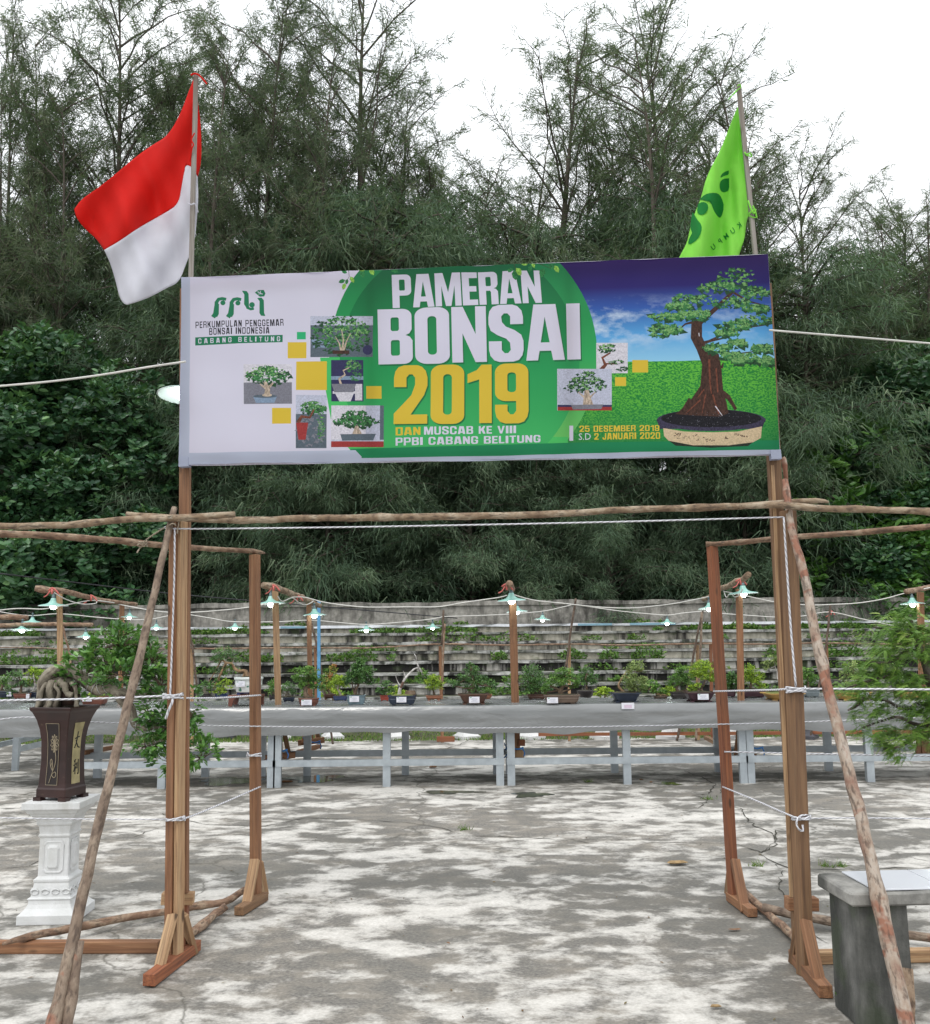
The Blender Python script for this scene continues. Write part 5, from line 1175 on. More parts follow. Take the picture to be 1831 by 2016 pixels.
m = MB(); a, b = coons(mid_e, bot_e, hoist2, fly2, 44, 22, dep); m.add(a, b); m.build('white_half', F_wht, FT, smooth=True).modifiers.new('thickness', 'SOLIDIFY').thickness = .0015
m = MB(); m.tube([Yp(376, 148, D0 - .02), Yp(384, 145, D0 - .025), Yp(394, 150, D0 - .02), Yp(407, 165, D0 - .01)], .0055, 5, sub=3); m.build('red_tie', F_red, FT); m = MB(); m.tube([Yp(383, 262, D0 - .025), Yp(377, 275, D0 - .025), Yp(381, 285, D0 - .025), Yp(378, 292, D0 - .025), Yp(374, 318, D0 - .0)], .004, 5, sub=3); m.build('red_tie', F_red, FT)
m = MB(); m.tube([Yp(370, 400, D0 - .025), Yp(377, 403, D0 - .025), Yp(384, 401, D0 - .02), Yp(390, 418, D0 + .01)], .004, 5, sub=3); m.build('white_tie', F_wht, FT)
pl = MB(); pl.beam(Yp(374.5, 600, D0), Yp(386, 146, D0), .026, .02, V(1, 0, 0), seed=71)
tag(pl.build('flag_pole', M['timber_old'], base=tuple(Yp(374, 560, D0)), bevel=.003), 'thin grey weathered wooden pole of the red and white flag', 'pole', 'wooden flag poles above the banner')
D1 = DTR + .05
pl = MB(); pl.beam(Yp(1493, 560, D1), Yp(1454, 166, D1), .024, .024, V(1, 0, 0), seed=72)
tag(pl.build('flag_pole', M['timber_old'], base=tuple(Yp(1493, 540, D1)), bevel=.003), 'thin grey weathered wooden pole of the bright green flag', 'pole', 'wooden flag poles above the banner')
def gd_(px, py):
    return D1 + .04 + .055 * math.sin((px - 1456) * .055 + (py - 200) * .012) * min(1, (py - 200) / 120 + .05) + .03 * math.sin(px * .11 + py * .02) + .012 * math.sin(px * .21 - py * .03)
gl_e = smooth_poly([(1455, 205), (1447, 222), (1436, 250), (1425, 280), (1410, 312), (1400, 330), (1390, 352), (1380, 392), (1371, 412), (1362, 437), (1356, 462), (1352, 480), (1330, 520)])
gr_e = smooth_poly([(1457, 205), (1461, 235), (1466, 262), (1471, 300), (1474, 335), (1476, 372), (1479, 400), (1476, 420), (1470, 432), (1468, 450), (1466, 470), (1458, 492), (1450, 520)])
FG = thing('flag', 'bright lime green flag with a dark emblem above the right end of the banner', 'flag', tuple(Yp(1480, 500, D1)), 'flags flying above the banner')
m = MB(); nv, nu = 46, 22; vs = []
for j in range(nv + 1):
    l, r = poly_at(gl_e, j / nv), poly_at(gr_e, j / nv)
    for i in range(nu + 1): x = l[0] + (r[0] - l[0]) * i / nu; y = l[1] + (r[1] - l[1]) * i / nu; vs.append(Yp(x, y, gd_(x, y)))
m.add(vs, [(j * (nu + 1) + i, j * (nu + 1) + i + 1, (j + 1) * (nu + 1) + i + 1, (j + 1) * (nu + 1) + i) for j in range(nv) for i in range(nu)])
m.build('cloth', F_grn, FG, smooth=True).modifiers.new('thickness', 'SOLIDIFY').thickness = .0015
TZ = lambda x, y: (899.9 + x * .50852, y * .50852)
ink = [[(1052, 660), (1052, 676), (1036, 680), (1018, 690), (1024, 674), (1038, 664)], [(1053, 690), (1054, 735), (1040, 744), (1026, 744), (1017, 730), (1017, 706), (1030, 692)],
       [(938, 772), (960, 752), (985, 746), (1010, 748), (1024, 764), (1035, 800), (1022, 845), (1008, 838), (992, 812), (984, 786), (966, 770)],
       [(932, 790), (950, 780), (970, 788), (973, 808), (960, 828), (942, 833), (928, 822)], [(912, 820), (928, 848), (948, 872), (946, 900), (930, 928), (905, 945), (893, 944), (899, 920), (912, 905), (902, 882), (906, 850)]]
m = MB()
for p in ink:
    p2 = smooth_poly([TZ(*q) for q in p + p[:1]], 1)[:-1]; cx = sum(q[0] for q in p2) / len(p2); cy = sum(q[1] for q in p2) / len(p2)
    vs = []; n = len(p2); K = 5
    for k in range(K + 1):
        for q in p2: x = cx + (q[0] - cx) * k / K; y = cy + (q[1] - cy) * k / K; vs.append(Yp(x, y, gd_(x, y) - .006))
    m.add(vs, [(k * n + i, k * n + (i + 1) % n, (k + 1) * n + (i + 1) % n, (k + 1) * n + i) for k in range(K) for i in range(n)])
m.build('emblem', F_ink, FG, smooth=True)
# mirrored letters seen through the cloth
m = MB(); seq = 'KUMPU'
for i, ch in enumerate(seq):
    cu = bpy.data.curves.new('t', 'FONT'); cu.body = ch; cu.offset = .01; cu.resolution_u = 2; ob = bpy.data.objects.new('t', cu); COL.objects.link(ob); dg = bpy.context.evaluated_depsgraph_get(); dg.update()
    me = bpy.data.meshes.new_from_object(ob.evaluated_get(dg))
    ux, uy = (-.77, .64), (.64, .77)     # reading direction runs down-left; mirrored
    c0 = TZ(1104 - i * 25, 856 + i * 21); sc_ = 16
    vs = []
    for v in me.vertices:
        x = c0[0] + (v.co.x) * sc_ * ux[0] * .75 + v.co.y * sc_ * (-.5); y = c0[1] + v.co.x * sc_ * uy[0] * 0.95 + -v.co.y * sc_ * .75 + 9
        vs.append(Yp(x, y, gd_(x, y) - .006))
    m.add(vs, [tuple(f.vertices) for f in me.polygons]); bpy.data.objects.remove(ob); bpy.data.curves.remove(cu); bpy.data.meshes.remove(me)
m.build('lettering', F_ink, FG)
m = MB(); m.tube([Yp(1452, 170, D1 - .02), Yp(1456, 166, D1 - .025), Yp(1459, 172, D1 - .02), Yp(1453, 176, D1 - .02), Yp(1446, 185, D1 - .01), Yp(1450, 178, D1 - .01), Yp(1434, 196, D1)], .003, 5, sub=2); m.build('green_tie', F_grn, FG)
m = MB(); m.tube([Yp(1466, 300, D1 - .02), Yp(1470, 304, D1 - .025), Yp(1478, 302, D1 - .02), Yp(1480, 308, D1), Yp(1472, 306, D1 - .03), Yp(1466, 303, D1)], .0045, 5, sub=2); m.build('green_tie', F_grn, FG)
m = MB(); m.tube([Yp(1473, 395, D1 - .02), Yp(1478, 410, D1 - .03), Yp(1484, 420, D1 - .03), Yp(1488, 412, D1 - .02), Yp(1480, 416, D1 - .03), Yp(1474, 424, D1 - .01), Yp(1490, 428, D1 - .02), Yp(1482, 405, D1 - .03)], .005, 5, sub=2); m.build('green_tie', F_grn, FG)
# hanging lamp shade behind the banner at left
# ------------------------------------------------------------------ steel tables and cloth
HT = .885
YF = G(760, 1549).y           # front legs
YR = G(800, 1526).y
t = NT('galvanised_steel'); n1 = t.noise(t.coord('Object'), 7, 5); t.col(t.ramp(n1, [(.3, (.33, .37, .40, 1)), (.7, (.47, .52, .55, 1))])); t.rough(.42); t.b.inputs['Metallic'].default_value = .35; M['steel'] = t.m
t = NT('grey_tarpaulin'); co = t.coord('World', (1, 1, 1)); n1 = t.noise(t.coord('World', (.5, 2, 2)), 3, 5, .6, 1.2); n2 = t.noise(t.coord('World', (.8, 7, 2)), 4, 3, .5, 1.0)
t.col(t.ramp(n1, [(.35, (.18, .188, .188, 1)), (.65, (.22, .228, .228, 1))])); t.rough(.22); t.b.inputs['Specular IOR Level'].default_value = .7; bm = t.n('ShaderNodeBump'); bm.inputs['Distance'].default_value = .03; gm_ = t.n('ShaderNodeNewGeometry'); sz = t.n('ShaderNodeSeparateXYZ'); t.l(gm_.outputs['Normal'], sz.inputs[0]); t.l(t.math('SUBTRACT', .30, t.math('MULTIPLY', t.math('ABSOLUTE', sz.outputs[2]), .24)), bm.inputs['Strength']); t.l(n2, bm.inputs['Height']); t.l(bm.outputs[0], t.b.inputs['Normal']); M['tarp'] = t.m
def channel(mb_, a, b, wd_, dp, ax):
    # C channel: web facing -Y (front), two flanges going back; ax 'x' horizontal / 'z' vertical
    th = .004
    c = (Vector(a) + Vector(b)) / 2; L = (Vector(b) - Vector(a)).length
    if ax == 'z':
        mb_.box(c, (wd_, th, L)); mb_.box(c + V(-wd_ / 2 + th / 2, dp / 2 + th / 2 + .0005, 0), (th, dp, L)); mb_.box(c + V(wd_ / 2 - th / 2, dp / 2 + th / 2 + .0005, 0), (th, dp, L))
        mb_.box(c + V(wd_ / 2 - .012, dp + th / 2 + .0015, 0), (.018, .003, L))
    else:
        mb_.box(c, (L, th, wd_)); mb_.box(c + V(0, dp / 2 + th / 2 + .0005, wd_ / 2 - th / 2), (L, dp, th)); mb_.box(c + V(0, dp / 2 + th / 2 + .0005, -wd_ / 2 + th / 2), (L, dp, th))
def table(label, xs_front, xs_rear, yf, yr, group):
    X = [Yp(x, 1540, yf).x for x in xs_front]; XRr = [Yp(x, 1520, yr).x for x in xs_rear]
    T = thing('steel_table', label, 'table', ((X[0] + X[-1]) / 2, yf, 0), group)
    x0, x1 = X[0], X[-1]
    for x in X:
        m = MB(); channel(m, (x, yf, .0), (x, yf, HT - .05), .085, .06, 'z'); m.build('leg', M['steel'], T)
    for x in XRr:
        m = MB(); channel(m, (x, yr, .0), (x, yr, HT - .05), .085, .06, 'z'); m.build('leg', M['steel'], T)
    for y in (yf - .008, yr - .008):
        m = MB(); channel(m, (x0 - .05, y, .262), (x1 + .05, y, .262), .072, .045, 'x'); m.build('rail', M['steel'], T)
        m = MB(); channel(m, (x0 - .05, y, HT - .09), (x1 + .05, y, HT - .09), .07, .04, 'x'); m.build('rail', M['steel'], T)
    for x in (x0, x1):
        m = MB(); m.box((x, (yf + yr) / 2 + .05, .262), (.05, yr - yf - .12, .05)); m.build('cross_rail', M['steel'], T)
    m = MB(); m.box(((x0 + x1) / 2, (yf + yr) / 2 + .02, HT - .03), (x1 - x0 + .04, yr - yf + .06, .03)); m.build('table_top', M['steel'], T)
    return T
GT = 'grey steel tables in the long row'
table('left steel table of the long row, behind the left gate posts', (92, 317, 533), (190, 403, 515), YF, YR, GT)
table('steel table left of the middle lamp post, three front legs in view', (545, 761, 985), (604, 798, 978), YF, YR, GT)
table('steel table right of the middle lamp post, tied to it with blue string', (1007, 1236, 1466), (1003, 1211, 1416), YF, YR, GT)
table('right steel table of the long row, behind the right main post', (1480, 1716, 1945), (1480, 1634, 1880), YF, YR, GT)
CX0, CX1 = Yp(-70, 1400, YF).x, Yp(1990, 1400, YF).x
m = MB(); nx = 260; rr = random.Random(2)
yf = YF - .075; yb_ = Yp(900, 1376.5, 1).y
yb_ = G(900, 1376.5, HT).y
def hem(x): return .295 + .018 * math.sin(x * 1.9) + .010 * math.sin(x * 6.3 + 1) + .006 * math.sin(x * 13)
vs, fs = [], []
rows = [(yb_ + .03, HT - .15)] + [(yb_ + .025 + (yf + .02 - yb_ - .025) * q / 26, HT) for q in range(27)] + [(yf, HT - .012), (yf - .006, HT - .06), (yf - .010, HT - .068)] + [(yf - .012, HT - .068 - .03 * q) for q in range(1, 7)] + [(yf - .008, None)]
nr = len(rows)
for i in range(nx + 1):
    x = CX0 + (CX1 - CX0) * i / nx
    for j, (y, z) in enumerate(rows):
        w = noise.noise(Vector((x * 2.2, j * .4 + x * .8, 1))); w2 = noise.noise(Vector((x * 5, j * .6, 5)))
        hem_ = z is None
        if hem_: z = HT - hem(x)
        dz = dy = 0
        if 1 < j < 27:
            ph = y * 62 + 5 * noise.noise(Vector((x * .9, y * 1.5, 2))) + x * 2.6 * noise.noise(Vector((x * .25, 0, 7)))
            dz = .021 * max(0, math.sin(ph)) ** 2 * (.3 + .9 * abs(noise.noise(Vector((x * 1.3, y * 4, 4))))) + .004 * abs(w)
        if j > 28: dy = (.012 * w + .010 * noise.noise(Vector((x * .9 + z * 3, z * 22, 8)))) * min(1, (j - 28) / 4)
        if j == 31: dz = 0
        vs.append((x, y + dy, z + dz))
k = len(rows)
fs = [(i * k + j, i * k + j + 1, (i + 1) * k + j + 1, (i + 1) * k + j) for i in range(nx) for j in range(k - 1)]
m.add(vs, fs); o = m.build('tablecloth', M['tarp'], smooth=True, base=(0, YF, 0))
tag(o, 'long grey plastic sheet covering the row of steel tables and hanging down in front', 'tablecloth')
# oblique table at the far left
zr = .25
T = thing('steel_table', 'steel table partly seen at the left edge, standing at an angle behind the row', 'table', tuple(G(32, 1487)))
a = G(-120, 1535); b = G(32, 1487); c_ = G(150, 1465)
for p in (a, b, c_):
    m = MB(); channel(m, (p.x, p.y, 0), (p.x, p.y, .83), .075, .05, 'z'); m.build('leg', M['steel'], T)
    q = p + V(.55, .75, 0); m = MB(); channel(m, (q.x, q.y, 0), (q.x, q.y, .83), .075, .05, 'z'); m.build('leg', M['steel'], T)
m = MB(); m.beam(a + V(0, 0, .26), c_ + V(0, 0, .26), .04, .07, (c_ - a).cross(V(0, 0, 1)), seed=3); m.build('rail', M['steel'], T)
m = MB(); m.beam(a + V(.55, .75, .26), c_ + V(.55, .75, .26), .04, .07, (c_ - a).cross(V(0, 0, 1)), seed=3); m.build('rail', M['steel'], T)
ob = MB(); dr = (c_ - a).normalized(); a2, c2 = a - dr * .3 , c_ + dr * .3
nrm = V(dr.y, -dr.x, 0) * .06; back = V(.6, .85, 0)
vs, fs = [], []
for i in range(41):
    p = a2.lerp(c2, i / 40); w = .01 * math.sin(i * 1.3)
    vs += [p + back + V(0, 0, .86), p + nrm + V(0, 0, .87 + w * .3), p + nrm * 1.4 + V(0, w, .72), p + nrm * 1.3 + V(0, w, .52 + w)]
ob.add(vs, [(i * 4 + j, i * 4 + j + 1, i * 4 + j + 5, i * 4 + j + 4) for i in range(40) for j in range(3)])
tag(ob.build('tablecloth', M['tarp'], smooth=True, base=tuple(b)), 'grey plastic sheet on the oblique table at the left edge', 'tablecloth')

# ------------------------------------------------------------------ pots and bonsai
def m_glaze(name, c, rough=.35, var=.2):
    t = NT(name); n = t.noise(t.coord('Object'), 14, 5, .6); t.col(t.ramp(n, [(.3, tuple(x * (1 - var) for x in c[:3]) + (1,)), (.7, tuple(x * (1 + var) for x in c[:3]) + (1,))])); t.rough(rough); t.bump(n, .15, .004); return t.m
PG = {'brown': m_glaze('glaze_brown', (.095, .045, .03, 1)), 'redbrown': m_glaze('glaze_redbrown', (.16, .055, .035, 1)), 'navy': m_glaze('glaze_navy', (.022, .032, .055, 1), .22), 'slate': m_glaze('glaze_slate', (.13, .19, .22, 1), .25), 'terra': m_glaze('terracotta', (.36, .15, .085, 1), .7),
      'red': m_glaze('glaze_red', (.30, .05, .03, 1), .4), 'dark': m_glaze('glaze_dark', (.04, .035, .035, 1), .4), 'plum': m_glaze('glaze_plum', (.055, .022, .03, 1), .25), 'ochre': m_glaze('glaze_ochre', (.46, .27, .08, 1), .4), 'grey': m_glaze('glaze_grey', (.16, .19, .20, 1), .4), 'taupe': m_glaze('unglazed_taupe', (.14, .10, .075, 1), .7), 'blue': m_glaze('glaze_blue', (.03, .05, .13, 1), .25)}
M['soil_pot'] = m_plain('pot_soil_moss', (.05, .045, .025, 1), .95, .5, 40, bump=.5)
M['moss'] = m_plain('moss', (.14, .16, .035, 1), .95, .5, 60, bump=.6)
M['card'] = m_plain('white_card', (.72, .72, .78, 1), .4, .05, 30)
M['card_print'] = m_plain('card_print', (.30, .33, .42, 1), .6)
M['card_green'] = m_plain('card_green_print', (.12, .35, .20, 1), .6)
M['card_red'] = m_plain('card_pink_print', (.55, .22, .42, 1), .6)
TB = {'brown': m_bark('bonsai_trunk', [(.05, .03, .02, 1), (.12, .08, .05, 1), (.22, .16, .11, 1), (.09, .06, .04, 1)], (.2, .14, .1, 1), .7),
      'pale': m_bark('bonsai_trunk_pale', [(.13, .11, .08, 1), (.27, .24, .18, 1), (.40, .36, .28, 1), (.20, .17, .12, 1)], (.45, .42, .36, 1), .68),
      'tan': m_bark('bonsai_trunk_tan', [(.14, .08, .04, 1), (.27, .17, .09, 1), (.38, .26, .15, 1), (.20, .12, .06, 1)], (.45, .36, .25, 1), .68),
      'jin': m_bark('deadwood', [(.16, .14, .13, 1), (.45, .43, .41, 1), (.68, .66, .64, 1), (.30, .26, .23, 1)], (.14, .08, .06, 1), .56)}
LF = {'deep': m_leaf('bonsai_leaf_deep', [(0.021, 0.056, 0.021, 1), (0.053, 0.131, 0.039, 1), (0.105, 0.229, 0.061, 1), (0.211, 0.386, 0.105, 1)], .4, .2, .5),
      'mid': m_leaf('bonsai_leaf_mid', [(0.035, 0.079, 0.021, 1), (0.088, 0.194, 0.044, 1), (0.176, 0.351, 0.070, 1), (0.334, 0.545, 0.124, 1)], .45, .25, .45),
      'lime': m_leaf('bonsai_leaf_lime', [(0.088, 0.140, 0.018, 1), (0.211, 0.334, 0.035, 1), (0.386, 0.562, 0.053, 1), (0.632, 0.750, 0.088, 1)], .5, .3, .4),
      'pale': m_leaf('bonsai_leaf_pale', [(0.070, 0.105, 0.035, 1), (0.176, 0.246, 0.088, 1), (0.351, 0.456, 0.157, 1), (0.632, 0.702, 0.316, 1)], .5, .25, .4),
      'redmix': m_leaf('bonsai_leaf_red', [(0.105, 0.157, 0.035, 1), (0.176, 0.299, 0.053, 1), (0.386, 0.351, 0.088, 1), (0.737, 0.088, 0.088, 1)], .5, .25, .4)}
def bonsai(label, pot, px0, px1, pyt, pyb, shape, pads, trunk, leaf='mid', tk='brown', n=900, ls=.026, card=None, depth=None, seed=1, moss=False, group='bonsai trees set out on the grey tables', trunks=None, tr=.018, tp='kite', stand=None, dj=.9):
    """pot px extents/ heights are sightings of where the real pot stands on the table; pads = crown lobes"""
    rr = random.Random(seed); g = np.random.default_rng(seed)
    xc = (px0 + px1) / 2
    P0 = G(xc, pyb, HT + .006); d = depth or P0.y
    if depth: P0 = Yp(xc, pyb, d)
    s = (ray(xc, pyb).y and d / F) * 1.0   # metres per px
    w = (px1 - px0) * s; h = max(.03, (pyb - pyt) * s)
    zb = P0.z
    dm_ = {'rect': .68, 'oval': .7, 'round': 1.0, 'low': .7, 'flare': .9}[shape] * w / 2 * (1 if shape != 'round' else 1)
    yc = d + dm_ * .9; c = V(P0.x, yc, zb)
    T = thing('potted_bonsai', label, 'bonsai', tuple(c), group)
    ex = 7 if shape in ('rect', 'flare') else (2.6 if shape == 'oval' or shape == 'low' else 2)
    hw = w / 2; m = MB()
    if shape == 'flare': prof = [(0.012, hw * .62, dm_ * .62), (h * .3, hw * .70, dm_ * .7), (h * .75, hw * .86, dm_ * .86), (h * .88, hw * .9, dm_ * .9), (h * .9, hw, dm_), (h, hw, dm_), (h, hw * .92, dm_ * .9), (h * .9, hw * .9, dm_ * .88)]
    elif shape == 'round': prof = [(.0, hw * .55, dm_ * .55), (.012, hw * .6, dm_ * .6), (h * .35, hw * .86, dm_ * .86), (h * .8, hw * .96, dm_ * .96), (h * .88, hw, dm_), (h, hw, dm_), (h, hw * .9, dm_ * .9), (h * .88, hw * .88, dm_ * .88)]
    else: prof = [(.012, hw * .8, dm_ * .8), (h * .2, hw * .85, dm_ * .85), (h * .55, hw * .93, dm_ * .93), (h * .58, hw * .955, dm_ * .955), (h * .64, hw * .93, dm_ * .93), (h * .84, hw * .95, dm_ * .95), (h * .86, hw, dm_), (h, hw, dm_), (h, hw * .92, dm_ * .9), (h * .88, hw * .9, dm_ * .88)]
    m.loft(c, prof, 36, ex, closed_top=False)
    potm = PG[pot] if isinstance(pot, str) else pot
    po = m.build('pot', potm, T, smooth=(shape in ('round', 'oval', 'low')))
    if shape != 'round':
        m = MB()
        for sx in (-1, 1):
            for sy in (-1, 1): m.box(c + V(sx * hw * .58, sy * dm_ * .58, .007), (hw * .24, dm_ * .22, .014))
        m.build('pot_foot', potm, po)
    m = MB(); m.loft(c, [(h * .86, hw * .9, dm_ * .88), (h * .95 + .004, hw * .75, dm_ * .7), (h + .010, hw * .3, dm_ * .3)], 24, ex, closed_bot=False); m.build('soil', M['moss'] if moss else M['soil_pot'], T, smooth=True)
    if card:
        cx0, cx1, cy0, cy1 = card; yy = yc - dm_ - .006
        a, b = Yp(cx0, cy1, yy), Yp(cx1, cy0, yy); cm_ = MB(); cm_.box(((a.x + b.x) / 2, yy, (a.z + b.z) / 2), (b.x - a.x, .0015, b.z - a.z)); co_ = cm_.build('name_card', M['card'], T)
        cw, ch = b.x - a.x, b.z - a.z
        m = MB()
        for q in range(4): m.box((a.x + cw * (.52 + .03 * math.sin(q * 5)), yy - .0016, b.z - ch * (.30 + .17 * q)), (cw * (.5 + .2 * math.sin(q * 2.7)), .0006, ch * .035))
        m.build('print_lines', M['card_print'], co_)
        m = MB(); m.box((a.x + cw * .16, yy - .0016, b.z - ch * .14), (cw * .16, .0006, ch * .14)); m.build('card_logo', M['card_green'], co_)
    # trunk and limbs
    tp0 = V(Yp(trunk[0][0], trunk[0][1], yc).x, yc, zb + h * .9)
    path = [tp0 - V(0, 0, .01)] + [Yp(x, y, yc + rr.uniform(-.02, .02)) for x, y in trunk[1:]]
    nt_ = len(path); rads = [tr * (1.35 if i == 0 else 1.0 - .62 * i / (nt_ - 1)) for i in range(nt_)]
    m = MB(); m.tube(path, rads, 9, sub=5, jit=.12, seed=seed)
    for ex_ in (trunks or []):
        q = [Yp(x, y, yc + rr.uniform(-.04, .04)) for x, y in ex_[0]]; m.tube(q, [ex_[1] * (1 - .6 * i / (len(q) - 1)) for i in range(len(q))], 7, sub=4, jit=.12, seed=seed + 3)
    if not trunks or tk != 'jin':
        for k in range(5):
            a = k * 1.26 + rr.random(); m.tube([tp0 + V(0, 0, .012), tp0 + V(math.cos(a) * tr * 1.8, math.sin(a) * tr * 1.8, .006), tp0 + V(math.cos(a) * tr * 3.2, math.sin(a) * tr * 3.2, -.008)], [tr * .6, tr * .38, tr * .15], 6, sub=2)
    Ps, Ds, Ns, Ts = [], [], [], []
    area = sum(p[2] * p[3] for p in pads) or 1
    for (x, y, rx, ry) in pads:
        dy = rr.uniform(-.06, .06) * dj; cc = Yp(x, y, yc + dy); a_, b_ = rx * s, ry * s; e_ = min(a_, .16) * .8
        src = min(path, key=lambda q: (q - cc).length); mid = src.lerp(cc, .55) + V(0, 0, -.012)
        m.tube([src, mid, cc + V(0, 0, -b_ * .5)], [tr * .42, tr * .28, tr * .14], 6, sub=3, jit=.1)
        for q in range(5):
            e2 = cc + V(rr.uniform(-.75, .75) * a_, rr.uniform(-.6, .6) * e_, rr.uniform(-.4, .3) * b_); m.tube([cc + V(0, 0, -b_ * .5), cc.lerp(e2, .5) + V(0, 0, -b_ * .25), e2], [tr * .16, tr * .1, tr * .05], 4, cap=False)
        nn = int(n * rx * ry / area); v = norm(g.normal(0, 1, (nn, 3))); rad = g.random((nn, 1)) ** .33
        # clumpiness: leaves gather round twig tips
        nk = max(6, nn // 14); kc = norm(g.normal(0, 1, (nk, 3))) * g.random((nk, 1)) ** .38; ki = g.integers(0, nk, nn)
        u = kc[ki] * .93 + g.normal(0, .13, (nn, 3)); p = np.array(cc)[None] + u * np.array([a_, e_, b_])[None]
        Ps.append(p); dd = u * np.array([1, 1, .8]) + g.normal(0, .6, (nn, 3)) + np.array([0, 0, .15]); Ds.append(dd)
        Ns.append(u * .5 + g.normal(0, .35, (nn, 3)) + np.array([0, 0, .8])); Ts.append(np.clip(g.random(nk)[ki] * .55 + g.normal(.22, .13, nn) + .12 * u[:, 2], 0, 1))
    m.build('trunk', TB[tk], T, smooth=True)
    if Ps:
        P = np.concatenate(Ps); nn = len(P)
        foliage('foliage', P, np.concatenate(Ds), np.concatenate(Ns), g.uniform(.7, 1.3, nn) * ls, g.uniform(.5, .75, nn) * ls, tp, LF[leaf], T, np.concatenate(Ts))
    return T
B = bonsai
# left end of the row
B('small dark green bonsai in a brown pot with a white card near the left edge', 'redbrown', 24, 54, 1366, 1376, 'rect', [(35, 1330, 17, 12), (50, 1345, 14, 9), (22, 1352, 10, 6), (30, 1362, 14, 5)], [(40, 1366), (42, 1352), (38, 1335)], 'deep', n=700, card=(51, 58, 1366, 1375), depth=12.6, seed=2)
B('wide navy pot with low bonsai cut by the left edge', 'navy', -14, 26, 1361, 1375, 'oval', [(5, 1340, 18, 12), (12, 1352, 14, 7)], [(2, 1361), (4, 1350), (2, 1338)], 'mid', n=600, card=(13, 23, 1362, 1371), depth=12.9, seed=3)
B('yellow green bonsai in a navy pot behind the big root bonsai at left', 'navy', 52, 74, 1363, 1375, 'oval', [(66, 1322, 16, 10), (82, 1330, 16, 11), (60, 1340, 12, 8)], [(64, 1363), (69, 1350), (66, 1330)], 'lime', 'jin', n=800, depth=12.8, seed=4)
B('low mossy bonsai in a shallow brown pot behind the trunk of the big ficus bonsai', 'redbrown', 157, 204, 1372, 1389, 'rect', [(194, 1366, 12, 5), (178, 1368, 10, 3)], [(185, 1372), (187, 1368), (190, 1364)], 'lime', n=260, card=(162, 181, 1371, 1381), seed=5, moss=True)
# porcelain pot on a wooden stand
t = NT('blue_white_porcelain'); co = t.coord('Object'); n1 = t.noise(co, 17, 4, .6); sx = t.n('ShaderNodeSeparateXYZ'); t.l(co, sx.inputs[0])
zst = HT + .006 + .115; zr_ = t.ramp(t.math('MULTIPLY', sx.outputs[2], 4.2), [(.0, WH), (.10, WH), (.11, BL), (.83, BL), (.84, WH), (.95, WH), (.955, BL), (1, BL)], 'CONSTANT')
c = t.mix(t.ramp(n1, [(.62, BL), (.64, WH)]), (.60, .64, .62, 1), (.05, .17, .12, 1)); c = t.mix(zr_, c, (.05, .065, .17, 1)); t.col(c); t.rough(.2)
T = B('twisted bonsai leaning left in a blue and white porcelain pot on a stand', t.m, 457, 513, 1334.5, 1368, 'oval',
      [(442, 1285, 26, 11), (428, 1297, 15, 8), (458, 1296, 14, 7), (424, 1318, 14, 6), (437, 1326, 12, 5), (448, 1312, 12, 5), (408, 1345, 12, 5), (420, 1352, 14, 6), (430, 1338, 12, 5)],
      [(488, 1334), (484, 1322), (470, 1321), (462, 1316), (456, 1307), (444, 1304), (437, 1298)], 'deep', 'tan', n=2300, ls=.02, card=(465, 482, 1341, 1352), depth=G(478, 1391, HT).y, seed=6, trunks=[([(478, 1334), (484, 1322), (490, 1334)], .012), ([(456, 1308), (440, 1320), (428, 1336), (412, 1348)], .008)], tr=.024)
yS = T.location.y; a = Yp(449, 1390, yS - .13); b = Yp(511, 1390, yS - .13); zb = T.location.z
W_ = b.x - a.x
S = thing('wooden_stand', 'carved dark red wooden stand under the blue and white porcelain pot', 'stand', ((a.x + b.x) / 2, yS, HT + .004))
m = MB(); m.box(((a.x + b.x) / 2, yS, zb - .014), (W_ * 1.0, .30, .026)); m.build('stand_top', PG['redbrown'], S, bevel=.004)
for sx_ in (-1, 1):
    for sy_ in (-1, 1):
        x = (a.x + b.x) / 2 + sx_ * (W_ / 2 - .025); y = yS + sy_ * .12; m = MB()
        m.rings([[V(x - .02 - sx_ * 0, y - .02, HT + .007), V(x + .02, y - .02, HT + .007), V(x + .02, y + .02, HT + .007), V(x - .02, y + .02, HT + .007)], [V(x - .028 - sx_ * .01, y - .022, zb - .05), V(x + .028 - sx_ * .01, y - .022, zb - .05), V(x + .028 - sx_ * .01, y + .022, zb - .05), V(x - .028 - sx_ * .01, y + .022, zb - .05)], [V(x - .045 - sx_ * .02, y - .022, zb - .028), V(x + .045 - sx_ * .02, y - .022, zb - .028), V(x + .045 - sx_ * .02, y + .022, zb - .028), V(x - .045 - sx_ * .02, y + .022, zb - .028)]])
        m.build('leg', PG['redbrown'], S)
B('feathery yellow green small tree behind the porcelain pot', 'blue', 421, 447, 1366, 1377, 'oval', [(440, 1352, 20, 10), (430, 1362, 18, 6), (447, 1342, 12, 8)], [(434, 1366), (436, 1356), (440, 1348)], 'lime', n=800, seed=7, ls=.022)
B('thin pale trunked small tree left of the porcelain pot', 'dark', 394, 414, 1366, 1377, 'oval', [(402, 1345, 11, 7), (412, 1355, 9, 6), (396, 1358, 8, 5)], [(404, 1366), (403, 1356), (406, 1344)], 'deep', 'pale', n=500, seed=8, ls=.022)
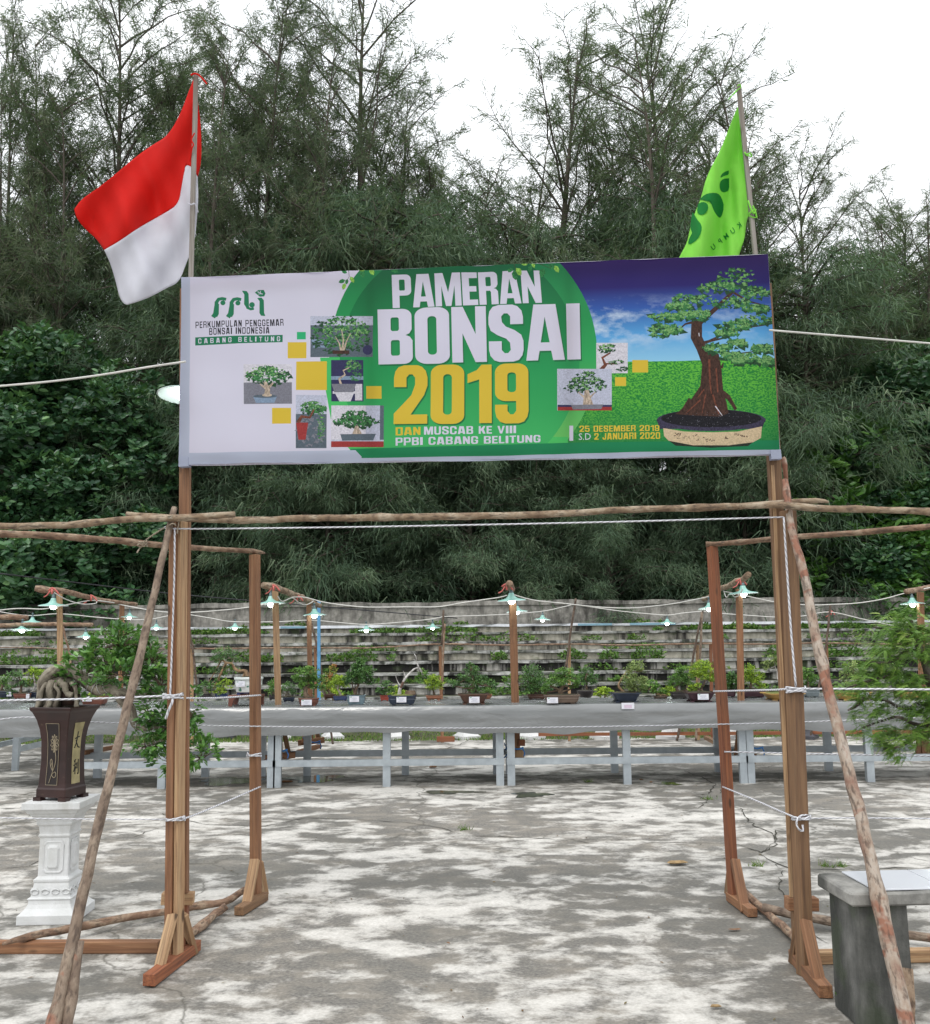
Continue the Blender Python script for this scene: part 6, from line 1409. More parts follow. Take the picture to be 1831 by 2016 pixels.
B('small bonsai with tangled pale roots in a round navy pot', 'navy', 555, 579, 1373, 1382, 'oval', [(567, 1352, 16, 10), (556, 1362, 9, 6), (578, 1362, 8, 6)], [(566, 1373), (564, 1366), (568, 1355)], 'deep', 'pale', n=800, seed=9, ls=.02, trunks=[([(560, 1372), (566, 1364), (574, 1371)], .008), ([(572, 1373), (568, 1366), (562, 1360)], .008)])
B('loose leafy small tree just right of the left rear post', 'dark', 528, 547, 1368, 1379, 'oval', [(536, 1350, 10, 14), (530, 1362, 8, 8), (541, 1340, 7, 8)], [(537, 1368), (536, 1356), (537, 1342)], 'mid', n=500, seed=10, ls=.026)
B('broad light green bonsai with crooked trunk in an oval brown pot with card', 'redbrown', 585, 626, 1375.5, 1390, 'oval', [(606, 1321, 20, 9), (588, 1335, 14, 8), (624, 1336, 16, 9), (607, 1337, 16, 9), (594, 1350, 12, 6), (632, 1352, 10, 5), (616, 1350, 12, 6)], [(606, 1375), (601, 1363), (604, 1352), (612, 1347), (608, 1335)], 'mid', 'brown', n=2600, ls=.022, card=(593, 614, 1377.5, 1388.5), seed=11, tr=.028, trunks=[([(603, 1362), (595, 1354), (590, 1344)], .012), ([(607, 1354), (620, 1350), (628, 1342)], .012)])
B('bonsai with crimson tinged shoots left of the tall dark tree', 'brown', 636, 660, 1367, 1377, 'oval', [(656, 1318, 9, 10), (646, 1336, 13, 11), (660, 1334, 10, 10), (640, 1352, 12, 8)], [(650, 1374), (648, 1362), (642, 1352), (650, 1335)], 'redmix', 'brown', n=1300, ls=.024, seed=12, tr=.022)
B('yellow green bonsai with pale flared roots in a low navy pot', 'blue', 655, 684, 1371, 1380, 'rect', [(664, 1338, 16, 9), (654, 1348, 12, 8), (676, 1346, 12, 8)], [(672, 1372), (669, 1364), (665, 1356), (668, 1346)], 'lime', 'pale', n=1200, ls=.022, seed=13, tr=.017)
B('tall dark upright tree in a slate blue rectangular pot with card', 'slate', 682, 718.5, 1369.5, 1389, 'rect', [(712, 1303, 12, 10), (702, 1317, 18, 10), (722, 1322, 16, 10), (690, 1332, 16, 9), (728, 1338, 12, 7), (708, 1335, 18, 9), (684, 1342, 10, 5)], [(699, 1371), (700, 1360), (706, 1347), (711, 1330), (712, 1312)], 'deep', 'brown', n=3000, ls=.025, card=(688, 707, 1370.5, 1382), seed=14, tr=.018, trunks=[([(699, 1370), (695, 1355), (692, 1338)], .012), ([(700, 1366), (699, 1350), (700, 1332)], .010)])
B('small layered bonsai in a bright red pot', 'red', 748, 766, 1369, 1380.5, 'rect', [(759, 1347, 13, 6), (748, 1358, 10, 4), (770, 1356, 12, 4), (760, 1363, 12, 4)], [(758, 1370), (757, 1362), (760, 1350)], 'deep', n=800, ls=.022, seed=15, tr=.012)
Tj = B('bare bleached deadwood bonsai with a small side branch in a ribbed navy pot with card', 'navy', 763, 819, 1370, 1388.5, 'rect', [(833, 1325, 11, 7), (826, 1333, 8, 3), (838, 1332, 8, 5)], [(786, 1371), (787, 1358), (792, 1347), (797, 1337), (806, 1326), (816, 1317), (825, 1315)], 'mid', 'jin', n=600, ls=.022, card=(780.5, 800, 1372, 1383), seed=16, moss=True, tr=.020,
  trunks=[([(825, 1315), (820, 1303), (819, 1293), (815, 1287)], .007), ([(825, 1315), (831, 1322), (831, 1334)], .009), ([(799, 1336), (796, 1326), (794, 1321)], .006), ([(788, 1350), (782, 1340), (779, 1330)], .006), ([(820, 1306), (824, 1310), (826, 1316)], .005), ([(825, 1316), (831, 1326), (836, 1330)], .005), ([(818, 1300), (813, 1298)], .004)])
m = MB(); c0 = Yp(808, 1370, Tj.location.y); m.loft(c0 + V(0, 0, -.0), [(0, .05, .035), (.02, .065, .04), (.045, .06, .035), (.06, .055, .03)], 14, 2.3); tag(m.build('rock', TB['brown'], base=tuple(c0)), 'brown mossy rock on the soil of the deadwood bonsai pot', 'rock')
B('bright yellow green small bonsai in a terracotta pot', 'terra', 838, 870, 1370, 1379, 'oval', [(852, 1335, 14, 6), (846, 1344, 14, 6), (862, 1345, 14, 6), (853, 1353, 20, 5)], [(855, 1370), (854, 1362), (851, 1352), (853, 1342)], 'lime', n=1400, ls=.02, seed=17, tr=.015)
B('wide triangular dark bonsai in a flared brown pot in the middle of the row', 'brown', 902, 963.5, 1367.5, 1387.5, 'flare', [(926, 1309, 9, 6), (929, 1320, 18, 7), (918, 1332, 20, 7), (944, 1333, 18, 7), (900, 1344, 20, 5), (930, 1344, 24, 8), (962, 1345, 18, 7), (934, 1356, 22, 6), (973, 1350, 10, 4), (892, 1348, 10, 3)], [(930, 1368), (929, 1356), (932, 1345), (928, 1330), (927, 1314)], 'deep', 'brown', n=3600, ls=.02, card=(923.5, 944, 1371.5, 1384), seed=18, tr=.03, trunks=[([(922, 1368), (925, 1358), (928, 1348)], .016), ([(938, 1368), (935, 1356), (931, 1346)], .016), ([(915, 1367), (918, 1362), (924, 1356)], .008)])
B('small terracotta pot half hidden behind the wide triangular bonsai', 'terra', 950, 969, 1367, 1377, 'round', [(962, 1358, 10, 6)], [(961, 1367), (962, 1362), (962, 1357)], 'mid', n=260, seed=19, ls=.02)
B('round ball shaped dense bonsai in a low brown pot right of the middle lamp post', 'brown', 1039, 1076, 1367.5, 1377.5, 'rect', [(1049, 1327, 24, 18), (1050, 1342, 28, 14), (1080, 1350, 20, 10), (1003, 1345, 11, 8), (1000, 1357, 8, 5), (1040, 1355, 20, 7), (1012, 1335, 8, 6)], [(1055, 1368), (1054, 1358), (1052, 1345), (1050, 1330)], 'deep', n=3900, ls=.02, seed=20, tr=.02, trunks=[([(1046, 1368), (1040, 1355), (1012, 1348)], .009), ([(1060, 1366), (1066, 1356), (1078, 1350)], .01)])
B('open layered bonsai with forked trunk in a long taupe pot with card', 'taupe', 1073, 1143, 1369, 1386, 'rect', [(1108, 1323, 22, 9), (1094, 1334, 16, 7), (1124, 1334, 16, 8), (1108, 1342, 26, 7), (1082, 1348, 13, 6), (1136, 1346, 11, 7), (1072, 1360, 10, 8), (1128, 1350, 12, 4)], [(1104, 1369), (1104, 1359), (1108, 1350), (1105, 1338), (1107, 1328)], 'mid', n=2400, ls=.021, card=(1077, 1098.5, 1373, 1384.5), seed=21, tr=.03, trunks=[([(1106, 1362), (1120, 1358), (1128, 1352), (1126, 1344)], .013), ([(1102, 1362), (1095, 1354), (1086, 1350)], .011)])
B('small dark bonsai in a round black bowl behind the taupe pot', 'dark', 1138, 1171, 1360, 1376, 'round', [(1154, 1321, 14, 7), (1148, 1332, 16, 7), (1166, 1334, 12, 7), (1156, 1343, 20, 6)], [(1155, 1361), (1155, 1350), (1153, 1338), (1155, 1326)], 'deep', n=1900, ls=.02, seed=22, tr=.014, depth=12.3)
B('curved red trunked bonsai with silvery green crown in a ribbed navy pot', 'navy', 1205, 1265, 1365, 1383.5, 'flare', [(1252, 1309, 20, 7), (1240, 1318, 14, 6), (1262, 1319, 10, 6), (1244, 1335, 24, 9), (1252, 1346, 24, 9), (1266, 1340, 10, 8), (1240, 1355, 14, 6), (1262, 1356, 12, 6)], [(1234, 1366), (1224, 1359), (1218, 1350), (1222, 1340), (1228, 1330), (1234, 1322)], 'pale', 'tan', n=3300, ls=.02, seed=23, tr=.018, trunks=[([(1240, 1366), (1238, 1356), (1240, 1346)], .009), ([(1246, 1366), (1248, 1356), (1252, 1346)], .009)])
B('cascading bonsai with thick gnarled roots lying to the right of the ribbed navy pot', 'taupe', 1288, 1316, 1371, 1376, 'low', [(1277, 1345, 14, 7), (1268, 1357, 10, 6), (1292, 1352, 10, 6), (1304, 1362, 11, 5), (1285, 1360, 8, 4)], [(1302, 1372), (1298, 1368), (1290, 1362), (1286, 1354)], 'mid', 'tan', n=1100, ls=.026, seed=24, tr=.02, trunks=[([(1298, 1370), (1308, 1368), (1318, 1372)], .012), ([(1292, 1368), (1300, 1366), (1312, 1370)], .010)])
B('dark wedge crowned bonsai with s-shaped trunk in a dark brown pot', 'dark', 1323, 1358, 1363, 1376, 'rect', [(1342, 1320, 16, 7), (1332, 1332, 18, 7), (1354, 1332, 16, 7), (1325, 1344, 14, 6), (1348, 1344, 18, 6), (1368, 1350, 14, 5)], [(1338, 1363), (1332, 1356), (1335, 1349), (1342, 1343), (1340, 1330)], 'mid', n=2300, ls=.02, seed=25, tr=.019, trunks=[([(1340, 1361), (1350, 1358), (1358, 1350)], .009)])
B('umbrella crowned light green bonsai in a ribbed plum pot with card', 'plum', 1353, 1412, 1364, 1382.5, 'flare', [(1382, 1307, 20, 7), (1376, 1317, 22, 7), (1394, 1322, 16, 8), (1368, 1328, 13, 6), (1402, 1334, 10, 7), (1384, 1331, 14, 6), (1364, 1356, 14, 6), (1372, 1348, 10, 4)], [(1384, 1364), (1381, 1356), (1385, 1349), (1388, 1340), (1386, 1328)], 'lime', n=2700, ls=.02, card=(1374, 1395, 1366, 1377.5), seed=26, tr=.013, trunks=[([(1382, 1360), (1374, 1355), (1366, 1352)], .008)])
B('dark leafy small tree just right of the right rear post', 'plum', 1426, 1450, 1362, 1373, 'rect', [(1440, 1335, 14, 11), (1434, 1350, 14, 9), (1450, 1347, 10, 9)], [(1440, 1363), (1440, 1352), (1441, 1338)], 'deep', n=1300, ls=.028, seed=27, tr=.012)
B('round yellow green bonsai in a long plum pot behind the right lamp post', 'plum', 1460, 1511, 1358, 1374, 'rect', [(1479, 1320, 17, 9), (1470, 1334, 16, 8), (1492, 1332, 14, 9), (1482, 1342, 18, 7), (1498, 1350, 10, 6)], [(1478, 1358), (1478, 1350), (1480, 1340), (1479, 1326)], 'lime', 'brown', n=2100, ls=.02, seed=28, tr=.02)
B('airy bonsai with white and dark twisted trunk in an ochre pot with mossy top', 'ochre', 1514, 1589, 1366, 1380, 'flare', [(1523, 1296, 12, 6), (1512, 1306, 12, 5), (1534, 1300, 10, 6), (1524, 1308, 14, 4), (1506, 1315, 8, 3)], [(1546, 1367), (1540, 1350), (1532, 1338), (1530, 1326), (1526, 1312), (1524, 1300)], 'pale', 'jin', n=1300, ls=.020, seed=29, moss=True, tr=.013, trunks=[([(1545, 1352), (1538, 1336), (1542, 1326)], .008)])
B('upright green bonsai in a grey rectangular pot right of the right main post', 'grey', 1586, 1616, 1358, 1373, 'rect', [(1589, 1322, 13, 9), (1582, 1335, 12, 8), (1598, 1336, 11, 8), (1590, 1347, 15, 6)], [(1592, 1358), (1591, 1348), (1590, 1334)], 'mid', 'brown', n=1700, ls=.02, seed=30, tr=.014)
B('airy flowering bonsai in a wide ochre pot with a white card behind the feathery tree', 'ochre', 1655, 1725, 1364, 1379, 'oval', [(1675, 1310, 14, 10), (1668, 1326, 14, 9), (1690, 1322, 14, 10), (1700, 1338, 14, 8), (1662, 1340, 10, 7)], [(1688, 1364), (1686, 1350), (1682, 1336), (1680, 1318)], 'pale', 'brown', n=1200, ls=.022, card=(1691, 1711, 1363, 1371), seed=31, tr=.014)
B('bonsai in a small terracotta pot behind the feathery tree at right', 'terra', 1764, 1783, 1361, 1373, 'rect', [(1772, 1340, 14, 12), (1766, 1352, 10, 6)], [(1773, 1362), (1773, 1352), (1771, 1340)], 'mid', n=700, ls=.022, seed=32)
B('bonsai in a long ochre pot at the right edge of the row', 'ochre', 1780, 1850, 1363, 1376, 'rect', [(1815, 1335, 20, 10), (1800, 1345, 18, 8), (1835, 1345, 18, 8)], [(1815, 1363), (1814, 1352), (1816, 1338)], 'mid', n=1400, ls=.022, seed=33)
# yellow-green plants showing low between the pots, standing on plinths at the back
M['plinth'] = m_plain('white_plinth', (.66, .66, .65, 1), .5, .08, 9); M['plinth_dark'] = m_plain('dark_plinth', (.06, .06, .07, 1), .5, .2, 9)
def square_rings(c, prof, rot):
    out = []
    for z, hw in prof:
        r = []
        for (a, b) in ((-1, -1), (1, -1), (1, 1), (-1, 1)): r.append(c + V((a * math.cos(rot) - b * math.sin(rot)) * hw, (a * math.sin(rot) + b * math.cos(rot)) * hw, z))
        out.append(r)
    return out
for i, (px, dark, lb, pd) in enumerate([(46, 1, 'dark plinth behind the oblique table at the left edge', None), (442, 1, 'dark plinth left of the left rear post, seen under the cloth', None), (553, 0, 'white plinth foot behind the paired legs right of the left rear post', None), (655, 0, 'white plinth foot at the back, second from the left rear post', 'leafy small tree on the white plinth behind the red shoots'),
    (782, 0, 'white plinth foot just behind a table leg left of the middle', 'pale leafy tree on the plinth behind the deadwood bonsai'), (919, 0, 'white plinth foot standing clear below the middle of the cloth', None), (1046, 0, 'white plinth foot just right of the blue string', None), (1190, 0, 'white plinth foot left of the table leg right of centre', 'yellow green tree on the plinth behind the round black bowl'),
    (1320, 0, 'white plinth foot left of the right rear post', 'soft green tree on the plinth behind the gnarled roots'), (1452, 0, 'white plinth foot half hidden by the right rear post', None), (1586, 1, 'dark plinth foot right of the right main post', None)]):
    c = G(px, 1454); c.y = max(c.y, 15.3); c.x = Yp(px, 1454, c.y).x
    T = thing('plinth', lb, 'plinth', tuple(c), 'display plinths at the back of the plaza'); m = MB()
    m.rings(square_rings(c, [(0, .17), (.05, .17), (.055, .155), (.09, .12), (.10, .105), (.13, .095), (.16, .09), (.42, .085), (.45, .10), (.48, .12), (.50, .14), (.54, .14)], .1 * i)); m.build('column', M['plinth_dark'] if dark else M['plinth'], T)
    if pd:
        bonsai(pd, 'redbrown', px - 12, px + 12, 1381, 1391, 'round', [(px - 4, 1360, 15, 8), (px + 10, 1366, 14, 7), (px - 14, 1368, 10, 5)], [(px, 1381), (px + 1, 1372), (px - 2, 1362)], 'lime', n=700, ls=.035, depth=c.y - .05, seed=50 + i, group='bonsai trees on the plinths at the back')
# the white card hanging on the cloth
ya = yf - .03; a, b = Yp(1224, 1396, ya), Yp(1248.5, 1383.5, ya)
T = thing('name_card', 'white name card hanging on the front of the grey sheet below the ribbed navy pot', 'card', ((a.x + b.x) / 2, ya, a.z))
m = MB(); m.box(((a.x + b.x) / 2, ya, (a.z + b.z) / 2), (b.x - a.x, .0015, b.z - a.z)); m.build('card', M['card'], T)
m = MB(); [m.box(((a.x + b.x) / 2, ya - .0015, a.z + (b.z - a.z) * (.2 + .2 * q)), ((b.x - a.x) * .6, .0006, .004)) for q in range(3)]; m.build('print_lines', M['card_red'], T)

# ------------------------------------------------------------------ lamp frames: posts, branches, lamps
t = NT('lit_bulb'); t.b.inputs['Base Color'].default_value = (1, 1, 1, 1); t.b.inputs['Emission Color'].default_value = (.86, 1, .96, 1); t.b.inputs['Emission Strength'].default_value = 22; M['bulb'] = t.m
t = NT('green_enamel'); t.col((.27, .52, .45, 1)); t.rough(.3); M['enamel'] = t.m  # green paled to mint: light on the shade is put into the colour
M['socket'] = m_plain('lamp_socket', (.10, .15, .16, 1), .5)
M['shade_white'] = m_plain('shade_white', (.62, .68, .66, 1), .35)
def make_lamp():
    T = thing('pendant_lamp', 'x', 'lamp', (0, 0, 0), 'enamel pendant lamps over the bonsai tables')
    m = MB(); c = V(0, 0, 0); pr_ = [(.115, .018), (.105, .030), (.085, .036), (.065, .048), (.05, .066), (.042, .09), (.028, .158), (.022, .164)]
    m.loft(c, [(z, r, r) for z, r in pr_], 28, 2, closed_top=False, closed_bot=False)
    sh = m.build('shade', M['enamel'], T, smooth=True)
    m = MB(); m.loft(c, [(z - .003, r * .985, r * .985) for z, r in pr_[2:]], 28, 2, closed_top=False, closed_bot=False); m.loft(c, [(.0195, .162, .162), (.022, .168, .168), (.017, .168, .168)], 28, 2, closed_top=False, closed_bot=False); m.build('shade_lining', M['shade_white'], sh, smooth=True)
    m = MB(); m.loft(c, [(.055, .022, .022), (.10, .024, .024), (.14, .022, .022), (.145, .014, .014), (.175, .013, .013), (.18, .02, .02), (.188, .02, .02), (.20, .006, .006)], 16, 2); m.build('socket', M['socket'], T, smooth=True)
    m = MB(); m.loft(c, [(-.022, .004, .004), (-.020, .020, .020), (-.008, .034, .034), (.010, .041, .041), (.028, .035, .035), (.045, .018, .018), (.055, .014, .014)], 20, 2); m.build('bulb', M['bulb'], T, smooth=True)
    return T
L0 = make_lamp(); first = True
def lamp(px, py, w, label, d=None, hang=None):
    global first
    o = L0 if first else copy_tree(L0); first = False
    d = d or min(18, .26 * F / w); p = Yp(px, py, d); s_ = w * d / F / .264
    o.location = p; o.scale = (s_, s_, s_); o.rotation_euler = (R(random.Random(px).uniform(-4, 4)), R(random.Random(px + 1).uniform(-3, 3)), 0); o['label'] = label
    if hang:
        q = Yp(hang[0], hang[1], d); lc = (q - p) / s_; m = MB(); m.tube([V(0, 0, .2), lc * .5 + V(.01, 0, .1), lc], .006, 5); c_ = m.build('cord', M['cable_dark']); c_.parent = o
    return o
DA = G(1009, 1384, HT).y
lamp(105, 1196, 44, 'lit green lamp on the left end of the sloping branch at far left', DA, (104, 1173))
lamp(43, 1243, 32, 'lit green lamp at the far left hanging from the lower branch', 13, (40, 1222))
lamp(63.5, 1227, 27, 'lit lamp seen between the two green lamps at the far left', 15.5)
lamp(168.5, 1256, 27, 'lit green lamp on the right end of the low straight branch at far left', 13, (168, 1230))
lamp(254.5, 1217, 25, 'lit green lamp under the right end of the far left sloping branch', 12.4, (254, 1193))
lamp(307.5, 1238, 23, 'lit small lamp on the wire between the leaning pole and the left main post', 15.6, (308, 1219))
lamp(462.5, 1238, 25, 'lit small lamp on the wire between the left main post and the left rear post', 15.6)
lamp(534, 1192, 44, 'lit green lamp just right of the left rear post, under the pale branch end', DA, (534, 1167))
lamp(619, 1214, 36, 'lit green lamp beside the tall blue post', 12.2, (619, 1190))
lamp(721.5, 1243, 26, 'lit small lamp on the wire above the slate pot tree', 15.6)
lamp(852, 1238, 24, 'lit small green lamp beside the dark stick left of the middle', 15.6, (852, 1219))
lamp(1007.5, 1186, 45, 'lit green lamp at the top of the middle lamp post', DA - .15, (1006, 1160))
lamp(1018, 1207, 33, 'lit lamp half hidden behind the middle lamp post', 12.3)
lamp(1068, 1222, 26, 'lit small green lamp on the wire right of the middle lamp post', 15.6, (1068, 1205))
lamp(1313.5, 1229, 25, 'lit small lamp on the wire left of the right rear post', 15.6, (1315, 1208))
lamp(1397, 1201, 34, 'lit green lamp half hidden by the right rear post', 12.3, (1396, 1181))
lamp(1463.5, 1172, 45, 'lit green lamp at the top of the lamp post between the two right posts', DA, (1462, 1150))
lamp(1797, 1192, 36, 'lit lamp above the feathery tree at the right edge', DA, (1797, 1168))
# the big shade half hidden by the banner
o = copy_tree(L0); p = Yp(362, 784, DT + .32); s_ = 92 * (DT + .32) / F / .264 / 1.12; o.location = p + V(0, 0, .0); o.scale = (s_, s_, s_); o.rotation_euler = (R(-6), 0, 0); o['label'] = 'white lamp shade sticking out from behind the left edge of the banner'; o['category'] = 'lamp'
# lamp posts
GP = 'lamp posts rising from the tables'
def lpost(label, x0, y0, x1, y1, d, w=.062, mat=None, seed=1, base_d=None, feet=True):
    bot = Yp(x1, y1, d); top = Yp(x0, y0, d); T = thing('lamp_post', label, 'post', (bot.x, d, bot.z), GP)
    m = MB(); m.beam(bot, top, w, .045, zrot(R(15)), seed=seed); m.build('post', mat or M['timber_pale'], T, bevel=.003)
    if feet:
        dirx = bot
        m = MB(); m.beam(bot + V(-.09, -.05, -.0), bot + V(-.01, .0, .40), .05, .03, V(1, 0, 0), seed=seed + 1); m.build('brace', M['timber'], T)
        m = MB(); m.beam(bot + V(.10, .05, -.0), bot + V(.02, .0, .40), .05, .03, V(1, 0, 0), seed=seed + 2); m.build('brace', M['timber_brown'], T)
        m = MB(); m.beam(bot + V(-.16, -.03, .0), bot + V(.17, .03, .03), .07, .06, V(0, 0, 1), seed=seed + 3); m.build('foot', M['timber'], T, bevel=.003)
    return T
zb_ = .30
def zfoot(px, d): return Yp(px, 1262 + (EYE - zb_) / d * F, d)
lpost('pale square lamp post at far left under the sloping branch', 117, 1166, 121, 1478, DA, .062, seed=3)
lpost('lamp post at far left below the right end of the sloping branch', 240.5, 1188, 236, 1450, 12.4, .06, M['timber'], 4, feet=False)
lpost('pale lamp post right of the left rear post, under the pale branch', 541.5, 1163, 551, 1492, DA, .072, seed=5)
lpost('brown lamp post in front of the tall blue post', 608, 1182, 612, 1462, 12.3, .06, M['timber'], 6)
lpost('middle lamp post with a groove, standing alone in the centre of the row', 1009, 1176, 1017, 1500, DA, .082, M['timber'], 7, feet=False)
lpost('orange brown lamp post between the right rear post and the right main post', 1455, 1160, 1461, 1496, DA, .068, M['timber'], 8)
lpost('lamp post behind the feathery tree at the right edge', 1812, 1166, 1818, 1490, DA, .07, M['timber'], 9)
m = MB(); m.beam(Yp(628, 1380, 15.0) - V(0, 0, 1.15 * 0), Yp(628, 1183, 15.0), .045, .045, None, seed=3); q = Yp(628, 1380, 15.0); m.beam(q, V(q.x, q.y, 0), .045, .045, None, seed=3)
tag(m.build('blue_post', m_plain('blue_paint', (.10, .30, .52, 1), .5, .2, 12), base=(q.x, q.y, 0)), 'tall thin light blue painted post behind the red flowered bonsai', 'post')
# beam joining the feet of the second and third lamp posts, under the tables
GTB = 'squared beams tied under the tables'
m = MB(); m.beam(Yp(524, 1500, DA - .12), Yp(628, 1469, 12.5), .06, .05, V(1, 0, 0), seed=88)
tag(m.build('tied_beam', M['timber'], base=tuple(Yp(524, 1505, DA))), 'orange beam tied under the tables right of the left rear post', 'beam', GTB)
m = MB(); m.beam(Yp(165, 1482, 11.6), Yp(232, 1470, 12.3), .055, .05, V(1, 0, 0), seed=89)
tag(m.build('tied_beam', M['timber'], base=tuple(Yp(165, 1485, 11.6))), 'bright orange beam under the tables behind the left leaning pole', 'beam', GTB)
m = MB(); m.beam(Yp(1390, 1452, 13.6), Yp(1482, 1500, DA - .1), .06, .05, V(1, 0, 0), seed=90)
tag(m.build('tied_beam', M['timber_brown'], base=tuple(Yp(1482, 1500, DA))), 'brown beam tied under the tables right of the right rear post', 'beam', GTB)
# wooden blocks tied to the middle table legs with blue string
for i, (px, py, w_, h_, mt) in enumerate([(1014, 1463, 10, 60, 'timber'), (1027, 1462, 13, 12, 'timber_red'), (1022, 1484, 20, 14, 'timber_pale'), (1018, 1497, 18, 10, 'timber')]):
    p = Yp(px, py, DA - .02 * i); s_ = DA / F; m = MB(); m.box(p, (w_ * s_, .05, h_ * s_), Matrix.Rotation(.04 * i, 3, 'Y'))
    tag(m.build('wood_block', M[mt], base=tuple(p), bevel=.003), ['upright brown strut tied to the paired middle table legs', 'small dark red block, topmost right of the paired middle table legs', 'pale wooden block in the middle of the stack at the paired table legs', 'orange block at the bottom of the stack at the paired table legs'][i], 'block')
for i, (px, py, d, lb) in enumerate([(1010, 1475, DA - .15, 'at the paired middle table legs'), (545, 1479, DA - .2, 'on the struts right of the left rear post'), (1482, 1474, DA - .15, 'on the table leg right of the right rear post'), (612, 1462, 12.1, 'on the feet of the brown lamp post')]):
    rr = random.Random(i); m = MB(); c = Yp(px, py, d)
    m.tube([c + V(-.09, 0, .0), c + V(-.03, -.01, .02), c + V(.05, 0, .0), c + V(.12, 0, .02)], .010, 5, sub=3)
    m.tube([c + V(-.03, 0, .0), c + V(-.06, 0, -.05), c + V(-.12, 0, -.11)], .008, 5, sub=3); m.tube([c + V(.1, 0, .02), c + V(.13, 0, -.04), c + V(.12, .0, -.08)], .007, 5, sub=3); m.tube([c + V(-.07, 0, .01), c + V(-.10, 0, .07)], .006, 5)
    tag(m.build('raffia_tie', M['blue_string'], base=tuple(c), smooth=True), 'blue plastic string knotted ' + lb, 'string', 'blue plastic string ties')
# branches the lamps hang from
GBR = 'crooked branches the lamps hang from'
log('crooked bark branch at far left sloping down to the right, two lamps on it', [Yp(69, 1159, 10.5), Yp(100, 1162, 10.6), Yp(130, 1165, 10.8), Yp(170, 1175, 11.3), Yp(205, 1183, 11.8), Yp(240, 1187, 12.3), Yp(268, 1190, 12.7)], [.033, .034, .032, .032, .03, .028, .024], M['bark_red'], 101, GBR, 'branch', cat='branch')
log('low straight branch at far left with a green lamp at its right end', [Yp(-30, 1233, 13), Yp(20, 1231, 13), Yp(80, 1229, 13), Yp(130, 1229, 13), Yp(183, 1230, 13)], [.028, .03, .028, .028, .03], M['bark_red'], 102, GBR, 'branch', cat='branch')
log('short branch end at the far left edge above the other low branch', [Yp(-30, 1216, 14), Yp(20, 1215, 14), Yp(55, 1216, 14)], [.04, .042, .04], M['bark_red'], 103, GBR, 'branch', cat='branch')
log('pale knobbly branch sloping down to the right from beside the left rear post', [Yp(517, 1152, 10.5), Yp(545, 1158, 10.7), Yp(575, 1170, 11.3), Yp(600, 1180, 12), Yp(615, 1186, 12.4), Yp(630, 1193, 12.8)], [.036, .038, .038, .036, .033, .03], M['bark'], 104, GBR, 'branch', cat='branch')
log('branch stub pointing forward on top of the middle lamp post', [Yp(1008.5, 1160, 12.4), Yp(1006, 1157, 11.2), Yp(1003, 1150, 10.2)], [.034, .036, .038], M['bark_red'], 105, GBR, 'branch', cat='branch')
log('knobbly branch rising to the right behind the right rear post', [Yp(1385, 1180, 12.7), Yp(1400, 1174, 12.4), Yp(1420, 1158, 11.6), Yp(1435, 1154, 11.2), Yp(1450, 1144, 10.8), Yp(1460, 1142, 10.7), Yp(1474, 1131, 10.4)], [.028, .030, .032, .034, .032, .033, .034], M['bark'], 106, GBR, 'branch', cat='branch')
log('branch at the right edge rising out of the picture', [Yp(1784, 1165, 10.6), Yp(1810, 1160, 10.8), Yp(1840, 1154, 11), Yp(1880, 1146, 11.2)], [.03, .03, .03, .03], M['bark_red'], 107, GBR, 'branch', cat='branch')
for i, (px, py, d, lb) in enumerate([(106, 1163, 10.55, 'branch at far left'), (182, 1177, 11.4, 'middle of the far left sloping branch'), (540, 1157, 10.6, 'pale branch by the left rear post'), (586, 1177, 11.5, 'middle of the pale branch'), (997, 1155, 10.3, 'top of the middle lamp post'), (1456, 1145, 10.7, 'knobbly branch at the right lamp post'), (1634, 1206, 15.6, 'thin stick right of the right main post')]):
    m = MB(); c = Yp(px, py, d); m.tube([c + V(-.05, -.02, .0), c + V(0, -.045, .03), c + V(.04, -.03, .0), c + V(.07, -.03, -.04)], .009, 5, sub=2); m.tube([c + V(-.02, -.045, 0), c + V(-.05, -.05, -.05), c + V(-.09, -.04, -.07)], .007, 5, sub=2); m.tube([c + V(0, -.045, .02), c + V(0, -.045, -.04)], .012, 5)
    tag(m.build('raffia_tie', M['red_string'], base=tuple(c), smooth=True), 'pink plastic string tied on the ' + lb, 'string', 'pink plastic string ties')
# white electric cables
A = [(-20, 1204, 11), (50, 1198.5, 10.8), (88, 1197, 10.7)]
def cab(label, pts, r=.0062, mat=None): return rope(label, [Yp(*p) for p in pts], r, mat or M['cable'], 'thin white electric cables between the lamps', 'electric_cable', cat='cable', sub=5)
cab('white cable from the left edge to the first lamp post at far left', [(-20, 1204, 11), (20, 1199, 10.8), (50, 1198, 10.8), (85, 1199, 10.7), (120, 1193, 10.7), (150, 1187, 11), (180, 1182, 11.4), (205, 1184, 11.6), (225, 1187, 12)])
cab('white cable looping along the far left sloping branch down to the left main post', [(107, 1167, 10.6), (130, 1180, 10.8), (160, 1189, 11), (188, 1188, 11.4), (195, 1182, 11.6), (235, 1190, 12.2), (260, 1195, 12), (300, 1202, 11.5), (340, 1206, 11), (370, 1206, 10.9), (430, 1202, 10.8), (495, 1195, 10.7), (527, 1188, 10.7)])
cab('white cable zigzagging under the pale branch by the left rear post', [(547, 1174, 10.7), (556, 1184, 10.8), (575, 1177, 11.2), (588, 1186, 11.5), (600, 1191, 11.9), (612, 1187, 12), (617, 1183, 12.1)])
